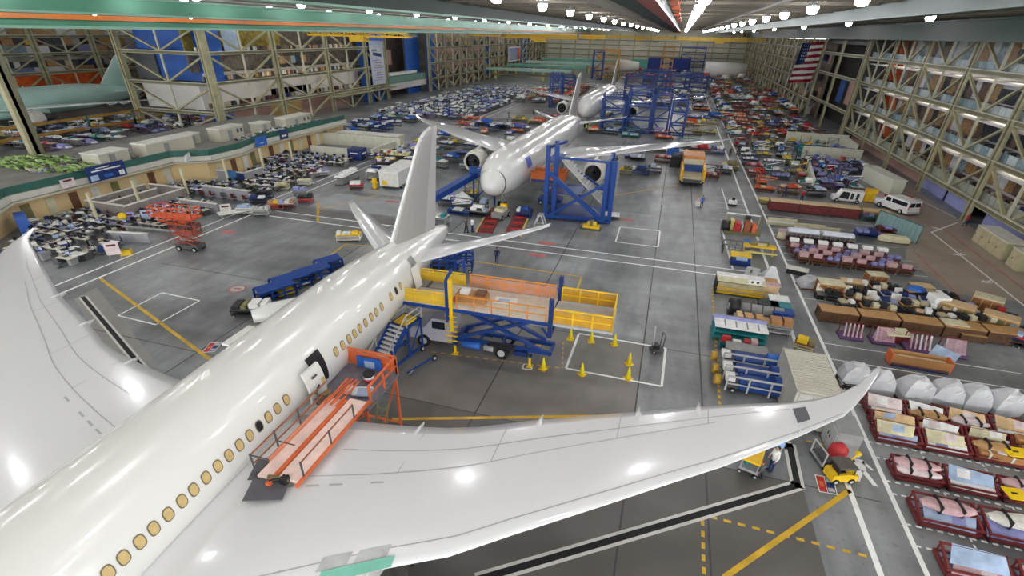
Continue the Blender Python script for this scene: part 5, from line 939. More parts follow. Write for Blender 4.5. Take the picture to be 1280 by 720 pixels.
x, y = G(1003, 437); thing('small_trolley', 'small trolley of yellow and lavender boxes behind the grey container', 'trolley', x, y, 0, -.3, trolley(1.3, .9, .6, 'brown', 'beige', ['yellow', 'lavender', 'olive'], 77))
x, y = G(1055, 482); thing('hand_cart', 'small black two-wheeled cart on the aisle line behind the wing tip', 'cart', x, y, 0, .2, trolley(.8, 1.2, .6, 'lightgrey', 'black', None, 1))
# vans
def van(L, W, Hh, m, glass, rear=False):
    P = [('body', MB().slab([(-L / 2, .35), (L / 2, .35), (L / 2, Hh * .55), (L / 2 - .1, Hh * .97), (-L / 2 + 1.75, Hh), (-L / 2 + 1.15, Hh * .62), (-L / 2 + .1, Hh * .5)], -W / 2, W / 2, m)),
         ('window', MB().box(-L / 2 + 2.6, -W / 2 - .02, Hh * .6, L / 2 - .3, -W / 2, Hh * .86, glass).box(-L / 2 + 1.65, -W / 2 - .02, Hh * .6, -L / 2 + 2.4, -W / 2, Hh * .86, glass).box(-L / 2 + 2.6, W / 2, Hh * .6, L / 2 - .3, W / 2 + .02, Hh * .86, glass)),
         ('windscreen', MB().add([(-L / 2 + 1.12, -W / 2 + .12, Hh * .64), (-L / 2 + 1.12, W / 2 - .12, Hh * .64), (-L / 2 + 1.68, W / 2 - .15, Hh * .97), (-L / 2 + 1.68, -W / 2 + .15, Hh * .97)], [(0, 3, 2, 1), (0, 1, 2, 3)], glass)),
         ('rear_window', MB().box(L / 2 - .07, -W / 2 + .2, Hh * .6, L / 2 + .01, -.08, Hh * .86, glass).box(L / 2 - .07, .08, Hh * .6, L / 2 + .01, W / 2 - .2, Hh * .86, glass)), ('tail_light', MB().box(L / 2 - .04, -W / 2, Hh * .42, L / 2 + .02, -W / 2 + .14, Hh * .72, 'red').box(L / 2 - .04, W / 2 - .14, Hh * .42, L / 2 + .02, W / 2, Hh * .72, 'red')), ('bumper', MB().box(L / 2, -W / 2, .35, L / 2 + .12, W / 2, .55, 'lightgrey').box(-L / 2 - .1, -W / 2, .35, -L / 2, W / 2, .6, 'lightgrey'))]
    for x in (-L / 2 + .9, L / 2 - 1.0):
        for y in (-W / 2 + .06, W / 2 - .06): P.append(('wheel', MB().wheel(x, y, .36, .36, .24)))
    return P
vw = mat('van_white', 'ecebea', .25, var=.02, coat=.4)
a, b = G(1103, 260), G(1130, 270); ang = atan2(b[1] - a[1], b[0] - a[0])
thing('passenger_van', 'white passenger van parked on the brown roadway by the east columns', 'van', (a[0] + b[0]) / 2 + .5, (a[1] + b[1]) / 2 + 1.0, 0, ang, van(5.3, 2.0, 2.0, vw, MATS['glass_dark']))
x, y = G(1058, 254); thing('shuttle_cart', 'small white electric cart with black open sides, nose towards the aisle', 'cart', x, y + .8, 0, -.05, [('body', MB().slab([(-1.9, .3), (1.9, .3), (1.9, 1.7), (-.9, 1.75), (-1.3, 1.0), (-1.9, .8)], -.7, .7, vw)), ('window', MB().add([(-1.15, -.72, .7), (.1, -.72, .55), (.1, -.72, 1.55), (-.8, -.72, 1.6)], [(0, 1, 2, 3)], 'black').box(.3, -.72, .6, .65, -.71, 1.45, 'black').box(1.0, -.72, .6, 1.35, -.71, 1.45, 'black')), ('wheel', MB().wheel(-1.3, -.68, .28, .28, .2)), ('wheel', MB().wheel(1.3, -.68, .28, .28, .2)), ('wheel', MB().wheel(-1.3, .68, .28, .28, .2)), ('wheel', MB().wheel(1.3, .68, .28, .28, .2))])
x, y = G(1084, 252); thing('yellow_cabinet', 'bright yellow cabinet beside the white electric cart', 'cabinet', x + .2, y + .3, 0, 0, [('body', MB().box(-.7, -.5, .05, .7, .5, 1.8, mat('amber_yellow', 'f0b41a', .4))), ('door', MB().box(-.65, -.53, .15, -.03, -.5, 1.7, 'yellow')), ('door', MB().box(.03, -.53, .15, .65, -.5, 1.7, 'yellow'))])
for i in range(4): thing('tote_stack', f'stack of pink and white totes, {nth(i)} from the yellow cabinet', 'totes', G(1096, 254)[0] + 1.3 * i, G(1096, 254)[1] + .3, 0, 0, MB().box(-.5, -.4, 0, .5, .4, .5, 'palepink').box(-.5, -.4, .52, .5, .4, .95, 'white').box(-.45, -.35, .97, .45, .35, 1.3, 'red' if i % 2 else 'pink'), 'tote stacks by the yellow cabinet')
# teal curtain screen, dark trays and the tarped pallet by the road
x, y = G(1110, 285); thing('screen', 'teal-grey pleated screen standing beside the dark trays near the van', 'screen', 28.6, 68.6, 0, radians(-62), [('curtain', (lambda mb: [mb.box(-3 + .3 * k, -.08 if k % 2 else -.02, .1, -2.7 + .3 * k, .08 if k % 2 else .14, 2.1, mat('screen_teal', '7f9d9c', .5, var=.08)) for k in range(20)] and mb)(MB())), ('frame', MB().bar((-3, 0, 2.12), (3, 0, 2.12), .08, 'darkteal').bar((-3, 0, 0), (-3, 0, 2.1), .08, 'darkteal').bar((3, 0, 0), (3, 0, 2.1), .08, 'darkteal'))])
for i, (px, py, c) in enumerate(((1084, 298, 'navy'), (1112, 293, 'maroon'), (1090, 277, 'darkteal'))):
    x, y = G(px, py); thing('dark_tray', f'{("navy", "maroon", "dark teal")[i]} tray of small parts beside the pleated screen', 'tray', x, y + .5, 0, 0, trolley(2.6, 1.4, .6, c, c, ['purple', 'brown', 'lavender', c], 90 + i))
x, y = G(1117, 304); thing('tarped_pallet', 'cream tarped pallet at the yard edge near the roadway', 'pallet', x, y + .4, 0, -.05, [('cover', MB().rings([[(1.6 * s * cos(2 * pi * k / 10) * (1.2 if k % 5 else 1), .6 * s * sin(2 * pi * k / 10), z) for k in range(10)] for z, s in ((.1, 1), (.5, 1.02), (.8, .8), (.85, .2))], M('cream'), False)), ('pallet', MB().box(-1.5, -.6, 0, 1.5, .6, .12, 'darkwood'))])
# walled office and cabinets at the east columns
ow = mat('partition_cream', 'd6d5c2', .6, var=.04)
def partition(name, label, p, q, h, t=.25, m=ow):
    L = hypot(q[0] - p[0], q[1] - p[1]); mb = MB().box(0, -t / 2, 0, L, t / 2, h, m).box(-.05, -t / 2 - .08, h, L + .05, t / 2 + .08, h + .12, 'offwhite')
    for k in range(int(L / 2)): mb.box(1 + 2 * k, -t / 2 - .02, .1, 1.04 + 2 * k, t / 2 + .02, h, 'beige')
    return thing(name, label, 'partition', p[0], p[1], 0, atan2(q[1] - p[1], q[0] - p[0]), mb)
partition('partition', 'long cream office partition running from the aisle side to the east columns', (26.2, 113.5), (36.6, 113.5), 2.2)
partition('partition', 'short slanting cream partition at the aisle end of the eastern office', (23.2, 88), (25.4, 104), 1.5)
partition('partition', 'farther cream partition with a stepped end under the east columns', (26, 131), (38.5, 131), 2.2)
partition('partition', 'angled cream partition closing the far office at the east columns', (38.0, 122), (38.4, 131), 1.8)
for i, (px, py, L) in enumerate(((1112, 240, 5.0),)):
    x, y = G(px, py); thing('cabinet_block', 'long pale cabinet block beside the first far east column', 'cabinet', 34.2, 93.5, 0, radians(97), [('body', MB().box(-5, -.9, .05, 5, .9, 2.3, ow)), ('top', MB().box(-5.1, -1, 2.3, 5.1, 1, 2.42, 'offwhite')), ('door', MB().box(-4.8, -.95, .2, -2.6, -.9, 2.1, 'cream')), ('door', MB().box(-2.4, -.95, .2, -.2, -.9, 2.1, 'cream')), ('door', MB().box(.2, -.95, .2, 2.4, -.9, 2.1, 'cream'))])
for i, (y0, L, lb) in enumerate(((63.4, 6.2, 'long olive-cream storage cabinet under the lavender wall'), (60.2, 2.0, 'short beige cabinet nearer the frame edge under the lavender wall'))):
    P = [('body', MB().box(-1, 0, .05, 1, L, 1.9, mat('cab_olive', 'b4b08c', .5, var=.06))), ('top', MB().box(-1.05, -.05, 1.9, 1.05, L + .05, 2.0, 'offwhite'))]
    for k in range(max(1, int(L / 1.5))): P.append(('door', MB().box(-1.05, .1 + 1.55 * k, .2, -1, 1.5 + 1.55 * k, 1.8, 'beige').box(-1.08, 1.3 + 1.55 * k, .9, -1.05, 1.38 + 1.55 * k, 1.1, 'black')))
    thing('storage_cabinet', lb, 'cabinet', 38.0, y0, 0, .0, P)
x, y = 40.6, 58
thing('wall_poster', 'blue and white poster on the lavender wall', 'poster', XR + 1.58, 62.3, 1.3, 0, MB().box(-.02, -1.1, 0, .02, 1.1, .85, 'navy').box(-.03, -1.1, 0, .025, 1.1, .25, 'white').bar((-.04, -.8, .35), (-.04, .5, .75), .03, 'paleblue', .12))
for i, y in enumerate((58.5, 56.6, 54.6)): thing('cluttered_desk', f'desk heaped with blue and black gear under the lavender wall, {nth(i)} from the beige cabinet', 'desk', 38.0, y, 0, 1.57, trolley(1.6, 1.0, .75, ('midblue', 'paleblue', 'darkgrey')[i], 'darkgrey', ['black', 'paleblue', 'white'], 33 + i), 'desks under the lavender wall')
# ================================================================ west offices
rf = mat('roof_beige', 'b9b5a4', .6, var=.08, scale=.3); cor = mat('cornice', 'c9c7bc', .5, var=.05); warmw = mat('office_wall', 'dcc08e', .6, var=.08, scale=.4); tealr = mat('teal_rail', '2b6258', .5, var=.12, alpha=.85)
mez = bpy.data.objects.new('wall_5', None); COL.objects.link(mez); mez['kind'] = 'structure'
edge = [(-62.0, 27), (-68.8, 36), (-68.8, 57.2), (-64.6, 60), (-64.3, 66), (-66.2, 72), (-66.2, 98)]
obj('mezzanine_roof', MB().prism([(x, y) for x, y in edge] + [(-89, 98), (-89, 27)], 3.1, 3.35, mat('roof_grey', '7f7d78', .7, var=.2, scale=.4)), mez)
mb = MB(); mb2 = MB(); mb3 = MB(); mb4 = MB()
for (a, b) in zip(edge, edge[1:]):
    mb.bar((a[0], a[1], 3.35), (b[0], b[1], 3.35), .35, cor, .6); mb.bar((a[0] + .15, a[1], 2.85), (b[0] + .15, b[1], 2.85), .3, rf, .25)
    mb2.bar((a[0] - .3, a[1], 4.1), (b[0] - .3, b[1], 4.1), .05, tealr, .85); mb3.bar((a[0] - 1.0, a[1], 1.4), (b[0] - 1.0, b[1], 1.4), .2, warmw, 2.8)
obj('cornice', mb, mez); obj('railing', mb2, mez); obj('office_front', mb3, mez)
for k in range(22):
    y = 37 + 2.7 * k; x = lerp([(36, -68.8), (57.2, -68.8), (60, -64.6), (66, -64.3), (72, -66.2), (98, -66.2)], y) - .9
    obj('office_door', MB().box(x - .08, y, 0, x + .08, y + 1.0, 2.2, ('olive', 'cream', 'brown', 'offwhite')[k % 4]), mez)
for y0, y1 in ((90, 128), (40, 90)): pass
def sgn(name, label, cat, x, y, z, L, h, base, fn, rz=0):
    mb = MB().box(-.04, -L / 2, 0, .04, L / 2, h, base); fn(mb, L, h); return thing(name, label, cat, x, y, z, rz, mb)
def bn1(mb, L, h):
    mb.box(.05, -L * .38, h * .62, .07, L * .38, h * .7, 'white').box(.05, -L * .25, h * .78, .07, L * .1, h * .84, 'white').box(.05, -L * .45, h * .08, .07, -L * .25, h * .42, 'paleblue').box(.05, -L * .1, h * .15, .07, L * .12, h * .35, 'midblue').box(.05, L * .3, h * .1, .07, L * .44, h * .4, 'white')
sgn('banner', 'large blue banner with white lines hung over the office parapet', 'banner', -68.0, 46.8, 3.1, 5.0, 1.9, 'navy', bn1)
sgn('banner', 'small pale notice board hung on the parapet between the frame edge and the blue banner', 'banner', -68.2, 42, 3.2, 1.6, 1.0, 'palepink', lambda mb, L, h: mb.box(.05, -L * .3, h * .7, .07, L * .3, h * .9, 'maroon'))
sgn('banner', 'bright blue flag draped over the office parapet', 'banner', -64.9, 71, 3.1, 2.6, 1.5, 'midblue', lambda mb, L, h: mb.box(.05, -.3, .4, .07, .5, .6, 'paleblue'))
sgn('banner', 'white banner on the parapet beyond the large blue one', 'banner', -66.4, 57.8, 3.4, 4.0, .9, 'white', lambda mb, L, h: mb.box(.05, -L * .45, .1, .07, L * .45, .3, 'paleblue'), .6)
sgn('banner', 'navy cube-like banner at the far end of the parapet', 'banner', -66.0, 78.0, 3.0, 2.2, 1.5, 'navy', lambda mb, L, h: mb.box(.05, -.6, .4, .07, .6, .7, 'white'))
# modules on the roof
for i, (x, y, L, W, h, lb) in enumerate(((-73.6, 60.5, 8.6, 2.6, 1.9, 'long beige cabin with a grey door on the office roof'), (-74.8, 52.2, 4.5, 3.0, 1.6, 'plain beige cabin nearest the green netting on the roof'), (-73.2, 72.5, 5.6, 2.4, 2.0, 'beige cabin with two small windows on the roof'), (-72, 79.5, 3.0, 2.2, 1.8, 'small beige cabin beyond the two-window one'), (-71, 87.5, 8.0, 2.4, 2.0, 'farthest long cream cabin on the office roof'), (-76, 67.2, 2.6, 2.2, 1.5, 'low beige box between two roof cabins'))):
    P = [('body', MB().box(-W / 2, -L / 2, 0, W / 2, L / 2, h, rf)), ('roof', MB().box(-W / 2 - .1, -L / 2 - .1, h, W / 2 + .1, L / 2 + .1, h + .15, 'offwhite')), ('door', MB().box(W / 2, -.4 - L * .1, 0, W / 2 + .04, .5 - L * .1, min(1.6, h - .2), 'grey'))]
    if i in (2, 4): P += [('window', MB().box(W / 2, L * .2, h * .5, W / 2 + .04, L * .2 + .5, h * .8, 'darkgrey')), ('window', MB().box(W / 2, L * .36, h * .5, W / 2 + .04, L * .36 + .5, h * .8, 'darkgrey'))]
    thing('roof_cabin', lb, 'cabin', x, y, 3.36, .05, P)
def heap(seed, L, W, h, ms, n):
    r = random.Random(seed); mb = MB()
    for k in range(n):
        a, rr = r.uniform(0, 6.28), sqrt(r.random()); x, y = rr * L / 2 * cos(a), rr * W / 2 * sin(a); s = r.uniform(.25, .7)
        mb.bar((x - s, y - r.uniform(-.3, .3), .05 + r.random() * h * (1 - rr * .7)), (x + s, y + r.uniform(-.3, .3), .05 + r.random() * h * (1 - rr * .7)), r.uniform(.1, .3), r.choice(ms))
    return mb
t = obj('netting', heap(1, 17, 7, 1.2, [mat('net_green', '7fa04a', .7, var=.3), mat('net_dark', '4a5a34', .7, var=.3), mat('net_pale', 'a8bf86', .7, var=.3)], 420)); t.location = (-81, 48.5, 3.36); tag(t, 'heap of green netting and bags spread on the office roof', 'netting', None, 'stuff')
t = obj('scrap_heap', heap(2, 12, 4, 1.0, ['grey', 'darkgrey', 'lavender', 'beige', 'brown'], 260)); t.location = (-76.5, 50.5, 3.36); t.rotation_euler.z = 1.2; tag(t, 'grey heap of loose fittings beside the green netting on the roof', 'fittings', None, 'stuff')
t = obj('roof_clutter', heap(3, 3.4, 26, 1.0, ['white', 'grey', 'darkgrey', 'black', 'palepink', 'teal'], 300)); t.location = (-70.0, 84, 3.36); tag(t, 'dark and white clutter along the far part of the office roof', 'clutter', None, 'stuff')
# desks: three look-alike kits
def desk(seed, top, L=1.7, W=.85):
    r = random.Random(seed); mb = MB().box(-L / 2, -W / 2, .7, L / 2, W / 2, .76, top).box(-L / 2 + .03, -W / 2 + .05, 0, -L / 2 + .08, W / 2 - .05, .7, 'darkgrey').box(L / 2 - .45, -W / 2 + .05, .05, L / 2 - .05, W / 2 - .08, .7, 'grey')
    c = MB(); x = -L / 2 + .1
    while x < L / 2 - .25: w = r.uniform(.12, .35); c.box(x, r.uniform(-.35, -.05), .76, x + w, r.uniform(.05, .32), .76 + r.uniform(.03, .22), r.choice(['white', 'black', 'lavender', 'darkgrey', 'palepink', 'navy', 'offwhite', 'maroon', 'beige'])); x += w + r.uniform(.03, .3)
    return bake([('desk', mb), ('paperwork', c)])
DK = [desk(i, t_) for i, t_ in enumerate(('offwhite', 'lightgrey', 'white', 'grey', 'palepink', 'darkgrey', 'white', 'offwhite'))]
CH = [MB().box(-.25, -.25, .42, .25, .25, .5, c).box(-.24, .2, .5, .24, .27, 1.0, c).box(-.03, -.03, .08, .03, .03, .42, 'darkgrey').box(-.3, -.04, .03, .3, .04, .08, 'darkgrey').box(-.04, -.3, .03, .04, .3, .08, 'darkgrey').mesh('chair') for c in ('black', 'navy', 'maroon', 'darkgrey')]
MN = MB().box(-.3, -.03, .12, .3, .02, .5, 'black').box(-.26, -.035, .15, .26, -.03, .47, 'paleblue').box(-.03, 0, .0, .03, .05, .15, 'black').box(-.12, -.08, 0, .12, .1, .02, 'black').mesh('monitor')
def office(area, x0, x1, y0, y1, dx, dy, seed, skip=None, chairs=True, mons=True, cl=lambda x, y: True, group=None):
    r = random.Random(seed); j = 0; y = y0
    while y <= y1:
        i = 0; x = x0
        while x <= x1:
            if cl(x, y) and r.random() > .08:
                a = r.uniform(-.08, .08) + (pi if j % 2 else 0) + (r.random() < .12) * 1.4; px, py = x + r.uniform(-.12, .12), y + r.uniform(-.1, .1)
                w = f'{nth(i)} from the west, {nth(j)} row back, {area}'
                thing('office_desk', f'paper-strewn desk, {w}', 'desk', px, py, 0, a, DK[r.randrange(8)], 'desks of ' + area)
                if chairs: thing('office_chair', f'office chair, {w}', 'chair', px + .9 * sin(a) + r.uniform(-.2, .2), py - .92 * cos(a), 0, a + r.uniform(-.6, .6) + pi, CH[r.randrange(4)], 'chairs of ' + area)
                if mons and r.random() < .6: thing('monitor', f'computer monitor on desk {w}', 'monitor', px - .3 * sin(a), py + .25 * cos(a), .765, a, MN, 'monitors of ' + area)
            x += dx; i += 1
        y += dy; j += 1
cub = lambda x, y: not (-66.5 < x < -60 and 41.5 < y < 50.5)
office('near west offices', -66.5, -52.4, 30.4, 50.5, 1.8, 1.45, 1, cl=lambda x, y: cub(x, y) and not (x > -57.2 and 35.4 < y < 40) and x > -66.8 + max(0, 36 - y) * .8)
office('middle west offices', -65.5, -52.4, 53.5, 79, 1.8, 1.6, 2, cl=lambda x, y: not (x < -58.6 and 59.2 < y < 64.6 and x > -65.5) and x > (-67.5 if y < 57 or y > 72 else -63.4))
# cubicle walls, posts
for i, (p, q, h, lb) in enumerate((((-66.5, 42), (-60.5, 42), 1.7, 'taupe cubicle wall facing the viewer by the blue banner'), ((-66.5, 42), (-66.5, 50), 1.7, 'taupe cubicle wall along the office front'), ((-63.4, 42), (-63.4, 49), 1.7, 'inner taupe cubicle wall'), ((-60.5, 42), (-60.5, 50), 1.6, 'grey cubicle wall on the lane side'), ((-66.5, 50.6), (-60.5, 50.6), 1.6, 'grey cubicle wall closing the block on its far side'), ((-58, 47.5), (-52.4, 47.5), 1.2, 'low grey screen behind the orange lift, nearest the lane'), ((-60, 53), (-52.5, 53), 1.4, 'grey screen at the middle of the west offices'), ((-64.5, 60.2), (-59.4, 60.2), 1.5, 'pale grey screen around the blue notice'), ((-59.5, 60.2), (-59.5, 64), 1.5, 'short pale grey screen beside the blue notice'), ((-56, 36.3), (-51.6, 37.2), 1.0, 'low grey divider near the two-sided paper sign'))):
    partition('cubicle_wall', lb, p, q, h, .12, mat('cubicle_taupe', '8f8783', .7, var=.08) if i < 5 else mat('cubicle_grey', '9b9ca3', .7, var=.08))
for i, y in enumerate((39.5, 45, 52, 58.5, 66, 73)): thing('roof_post', f'slim cream post standing among the west desks, {nth(i)} from the viewer', 'post', -61.8 + (.8 if y > 55 else 0), y, 0, 0, MB().box(-.12, -.12, 0, .12, .12, 3.8, 'cream').box(-.2, -.2, 0, .2, .2, .2, 'offwhite'), 'cream posts')
thing('blue_notice', 'steel blue board on the pale grey screen of the west offices', 'board', -61.2, 59.9, .35, 0, MB().box(-1.1, -.1, 0, .6, 0, 1.5, mat('notice_blue', '3f74a8', .5)).box(.8, -.1, .2, 1.9, -.02, 1.2, 'navy'))
for i, (px, py, c, s) in enumerate(((145, 323, 'palepink', 1.0), (166, 283, 'lavender', .9), (188, 280, 'paleblue', 1.0), (285, 272, 'offwhite', 1.0))):
    x, y = G(px, py); thing('easel_sign', ('pale pink paper sign standing at the lane corner', 'lavender sign board behind the yellow balloon', 'pale blue sign beside the orange scissor lift', 'white slanted sign by the lane beyond the orange lift')[i], 'sign', x, y, 0, .7, [('board', MB().box(-.6 * s, -.03, .4, .6 * s, .03, 1.7, c).box(-.4 * s, -.05, 1.3, .4 * s, -.03, 1.5, 'maroon')), ('leg', MB().bar((-.5 * s, 0, 0), (-.4 * s, 0, .5), .05, 'steel')), ('leg', MB().bar((.5 * s, 0, 0), (.4 * s, 0, .5), .05, 'steel'))])
for i, (px, py, r_, lb) in enumerate(((102, 326, .75, 'round white table nearest the wing tip in the west offices'), (85, 312, .6, 'second round white table by the easel sign'), (45, 283, .6, 'round white table behind the wing tip'), (75, 288, .55, 'round white table in the middle of the near west offices'))):
    x, y = G(px, py); thing('round_table', lb, 'table', x, y, 0, 0, [('top', MB().tube((0, 0, .78), (0, 0, .84), r_, 'white', 18)), ('leg', MB().tube((0, 0, .05), (0, 0, .78), .05, 'darkgrey')), ('foot', MB().tube((0, 0, 0), (0, 0, .05), .35, 'darkgrey', 12))])
x, y = G(159, 318); thing('yellow_bin', 'yellow box beside the pink paper sign on the lane', 'box', x, y, 0, .6, MB().box(-.45, -.3, 0, .45, .3, .55, 'yellow').box(-.4, -.25, .55, .4, .25, .58, 'olive'))
x, y = G(158, 284); thing('balloon_cluster', 'yellow balloon cluster above a desk in the near west offices', 'balloons', x, y, .8, 0, MB().rings([[(r * cos(2 * pi * k / 12), r * sin(2 * pi * k / 12), z) for k in range(12)] for z, r in ((0, .05), (.2, .4), (.5, .5), (.8, .35), (.95, .05))], M('yellow')))
x, y = G(25, 268); thing('blue_booth', 'blue display booth with a black opening by the office front', 'booth', -67.0, 35.2, 0, -.5, [('body', MB().box(-1.8, -.5, 0, 1.8, .5, 1.9, mat('booth_blue', '3a68c0', .5))), ('opening', MB().box(-.3, -.53, .2, .9, -.5, 1.3, 'black'))])
# orange scissor lifts beside the west lane
def small_lift(h, c, L=3.0, W=1.3, seed=0, ext=0):
    P = [('base', MB().box(-L / 2, -W / 2, .3, L / 2, W / 2, .7, 'darkgrey')), ('scissor_arms', scis(MB(), -L / 2 + .2, L / 2 - .2, .7, h - .1, -W / 2 + .15, W / 2 - .15, 2, c, .12)), ('platform', MB().box(-L / 2 - ext, -W / 2, h - .1, L / 2 + ext, W / 2, h, c)), ('railing', rail(MB(), [(-L / 2 - ext, -W / 2, h), (L / 2 + ext, -W / 2, h), (L / 2 + ext, W / 2, h), (-L / 2 - ext, W / 2, h), (-L / 2 - ext, -W / 2, h)], 1.0, c, .035, .8))]
    for x in (-L / 2 + .4, L / 2 - .4):
        for y in (-W / 2, W / 2): P.append(('wheel', MB().wheel(x, y, .28, .28, .2)))
    return P
x, y = G(240, 312); thing('scissor_lift', 'raised orange-red scissor lift standing at the near west lane', 'scissor lift', x, y, 0, .1, small_lift(1.9, mat('lift_red', '9c4430', .5, var=.15), 2.6, 1.2))
x, y = G(225, 286); thing('boom_platform', 'folded bright orange work platform behind the red scissor lift', 'work platform', x, y, 0, .1, small_lift(1.6, mat('lift_orange', 'd8582a', .5, var=.2), 4.4, 1.6, 0, .6))
thing('long_beam', 'long grey beam on trestles behind the red scissor lift', 'beam', -52.0, 38.6, 0, .1, MB().bar((-4.4, 0, 1.0), (4.0, 0, 1.0), .2, 'grey').box(-3.6, -.3, 0, -3.4, .3, .95, 'steel').box(3, -.3, 0, 3.2, .3, .95, 'steel'))
for i, (px, py, a, b, ld, lb) in enumerate(((345, 262, 'tan', 'deeporange', ['yellow', 'tan'], 'tan-topped orange trolley where the lanes cross'), (358, 262, 'palepink', 'maroon', ['offwhite', 'lavender', 'wood'], 'trolley of pale parts beside the tan-topped one'), (330, 250, 'black', 'navy', ['black', 'white'], 'black trolley at the corner of the west offices'), (322, 256, 'navy', 'black', ['navy', 'white', 'grey'], 'navy trolley at the corner of the west offices'), (381, 254, 'black', 'red', ['black', 'black'], 'low red dolly with two black tyres by the lane crossing'), (375, 245, 'lavender', 'grey', ['lavender'], 'small lavender cart on the west lane'),
      (445, 238, 'red', 'maroon', ['red', 'white', 'black'], 'dark red trolley beside the white trailer'), (435, 302, 'yellow', 'offwhite', ['yellow', 'white', 'cream'], 'yellow and cream trolley under the left tailplane tip'), (306, 268, 'white', 'offwhite', ['white', 'paleblue'], 'white box cart on the lane corner'), (326, 270, 'offwhite', 'lightgrey', ['white', 'lightgrey'], 'white humped trolley beside the lane corner'), (380, 232, 'cream', 'offwhite', None, 'cream cupboard with a black handle beside the west lane'), (352, 238, 'beige', 'cream', ['cream'], 'beige cupboard beside the cream one'))):
    x, y = G(px, py); thing('lane_trolley', lb, 'trolley', x, y + .3, 0, .4, trolley(1.9 if i != 7 else 2.6, 1.1, .8, a, b, ld, 100 + i))
x, y = G(395, 225); thing('bench_cart', 'long low white bench cart beside the west lane', 'cart', x - 1, y + 2, 0, .9, trolley(3.2, 1.0, .7, 'white', 'lightgrey', ['white', 'lavender', 'maroon'], 120))
x, y = G(290, 271); thing('lane_sign_board', 'long white board lying on a low frame along the west lane', 'board', x, y + .5, 0, .95, MB().box(-1.8, -.7, .5, 1.8, .7, .58, 'white').box(-1.6, -.5, 0, -1.4, .5, .5, 'grey').box(1.4, -.5, 0, 1.6, .5, .5, 'grey'))
# low walled rooms beyond the middle offices
partition('partition', 'long cream wall of the low room at the far west offices', (-68.5, 90.5), (-49.5, 90.5), 2.0, .6)
partition('partition', 'front cream wall of the low room, facing the viewer', (-62.5, 80.3), (-54.2, 80.3), 1.6)
partition('partition', 'lane-side cream wall of the low room', (-50.6, 81.5), (-50.6, 90), 1.6)
thing('blue_cabin', 'navy blue box cabin with white lettering strip at the corner of the low room', 'cabin', -53.0, 80.6, 0, .1, [('body', MB().box(-1.3, -1.2, 0, 1.3, 1.2, 1.9, 'navy')), ('strip', MB().box(-.8, -1.24, 1.1, .7, -1.2, 1.3, 'white').box(1.3, -.8, 1.0, 1.34, .6, 1.25, 'white'))])
thing('cream_cabin', 'long low cream cabin behind the low room of the west offices', 'cabin', -57.5, 93.5, 0, 0, [('body', MB().box(-7.5, -1.2, 0, 6.5, 1.2, 2.0, 'cream')), ('roof', MB().box(-7.6, -1.3, 2.0, 6.6, 1.3, 2.15, 'offwhite')), ('door', MB().box(3, -1.25, 0, 3.8, -1.2, 1.7, 'beige'))])
# white trailer and the grey-slab gear
thing('box_trailer', 'white box trailer with a yellow arrow mark beside the near tail fin', 'trailer', -38.1, 68.6, 0, radians(94), [('body', MB().box(-4.0, -1.5, .5, 4.0, 1.5, 2.5, mat('trailer_white', 'dcdcd6', .45, var=.04))), ('roof', MB().box(-4.05, -1.55, 2.5, 4.05, 1.55, 2.62, 'white')), ('door', MB().box(-4.04, -1.2, .6, -4.0, -.05, 2.3, 'offwhite').box(-4.04, .05, .6, -4.0, 1.2, 2.3, 'offwhite')), ('yellow_mark', MB().box(-4.06, .3, .7, -4.04, 1.1, 1.3, 'yellow')), ('chassis', MB().box(-3.8, -1.2, .3, 3.8, 1.2, .5, 'darkgrey')), ('wheel', MB().wheel(-2.8, -1.4, .35, .35, .2).wheel(-2.8, 1.4, .35, .35, .2)), ('wheel', MB().wheel(2.8, -1.4, .35, .35, .2).wheel(2.8, 1.4, .35, .35, .2))])
thing('yellow_stand', 'upright yellow stand in front of the white box trailer', 'stand', -40.1, 64.4, 0, 0, MB().box(-.25, -.25, 0, .25, .25, 1.6, 'yellow').box(-.6, -.1, .9, .6, .1, 1.1, 'yellow').box(-.5, -.5, 0, .5, .5, .1, 'olive'))
thing('canopy_bench', 'white-topped bench with grey boxes behind the white box trailer', 'bench', -43.2, 70.5, 0, radians(94), trolley(4.5, 1.6, 1.3, 'white', 'lightgrey', ['white', 'navy', 'white'], 130))
thing('canopy_bench', 'longer white-topped bench between the trailer and the west lane', 'bench', -46.0, 66.3, 0, radians(94), trolley(5.0, 1.4, 1.2, 'white', 'grey', ['white', 'white'], 131))
for i, (px, py, c) in enumerate(((483, 205, 'yellow'), (487, 197, 'red'), (500, 200, 'paleyellow'), (470, 200, 'navy'), (515, 198, 'lavender'), (478, 208, 'purple'), (510, 190, 'grey'), (525, 192, 'beige'))):
    x, y = G(px, py); thing('line_cart', f'{("yellow", "red", "pale yellow", "navy", "lavender", "purple", "grey", "beige")[i]}-topped cart in the cluster behind the white box trailer', 'cart', x, y, 0, .2, trolley(3.4, 1.2, .9, c, 'darkgrey', [c, 'white', 'darkgrey'], 140 + i), 'carts behind the box trailer')
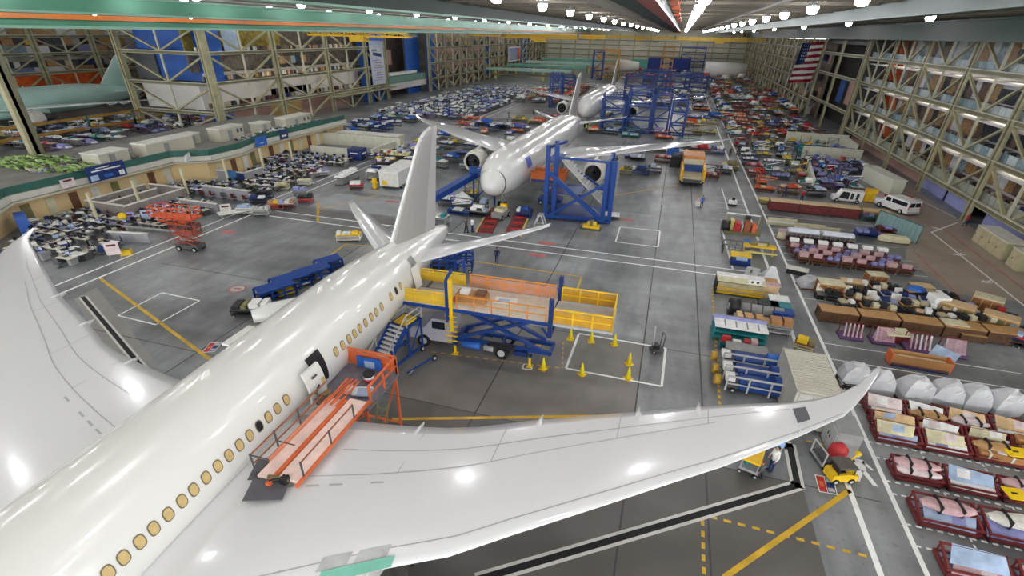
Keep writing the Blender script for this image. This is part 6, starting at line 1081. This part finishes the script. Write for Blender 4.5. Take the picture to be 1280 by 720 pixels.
# ================================================================ around the second and third airliners, and the far end
# blue lattice tower at the right side of the second airliner
def tower(w, d, h, levels, m, m2=None):
    f = MB()
    for x in (0, w):
        for y in (0, d): f.bar((x, y, 0), (x, y, h), .45, m)
    b = MB(); dk_ = MB()
    for k in range(levels + 1):
        z = h * k / levels
        for y in (0, d): b.bar((0, y, max(z, .3)), (w, y, max(z, .3)), .28, m)
        for x in (0, w): b.bar((x, 0, max(z, .3)), (x, d, max(z, .3)), .28, m)
        if 0 < k < levels: dk_.box(0, 0, z - .1, w, d * .5, z, m2 or m)
    for k in range(levels):
        z0, z1 = h * k / levels, h * (k + 1) / levels
        b.bar((0, 0, z0), (w, 0, z1), .25, m) if k % 2 else b.bar((0, 0, z1), (w, 0, z0), .25, m); b.bar((w, 0, z0), (w, d, z1), .2, m)
    return [('frame', f), ('brace', b), ('deck', dk_), ('railing', rail(MB(), [(0, 0, h), (w, 0, h), (w, d, h), (0, d, h), (0, 0, h)], 1.0, m, .06, 1.5))]
bl = mat('stand_blue', '0c3d88', .45, var=.15)
T = [('frame', MB()), ]
fr = MB()
for x, y, h in ((-13.2, 60, 9.0), (-12.2, 60.3, 9.0), (-6.0, 60.5, 7.6), (-5.2, 60.8, 7.6), (-13.2, 65, 8.6), (-6, 65.5, 7.6)): fr.bar((x, y, 0), (x, y, h), .5, bl)
br = MB().bar((-13.2, 60, 6.0), (-6, 60.5, .3), .5, bl).bar((-12.6, 60, .5), (-6, 60.5, 5.0), .3, bl).bar((-13.2, 60, .4), (-5.2, 60.8, .4), .5, bl).bar((-13, 60, 8.8), (-12, 65, 8.6), .3, bl).bar((-6, 60.6, 7.4), (-6, 65.5, 7.4), .3, bl).bar((-12, 60.2, 7.6), (-5.4, 60.7, 7.4), .25, bl).bar((-13.2, 65, 3), (-6, 65.5, 3), .4, bl).bar((-12, 62, 7), (-6, 64, 3), .25, bl)
ramp_ = MB().add([(-11.6, 60.6, 7.3), (-6.4, 61, 2.4), (-6.4, 63.4, 2.4), (-11.6, 63, 7.3), (-11.6, 60.6, 7.1), (-6.4, 61, 2.2), (-6.4, 63.4, 2.2), (-11.6, 63, 7.1)], [(0, 1, 2, 3), (7, 6, 5, 4), (0, 4, 5, 1), (2, 6, 7, 3)], mat('stair_grey', 'b9b6ae', .5, var=.1))
for k in range(14): q = k / 14; ramp_.box(-11.6 + 5.2 * q, 60.7, 7.3 - 4.9 * q, -11.3 + 5.2 * q, 63.2, 7.36 - 4.9 * q, 'lightgrey')
thing('access_tower', 'tall blue lattice tower with a grey stair flight beside the second airliner', 'access tower', 0, 0, 0, 0, [('frame', fr), ('brace', br), ('stair_flight', ramp_), ('deck', MB().box(-13.2, 60, .3, -5.2, 65.5, .5, bl).box(-13.2, 61, 3.0, -9, 65, 3.15, bl).box(-13.4, 60, 7.0, -11.6, 65, 7.15, bl))])
x, y = G(694, 225, 3.4); thing('scissor_lift', 'orange-railed scissor lift at the flank of the second airliner', 'scissor lift', x - .6, y + .6, 0, .05, [('base', MB().box(-1.6, -1, .3, 1.6, 1, .8, 'blue')), ('scissor_arms', scis(MB(), -1.3, 1.3, .8, 3.2, -.7, .7, 2, bl, .14)), ('platform', MB().box(-2.6, -1.3, 3.2, 1.9, 1.3, 3.4, bl)), ('railing', rail(MB(), [(-2.6, -1.3, 3.4), (1.9, -1.3, 3.4), (1.9, 1.3, 3.4), (-2.6, 1.3, 3.4)], 1.1, mat('rail_orange', 'd9722a', .5), .06, .7, panel=MATS['rail_orange'])), ('wheel', MB().wheel(-1.2, -1, .3, .3, .2).wheel(-1.2, 1, .3, .3, .2)), ('wheel', MB().wheel(1.2, -1, .3, .3, .2).wheel(1.2, 1, .3, .3, .2))])
x, y = G(738, 288); thing('yellow_pump', 'yellow pump unit at the foot of the blue lattice tower', 'pump', x, y + .5, 0, 0, MB().box(-1, -.4, .2, 1, .4, .5, 'yellow').tube((-.5, 0, .7), (.6, 0, .7), .3, 'yellow', 10).box(-.2, -.3, .5, .2, .3, 1.1, 'olive').box(-1.4, -.5, 0, 1.2, .5, .2, 'darkgrey'))
x, y = G(763, 274); thing('white_slab_cart', 'flat white-topped cart at the right foot of the blue lattice tower', 'cart', x, y + .4, 0, .05, trolley(2.1, 1.6, .5, 'white', 'darkgrey', None, 2))
x, y = G(674, 284); thing('trestle', 'grey A-shaped trestle left of the blue lattice tower', 'trestle', x, y, 0, 0, MB().bar((-.7, 0, 0), (-.2, 0, 1.4), .14, 'lightgrey').bar((.7, 0, 0), (.2, 0, 1.4), .14, 'lightgrey').bar((-.7, .9, 0), (-.2, .9, 1.4), .14, 'lightgrey').bar((.7, .9, 0), (.2, .9, 1.4), .14, 'lightgrey').box(-.3, -.1, 1.35, .3, 1.0, 1.5, 'lightgrey').bar((-.55, 0, .5), (.55, 0, .5), .1, 'grey'))
# red track plates and tug before the second airliner
for i, (px0, py0, px1, py1, lb) in enumerate(((606, 291, 622, 262, 'left'), (640, 295, 655, 262, 'right'))):
    a, b = V3(G(px0, py0) + (0,)), V3(G(px1, py1) + (0,)); L = (b - a).length; mb = MB().box(0, -.9, 0, L, .9, .25, 'darkred')
    for k in range(9): mb.box(L * (k + .2) / 9, -.7, .25, L * (k + .6) / 9, .5, .35, 'red' if k % 2 else 'maroon')
    mb.box(0, .92 if i == 0 else -1.12, 0, L, 1.12 if i == 0 else -.92, .2, 'paleyellow')
    thing('track_plate', f'dark red ribbed track plate with a yellow edge, the {"west" if i == 0 else "east"} one before the second airliner', 'track plate', a.x, a.y, 0, atan2(b.y - a.y, b.x - a.x), mb, 'red track plates')
x, y = G(626, 272); thing('nose_dolly', 'grey and cream dolly between the red track plates', 'dolly', x, y, 0, 1.4, [('body', MB().box(-1.3, -.7, .3, 1.2, .7, .9, 'grey').box(-.6, -.6, .9, .6, .6, 1.3, 'cream').box(.6, -.4, .9, 1.1, .4, 1.6, 'yellow')), ('wheel', MB().wheel(-.9, -.7, .3, .3, .2).wheel(-.9, .7, .3, .3, .2)), ('wheel', MB().wheel(.9, -.7, .3, .3, .2).wheel(.9, .7, .3, .3, .2))])
# blue gangway left of the nose
a, b = (-28.2, 53.2), (-23.6, 63.6)
thing('gangway', 'blue sloping gangway leading up to the nose of the second airliner', 'gangway', 0, 0, 0, 0, [('ramp', MB().bar((-28.6, 52.2, 1.3), (-23.6, 63.2, 4.0), 1.1, bl, .7)), ('landing', MB().box(-24.4, 62.6, 3.7, -20.6, 64.6, 3.95, bl)), ('railing', rail(MB(), [(-24.4, 62.6, 3.95), (-20.6, 62.6, 3.95)], 1.0, bl, .06, .9, panel=bl)), ('support', MB().bar((-24, 63, 0), (-24, 63, 3.8), .2, bl).bar((-21, 63, 0), (-21, 63, 3.8), .2, bl).bar((-28.4, 52.6, 0), (-28.4, 52.6, 1.3), .2, bl).bar((-24, 63, .3), (-21, 63, 3.6), .15, bl))])
x, y = G(598, 222); thing('service_tent', 'white draped cover with a teal patch beside the blue gangway', 'cover', -24.6, 60.4, 0, .5, MB().add([(-1.5, -1, .8), (1.5, -1, .8), (1.7, 1, .8), (-1.4, 1, .8), (0, .2, 2.2)], [(0, 1, 4), (1, 2, 4), (2, 3, 4), (3, 0, 4)], 'white').box(-1.2, -.8, 0, 1.2, .8, .8, 'darkgrey'))
# assorted line equipment placed where it stands
EQ = [(a, b, c) for a, b, c in (('navy', 'darkgrey', ['midblue', 'white', 'lavender']), ('grey', 'black', ['white', 'paleblue', 'black']), ('darkgrey', 'blue', ['blue', 'white', 'navy']), ('orange', 'brown', ['deeporange', 'orange', 'cream']), ('paleyellow', 'olive', ['olive', 'yellow', 'grey']), ('white', 'grey', ['white', 'teal', 'offwhite']), ('maroon', 'brown', ['red', 'pink', 'maroon']), ('lavender', 'purple', ['lavender', 'white', 'navy']), ('teal', 'darkteal', ['teal', 'cream', 'mint']))]
EN = ['navy', 'grey', 'blue-framed', 'orange', 'pale yellow', 'white', 'maroon', 'lavender', 'teal']
EK = {}
def eq(kind, L, W, h, seed):
    k = (kind, L, W, h, seed % 3)
    if k not in EK:
        a, b, c = EQ[kind]; q = seed % 3; EK[k] = trolley(L, W, h * (1, .6, .8)[q], a, b, c, 200 + kind * 3 + q)
        if q == 1: EK[k] = EK[k] + bake([('upright_frame', MB().bar((-L / 2, W / 2, 0), (-L / 2, W / 2, h * 1.9), .1, b).bar((L / 2, W / 2, 0), (L / 2, W / 2, h * 1.9), .1, b).bar((-L / 2, W / 2, h * 1.9), (L / 2, W / 2, h * 1.9), .1, a).bar((-L / 2, W / 2, h), (L / 2, W / 2, h * 1.8), .08, a))])
        if q == 2: EK[k] = EK[k] + bake([('tank', MB().tube((-L * .2, 0, h * 1.1), (L * .3, 0, h * 1.1), W * .3, c[0], 10))])
    return EK[k]
LOC = [(563, 258, 0, 3, 'under the blue gangway'), (575, 268, 2, 3, 'in front of the blue gangway'), (597, 270, 1, 3, 'left of the red track plates'), (550, 280, 5, 2, 'close to the near tail cone'), (588, 245, 4, 2, 'below the service cover'), (655, 272, 2, 2, 'right of the red track plates'), (600, 262, 1, 2, 'just left of the nose wheel'), (571, 250, 7, 2, 'beneath the gangway landing'),
 (800, 218, 2, 3, 'beyond the right engine of the second airliner'), (815, 216, 1, 3, 'next to the blue-framed cart under the right wing'), (797, 200, 1, 2, 'in the stack right under the middle of the right wing'), (782, 218, 4, 2, 'nearest the right engine inlet'), (832, 203, 6, 3, 'under the right wing before the yellow lift'), (790, 198, 7, 2, 'behind the engine stack under the right wing'), (822, 190, 4, 3, 'with olive boxes behind the right wing root'),
 (845, 195, 5, 3, 'white-boarded, just left of the yellow lift'), (860, 186, 8, 3, 'behind the yellow lift'), (875, 190, 6, 3, 'behind the yellow lift towards the aisle'), (896, 192, 2, 2, 'bright blue, beside the aisle under the wing tip'), (888, 222, 6, 2, 'low and dark red on the bays right of the yellow lift'), (912, 212, 4, 2, 'olive, right on the aisle line'), (903, 217, 1, 2, 'standing by the olive cart at the aisle'),
 (830, 174, 3, 3, 'just behind the right wing, mid span'), (822, 168, 7, 3, 'heaped behind the orange cart'), (862, 168, 4, 4, 'in the pale yellow line behind the wing'), (880, 167, 4, 4, 'at the aisle end of the pale yellow line'), (862, 157, 3, 3, 'orange, further behind the wing'), (885, 156, 4, 3, 'large and yellow beside the aisle'), (872, 149, 0, 4, 'in the dark blue line near the aisle'), (890, 148, 0, 4, 'at the aisle end of the dark blue line'), (850, 140, 5, 4, 'white frame before the third airliner wing'), (876, 138, 3, 3, 'yellowish under the third airliner wing tip'),
 (780, 155, 5, 3, 'under the right tailplane of the second airliner'), (762, 168, 1, 3, 'behind the second airliner tail'), (788, 172, 8, 3, 'teal-topped behind the second airliner wing'), (742, 166, 3, 2, 'orange beside the second airliner rear door'), (800, 165, 1, 2, 'alone on the open floor behind the wing'), (690, 160, 2, 2, 'left of the second airliner body'), (672, 155, 3, 3, 'orange, left behind the second airliner wing'), (700, 150, 6, 3, 'maroon, between the two tail fins'), (712, 156, 3, 3, 'orange, under the second airliner tail'),
 (648, 163, 0, 4, 'at the end of the long blue bench line'), (633, 161, 0, 4, 'fourth in the long blue bench line'), (620, 159, 2, 4, 'third in the long blue bench line'), (607, 157, 0, 4, 'second in the long blue bench line'), (594, 153, 3, 4, 'orange, heading the long blue bench line'), (583, 156, 3, 3, 'orange-brown, left of the long blue bench line'), (650, 152, 4, 3, 'ochre, behind the long blue bench line')]
for i, (px, py, kd, L, lb) in enumerate(LOC):
    x, y = G(px, py); s = 1 + (y > 90) * .35 + (y > 140) * .3; thing('line_trolley', f'{EN[kd]} equipment trolley {lb}', 'trolley', x, y, 0, 0, eq(kd, L * s, 1.4 * s, 1.0, i), 'equipment trolleys along the line')
# yellow high lift truck
def hi_lift(c1, c2, m=mat('lift_yellow', 'e0a81c', .5, var=.1)):
    return [('deck', MB().box(-1.5, -4, 1.0, 1.5, 0, 1.3, c1).box(-1.3, -4.2, .5, 1.3, -1, 1.0, 'darkgrey')), ('arm', MB().box(-1.9, -3.6, .6, -1.5, 2.5, 2.4, m)), ('arm', MB().box(1.5, -3.6, .6, 1.9, 2.5, 2.4, m)), ('hopper', MB().box(-1.7, 1.5, 2.2, 1.7, 6.5, 3.4, mat('hopper_orange', 'd98a3a', .5, var=.15)).box(-1.6, 1.2, 2.0, 1.6, 1.5, 3.0, 'cream')), ('body', MB().box(-1.5, 0, .6, 1.5, 6, 2.2, c2)), ('wheel', MB().wheel(-1.4, -2.8, .5, .5, .4).wheel(1.4, -2.8, .5, .5, .4)), ('wheel', MB().wheel(-1.4, 3.5, .5, .5, .4).wheel(1.4, 3.5, .5, .5, .4))]
thing('lift_loader', 'yellow loader with orange hopper and pale deck under the right wing of the second airliner', 'loader', 5.0, 87.5, 0, 0, hi_lift(M('beige'), M('blue')), None, 1.0)
for i, (px, py, lb) in enumerate(((840, 197, 'blue drum-shaped tank left of the yellow loader'), (845, 208, 'black machine left of the yellow loader'))):
    x, y = G(px, py); thing('tank_unit', lb, 'tank', x, y, 0, 0, MB().box(-1.1, -1, .2, 1.1, 1, 1.8, ('midblue', 'black')[i]).tube((-.8, 0, 1.8), (.8, 0, 1.8), .6, ('blue', 'darkgrey')[i], 10).box(-1.2, -1.1, 0, 1.2, 1.1, .2, 'black'))
# blue cart under the near tail, blue gear left of the near airliner
x, y = G(555, 338); thing('tail_cart', 'blue cluster cart of frames and hoses under the near tailplane', 'cart', x + .6, y + .8, 0, .3, [('frame', rail(rail(MB(), [(-2, -1.2, .3), (2, -1.2, .3), (2, 1.2, .3), (-2, 1.2, .3), (-2, -1.2, .3)], 1.0, bl, .08, .8), [(-2, 0, .5), (2, 0, .5)], 1.2, bl, .08, .6)), ('arm', MB().bar((-1.5, -.5, .4), (2.6, 1.0, 2.2), .25, bl).bar((-1.5, .5, .4), (2.8, 1.6, 2.0), .2, 'midblue')), ('bin', MB().box(-1.9, -1, .3, -.6, 0, .9, 'black').box(-.4, -.9, .3, .7, .5, .8, 'navy')), ('caster', MB().wheel(-1.8, -1.2, .2, .2, .12).wheel(1.8, -1.2, .2, .2, .12).wheel(-1.8, 1.2, .2, .2, .12).wheel(1.8, 1.2, .2, .2, .12))])
for i, (px, py, L, lb, cc) in enumerate(((346, 372, 3.0, 'blue sloping dock stand, the nearest behind the white body', 'blue'), (365, 360, 3.2, 'blue sloping dock stand in the middle behind the white body', 'blue'), (392, 350, 3.0, 'blue dock stand with white cable tops behind the white body', 'blue'), (412, 338, 2.2, 'farthest small blue dock stand behind the white body', 'midblue'))):
    x, y = G(px, py); thing('dock_stand', lb, 'dock stand', x, y, 0, radians(62), [('frame', rail(MB(), [(-L / 2, -.7, 0), (L / 2, -.7, 0), (L / 2, .7, 0), (-L / 2, .7, 0)], 1.1, bl, .08, 1)), ('top', MB().add([(-L / 2, -.8, .9), (L / 2, -.8, 1.1), (L / 2, .1, 1.5), (-L / 2, .3, 1.3), (-L / 2, .9, 1.0), (L / 2, .8, 1.1)], [(0, 1, 2, 3), (3, 2, 5, 4)], bl)), ('bin', MB().box(-L / 2 + .1, -.5, .2, 0, .5, .7, 'black').box(.1, -.5, .2, L / 2, .4, .6, ('yellow', 'white', 'steel', 'navy')[i]))], 'blue dock stands')
x, y = G(318, 392); thing('tool_wagon', 'dark wagon of white and olive tool boxes before the blue dock stands', 'wagon', x, y, 0, radians(20), trolley(3.0, 1.5, .7, 'darkgrey', 'black', ['white', 'olive', 'white', 'black', 'offwhite'], 300))
x, y = G(350, 395); thing('fairing_piece', 'white curved fairing lying beside the near fuselage', 'fairing', x + .2, y + .4, 0, radians(47), MB().rings([[(t_, .9 * s * cos(k * pi / 8), .15 + 1.1 * s * sin(k * pi / 8)) for k in range(9)] for t_, s in ((-2.4, .7), (-1, 1), (1, 1), (2.2, .6))], skin))
TOW = []
def tow(x0, y0, x1, y1): TOW.append((x0, y0, x1, y1))
# blue work towers round the third airliner
for i, (px, py, w, d, h, lb) in enumerate(((795, 130, 9, 6, 8.0, 'behind the right wing of the third airliner'), (826, 122, 5, 5, 8.5, 'slender, mid span behind the third right wing'), (845, 118, 9, 5, 6.5, 'long and low behind the third right wing'), (868, 116, 9, 5, 5.5, 'farthest east behind the third right wing'),
        (693, 135, 3.4, 3.4, 9.0, 'alone at the left wing of the third airliner'), (745, 100, 5, 4, 12.5, 'tall and slim far left of the third fin'), (705, 110, 8, 5, 4.0, 'low, far left of the third airliner'), (866, 103, 9, 5, 3.5, 'very long and low near the east end'), (815, 108, 9, 5, 6, 'beyond the wing group towards the blue doors'))):
    x, y = G(px, py); tow(x - w / 2, y, x + w / 2, y + d); thing('work_tower', 'blue work tower ' + lb, 'work tower', x - w / 2, y, 0, 0, bake(tower(w, d, h, 3, bl, mat('deck_blue', '2358a8', .5, var=.2))), 'blue work towers')
for i, (x, y, w, d, h, lb) in enumerate(((-15.6, 127.5, 5.2, 4, 7.5, 'beside the nose of the third airliner, westmost of four'), (-9.8, 129, 5.5, 6, 9, 'second of four by the nose of the third airliner'), (-3.8, 130, 3.6, 5, 8.5, 'third of four by the nose of the third airliner'), (.4, 128, 3.2, 4, 7.5, 'eastmost of four by the nose of the third airliner'))):
    thing('work_tower', 'blue work tower ' + lb, 'work tower', x, y, 0, 0, bake(tower(w, d, h, 3, bl, mat('deck_blue', '2358a8', .5, var=.2))), 'blue work towers')
for i, (px, py, w, h, lb) in enumerate(((758, 96, 11, 12.5, 'left of the third fin'), (832, 88, 7, 14, 'between the two dark blue doors'))):
    x, y = G(px, py); x, y = (x * 364 / y, 364) if y > 364 else (x, y); tow(x - w / 2, y, x + w / 2, y + 5); thing('work_tower', 'ochre lattice tower ' + lb, 'work tower', x - w / 2, y, 0, 0, tower(w, 5, h, 4, mat('ochre', 'cf9420', .5, var=.15)), 'ochre towers')
x, y = 9, 366; tow(1, 366, 15, 371); thing('work_tower', 'dark blue lattice tower before the right-hand far door', 'work tower', x - 8, y, 0, 0, tower(14, 5, 14, 4, mat('deep_blue', '12398c', .5)))
xa, ya = G(878, 99); xb = G(930, 99)[0] - 1.5; tow(xa, ya - 4, xb, ya + 4); thing('fuselage_section', 'white cylindrical fuselage section lying before the far wall', 'fuselage section', xa, ya, 3.0, 0, MB().tube((0, 0, 1.5), (xb - xa, 0, 1.5), 4.2, skin, 20).box(4, -2, -3, 6, 2, -2, 'blue').box(9, -2, -3, 11, 2, -2, 'blue'))
tow(-86, 258, -36, 334)
for i in range(4): thing('wing_section', f'pale green primed wing section on stands, {nth(i)} from the viewer at the far west end', 'wing section', -73 + 4 * i, 262 + 22 * i, 4 + i * .8, .04, MB().prism([(-18, -2), (16, -3.5), (24, 0), (16, 3), (-18, 2)], 0, 1.2, (primer if i % 2 else M('mint'))).box(-14, -.5, -4 - i * .8, -13, .5, 0, 'paleyellow').box(10, -.5, -4 - i * .8, 11, .5, 0, 'paleyellow').box(-16, -2, -2, 16, -1.6, -1.2, 'olive'), 'green wing sections')
x, y = G(770, 95); tow(x - 2, y - 4, x + 13, y + 4); thing('tail_section', 'white rounded tail section beside the third fin', 'tail section', x, y, 0, 0, MB().tube((0, 0, 5), (12, 0, 5.5), 3.6, 'offwhite', 16, 2.0).tube((-.3, 0, 5), (0, 0, 5), 2.6, 'black', 16).box(2, -1.5, 0, 3, 1.5, 2.5, 'steel').box(9, -1.5, 0, 10, 1.5, 3, 'steel'))
# dense furniture of the far west floor

def field(area, x0, x1, y0, y1, dx, dy, seed, kinds, L, nm='stores_cart', cat='cart', cl=lambda x, y: True, W=1.3, h=1.1):
    r = random.Random(seed); j = 0; y = y0
    while y <= y1:
        i = 0; x = x0
        while x <= x1:
            if cl(x, y) and r.random() > .1 and not any(a - L / 2 - .5 < x < c_ + L / 2 + .5 and b - W < y < d + W for a, b, c_, d in TOW):
                kd = r.choice(kinds); thing(nm, f'{EN[kd]} {cat}, {nth(i)} from the west, {nth(j)} row back, {area}', cat, x + r.uniform(-.4, .4), y + r.uniform(-.4, .4), 0, r.uniform(-.25, .25) + (r.random() < .2) * 1.57, eq(kd, L, W, h, r.randrange(3)), area)
            x += dx; i += 1
        y += dy; j += 1
field('the far west desks', -76, -52, 130, 212, 3.0, 3.0, 8, [1, 5, 7, 1, 0, 5], 2.3, 'far_desk', 'bench')  # masses of far desks, built from the generic trolley kit
field('the blue bench block', -72, -60, 98, 126, 4.2, 4, 11, [0, 0, 2, 1, 8], 3.6, 'blue_bench', 'bench')
field('the store west of the trailer', -47, -30, 80, 106, 5.2, 5, 12, [1, 7, 5, 0, 4], 3.2, 'store_table', 'table')
field('the yard beyond the eastern office', 15.5, 37, 133, 172, 3.7, 4.0, 13, [6, 6, 3, 4, 1, 5, 0], 3.1)
field('the strip along the aisle', 15.6, 23, 84, 130, 3.6, 4.6, 14, [6, 4, 1, 5, 0, 3], 2.8, 'aisle_trolley', 'trolley')
field('the eastern office floor', 25.5, 36, 90, 111, 2.2, 2.4, 15, [7, 1, 5, 0, 6, 7], 1.6, 'packing_table', 'table', cl=lambda x, y: not (x > 32 and y < 101))
field('the second eastern office floor', 27, 36, 115, 129, 2.6, 3, 16, [7, 4, 5, 8, 1], 1.9, 'packing_table', 'table')
field('the far eastern stores', 16, 37, 178, 262, 5.2, 6, 17, [6, 6, 3, 1, 5, 4, 0, 2], 4.6, W=2.2, h=1.5)
field('the third airliner bay', -8, 9, 182, 250, 5.6, 8, 18, [2, 0, 3, 2, 1, 6, 2], 4.4, 'work_bench', 'workbench', W=2.4, h=2.2, cl=lambda x, y: not (y < 172))
field('bay west of the third airliner', -49, -32, 176, 250, 6.2, 7, 19, [3, 4, 1, 6, 5, 3], 4.6, 'assembly_jig', 'jig', W=2.4, h=1.6, cl=lambda x, y: not (x > -42 and y < 174))
field('the far hall end', -50, 34, 274, 340, 9.2, 13, 20, [3, 4, 6, 1, 5, 2, 6], 6.5, 'assembly_stand', 'stand', W=3.2, h=2.6)
field('the second airliner left wing strip', -45, -30, 112, 118, 5.5, 6, 21, [0, 2, 3], 3.2)
# overhead yellow crane bridges
yc = mat('crane_yellow', 'dcae12', .45, var=.08, scale=.3)
def bridge(x0, x1, h, d=1.6):
    h = .9
    top, web = MB(), MB(); 
    for y in (0, d):
        top.bar((x0, y, 0), (x1, y, 0), .3, yc, .35).bar((x0, y, h), (x1, y, h), .3, yc, .35); n = int((x1 - x0) / 3)
        for k in range(n): a = x0 + (x1 - x0) * k / n; b = x0 + (x1 - x0) * (k + 1) / n; web.bar((a, y, 0 if k % 2 else h), (b, y, h if k % 2 else 0), .16, yc); web.bar((a, y, 0), (a, y, h), .14, yc)
    return [('chord', top), ('lattice', web), ('trolley', MB().box((x0 + x1) / 2 - 2, -.4, -1.2, (x0 + x1) / 2 + 2, d + .4, .2, yc)), ('end_carriage', MB().box(x0 - .6, -1, .2, x0, d + 1, h + .6, 'olive').box(x1, -1, .2, x1 + .6, d + 1, h + .6, 'olive')), ('hanger', MB().bar((x0 + 2, .8, h), (x0 + 2, .8, 24 - 18.9), .2, yc).bar((x1 - 2, .8, h), (x1 - 2, .8, 24 - 18.9), .2, yc))]
for i, (x0, x1, y) in enumerate(((-90, -62, 122), (-89, -30, 232), (-88, -4, 300), (-3, 37, 286), (-88, 37, 352), (-60, -34, 190))):
    thing('bridge_crane', 'yellow lattice bridge crane ' + ('over the west truss wall, nearest of all', 'spanning the left part of the hall, over the far desks', 'over the far left, behind the third airliner', 'over the far right beyond the aisle', 'spanning the whole width close to the far wall', 'short, left above the second airliner')[i], 'crane', 0, y, 18.9, 0, bridge(x0, x1, 1.5), 'yellow bridge cranes')
# flag, hanging banner, far pictures
def flag():
    mb = MB(); W, Hh = 5.6, 9.0
    def P(u, v): return (W * u, .25 * sin(u * 7 + v * 3), -Hh * v)
    for k in range(13):   # vertical stripes as hung
        u0, u1 = k / 13, (k + 1) / 13
        for j in range(8): mb.add([P(u0, j / 8), P(u1, j / 8), P(u1, (j + 1) / 8), P(u0, (j + 1) / 8)], [(0, 3, 2, 1), (0, 1, 2, 3)], mat('flag_red', 'a02438', .6) if k % 2 == 0 else M('white'))
    return mb
def flag2():
    mb = MB(); W, Hh = 6.0, 10.5; cr = mat('flag_red', 'a02438', .6)
    for k in range(13):
        v0, v1 = k / 13, (k + 1) / 13
        for j in range(8):
            u0, u1 = j / 8, (j + 1) / 8; f = lambda u, v: (W * u - 1.0 * v, .3 * sin(u * 8), -Hh * v + .6 * u)
            mb.add([f(u0, v0), f(u0, v1), f(u1, v1), f(u1, v0)], [(0, 1, 2, 3), (3, 2, 1, 0)], M('navy') if (v0 < .5 and u1 < .42) else (cr if k % 2 == 0 else M('white')))
    for a in range(4):
        for b in range(5): x, z = .5 + .55 * a, -.7 - .85 * b; mb.box(x - .09, -.42, z - .09, x + .09, -.36, z + .09, 'white')
    return mb
thing('flag', 'large red and white striped flag with a starred blue corner at the east trusses', 'flag', 33.4, 181, 19.4, .0, [('cloth', flag2()), ('rope', MB().tube((0, 0, 0), (0, 0, 1.2), .05, 'white').tube((6, 0, .6), (6, 0, 1.4), .05, 'white').bar((-.3, 0, 1.3), (6.4, 0, 1.3), .15, 'steel').bar((3, 0, 1.3), (3, 0, 4.0), .08, 'steel'))])
bn = MB().box(-.05, -4.1, -12.3, .05, 4.1, 0, mat('banner_white', 'c6c8d4', .6, var=.08, scale=.5)).box(.06, -3.6, -1.2, .1, 3.6, -.5, 'paleblue').bar((.08, -2.4, -3.6), (.08, 2.6, -4.2), .04, 'navy', .9).box(.06, -3, -3, .1, 0, -2.4, 'grey')
for k in range(9): bn.box(.06, -3.2 + (k * 1.7) % 2.2, -5.6 - .7 * k, .1, 1.2 + (k * 1.3) % 2, -5.35 - .7 * k, 'grey' if k % 2 else 'lavender')
thing('banner', 'tall pale hanging banner with a dark bird-like swoosh on the west trusses', 'banner', XL + .2, 157.5, 17.4, 0, [('sheet', bn), ('crown', MB().box(-.3, -4.2, 0, .4, 4.2, 2.2, 'midblue'))])
thing('wall_picture', 'wide framed picture on the far west trusses', 'picture', XL + 3.4, 300, 6.5, 0, MB().box(0, -11, 0, .2, 11, 7, 'white').box(.2, -10.4, .5, .3, 6, 6.5, 'lavender').box(.2, 6, .5, .3, 10.4, 6.5, 'orange').box(.3, -9, 1, .35, 2, 4, 'steel'))
# neighbouring hall: green airliner and rails
P4_, f4, s4, pf4, cx4 = make_plane('airliner', 'pale green unpainted airliner in the neighbouring hall beyond the west opening', -139, 72, .0, False, None)
tgr = mat('primer_teal', 'b5d8cf', .4, var=.1, scale=.2); tgl = mat('primer_pale', 'dbe8e4', .4, var=.08, scale=.3)
def regreen(o):
    for c in o.children:
        if c.type == 'MESH' and c.data:
            for i, m in enumerate(c.data.materials):
                if m in (skin, finm, finl): c.data.materials[i] = tgr
                elif m is wingm: c.data.materials[i] = tgl
        regreen(c)
regreen(P4_)
rb = mat('rail_amber', '9a7430', .5, var=.25, scale=.5)
for i, (x, z) in enumerate(((-113.5, 3.8), (-113.5, 1.9), (-118, .8))):
    t = thing('guard_beam', f'long amber guard beam of the neighbouring hall, {("top", "middle", "lowest")[i]} one', 'beam', x, 62, z, 0, [('beam', MB().bar((0, -10, 0), (0, 28, 0), .4, rb, .45))] + [('post', MB().bar((.3, q, -z), (.3, q, .5), .3, 'darkteal')) for q in (-4, 6, 16, 26)])
field('the neighbouring hall', -132, -100, 66, 112, 4.6, 5, 31, [0, 5, 4, 1, 8, 6, 7], 3.6, cl=lambda x, y: not (x > -98 or y < 84 and x > -100))
field('the hall beyond the green airliner', -156, -100, 128, 200, 9, 12, 32, [3, 4, 1, 5, 0, 6], 6, 'hall_stand', 'stand', W=3, h=2.5)
for i, (px, py) in enumerate(((115, 158), (20, 170))):
    x, y = G(px, py); thing('parked_van', ('white van parked in the neighbouring hall by the amber beams', 'white van nearer the frame edge in the neighbouring hall')[i], 'van', x, y, 0, .3, bake(van(4.9, 1.9, 1.9, vw, MATS['glass_dark'])))
thing('timber_prop', 'slanting olive timber column at the frame edge beside the green netting', 'column', -89.5, 52.5, 0, 0, MB().bar((0, 0, 0), (0, -.2, 20), .9, stm, 1.0).bar((.3, .5, 0), (.3, .5, 20), .3, std, 1.2))
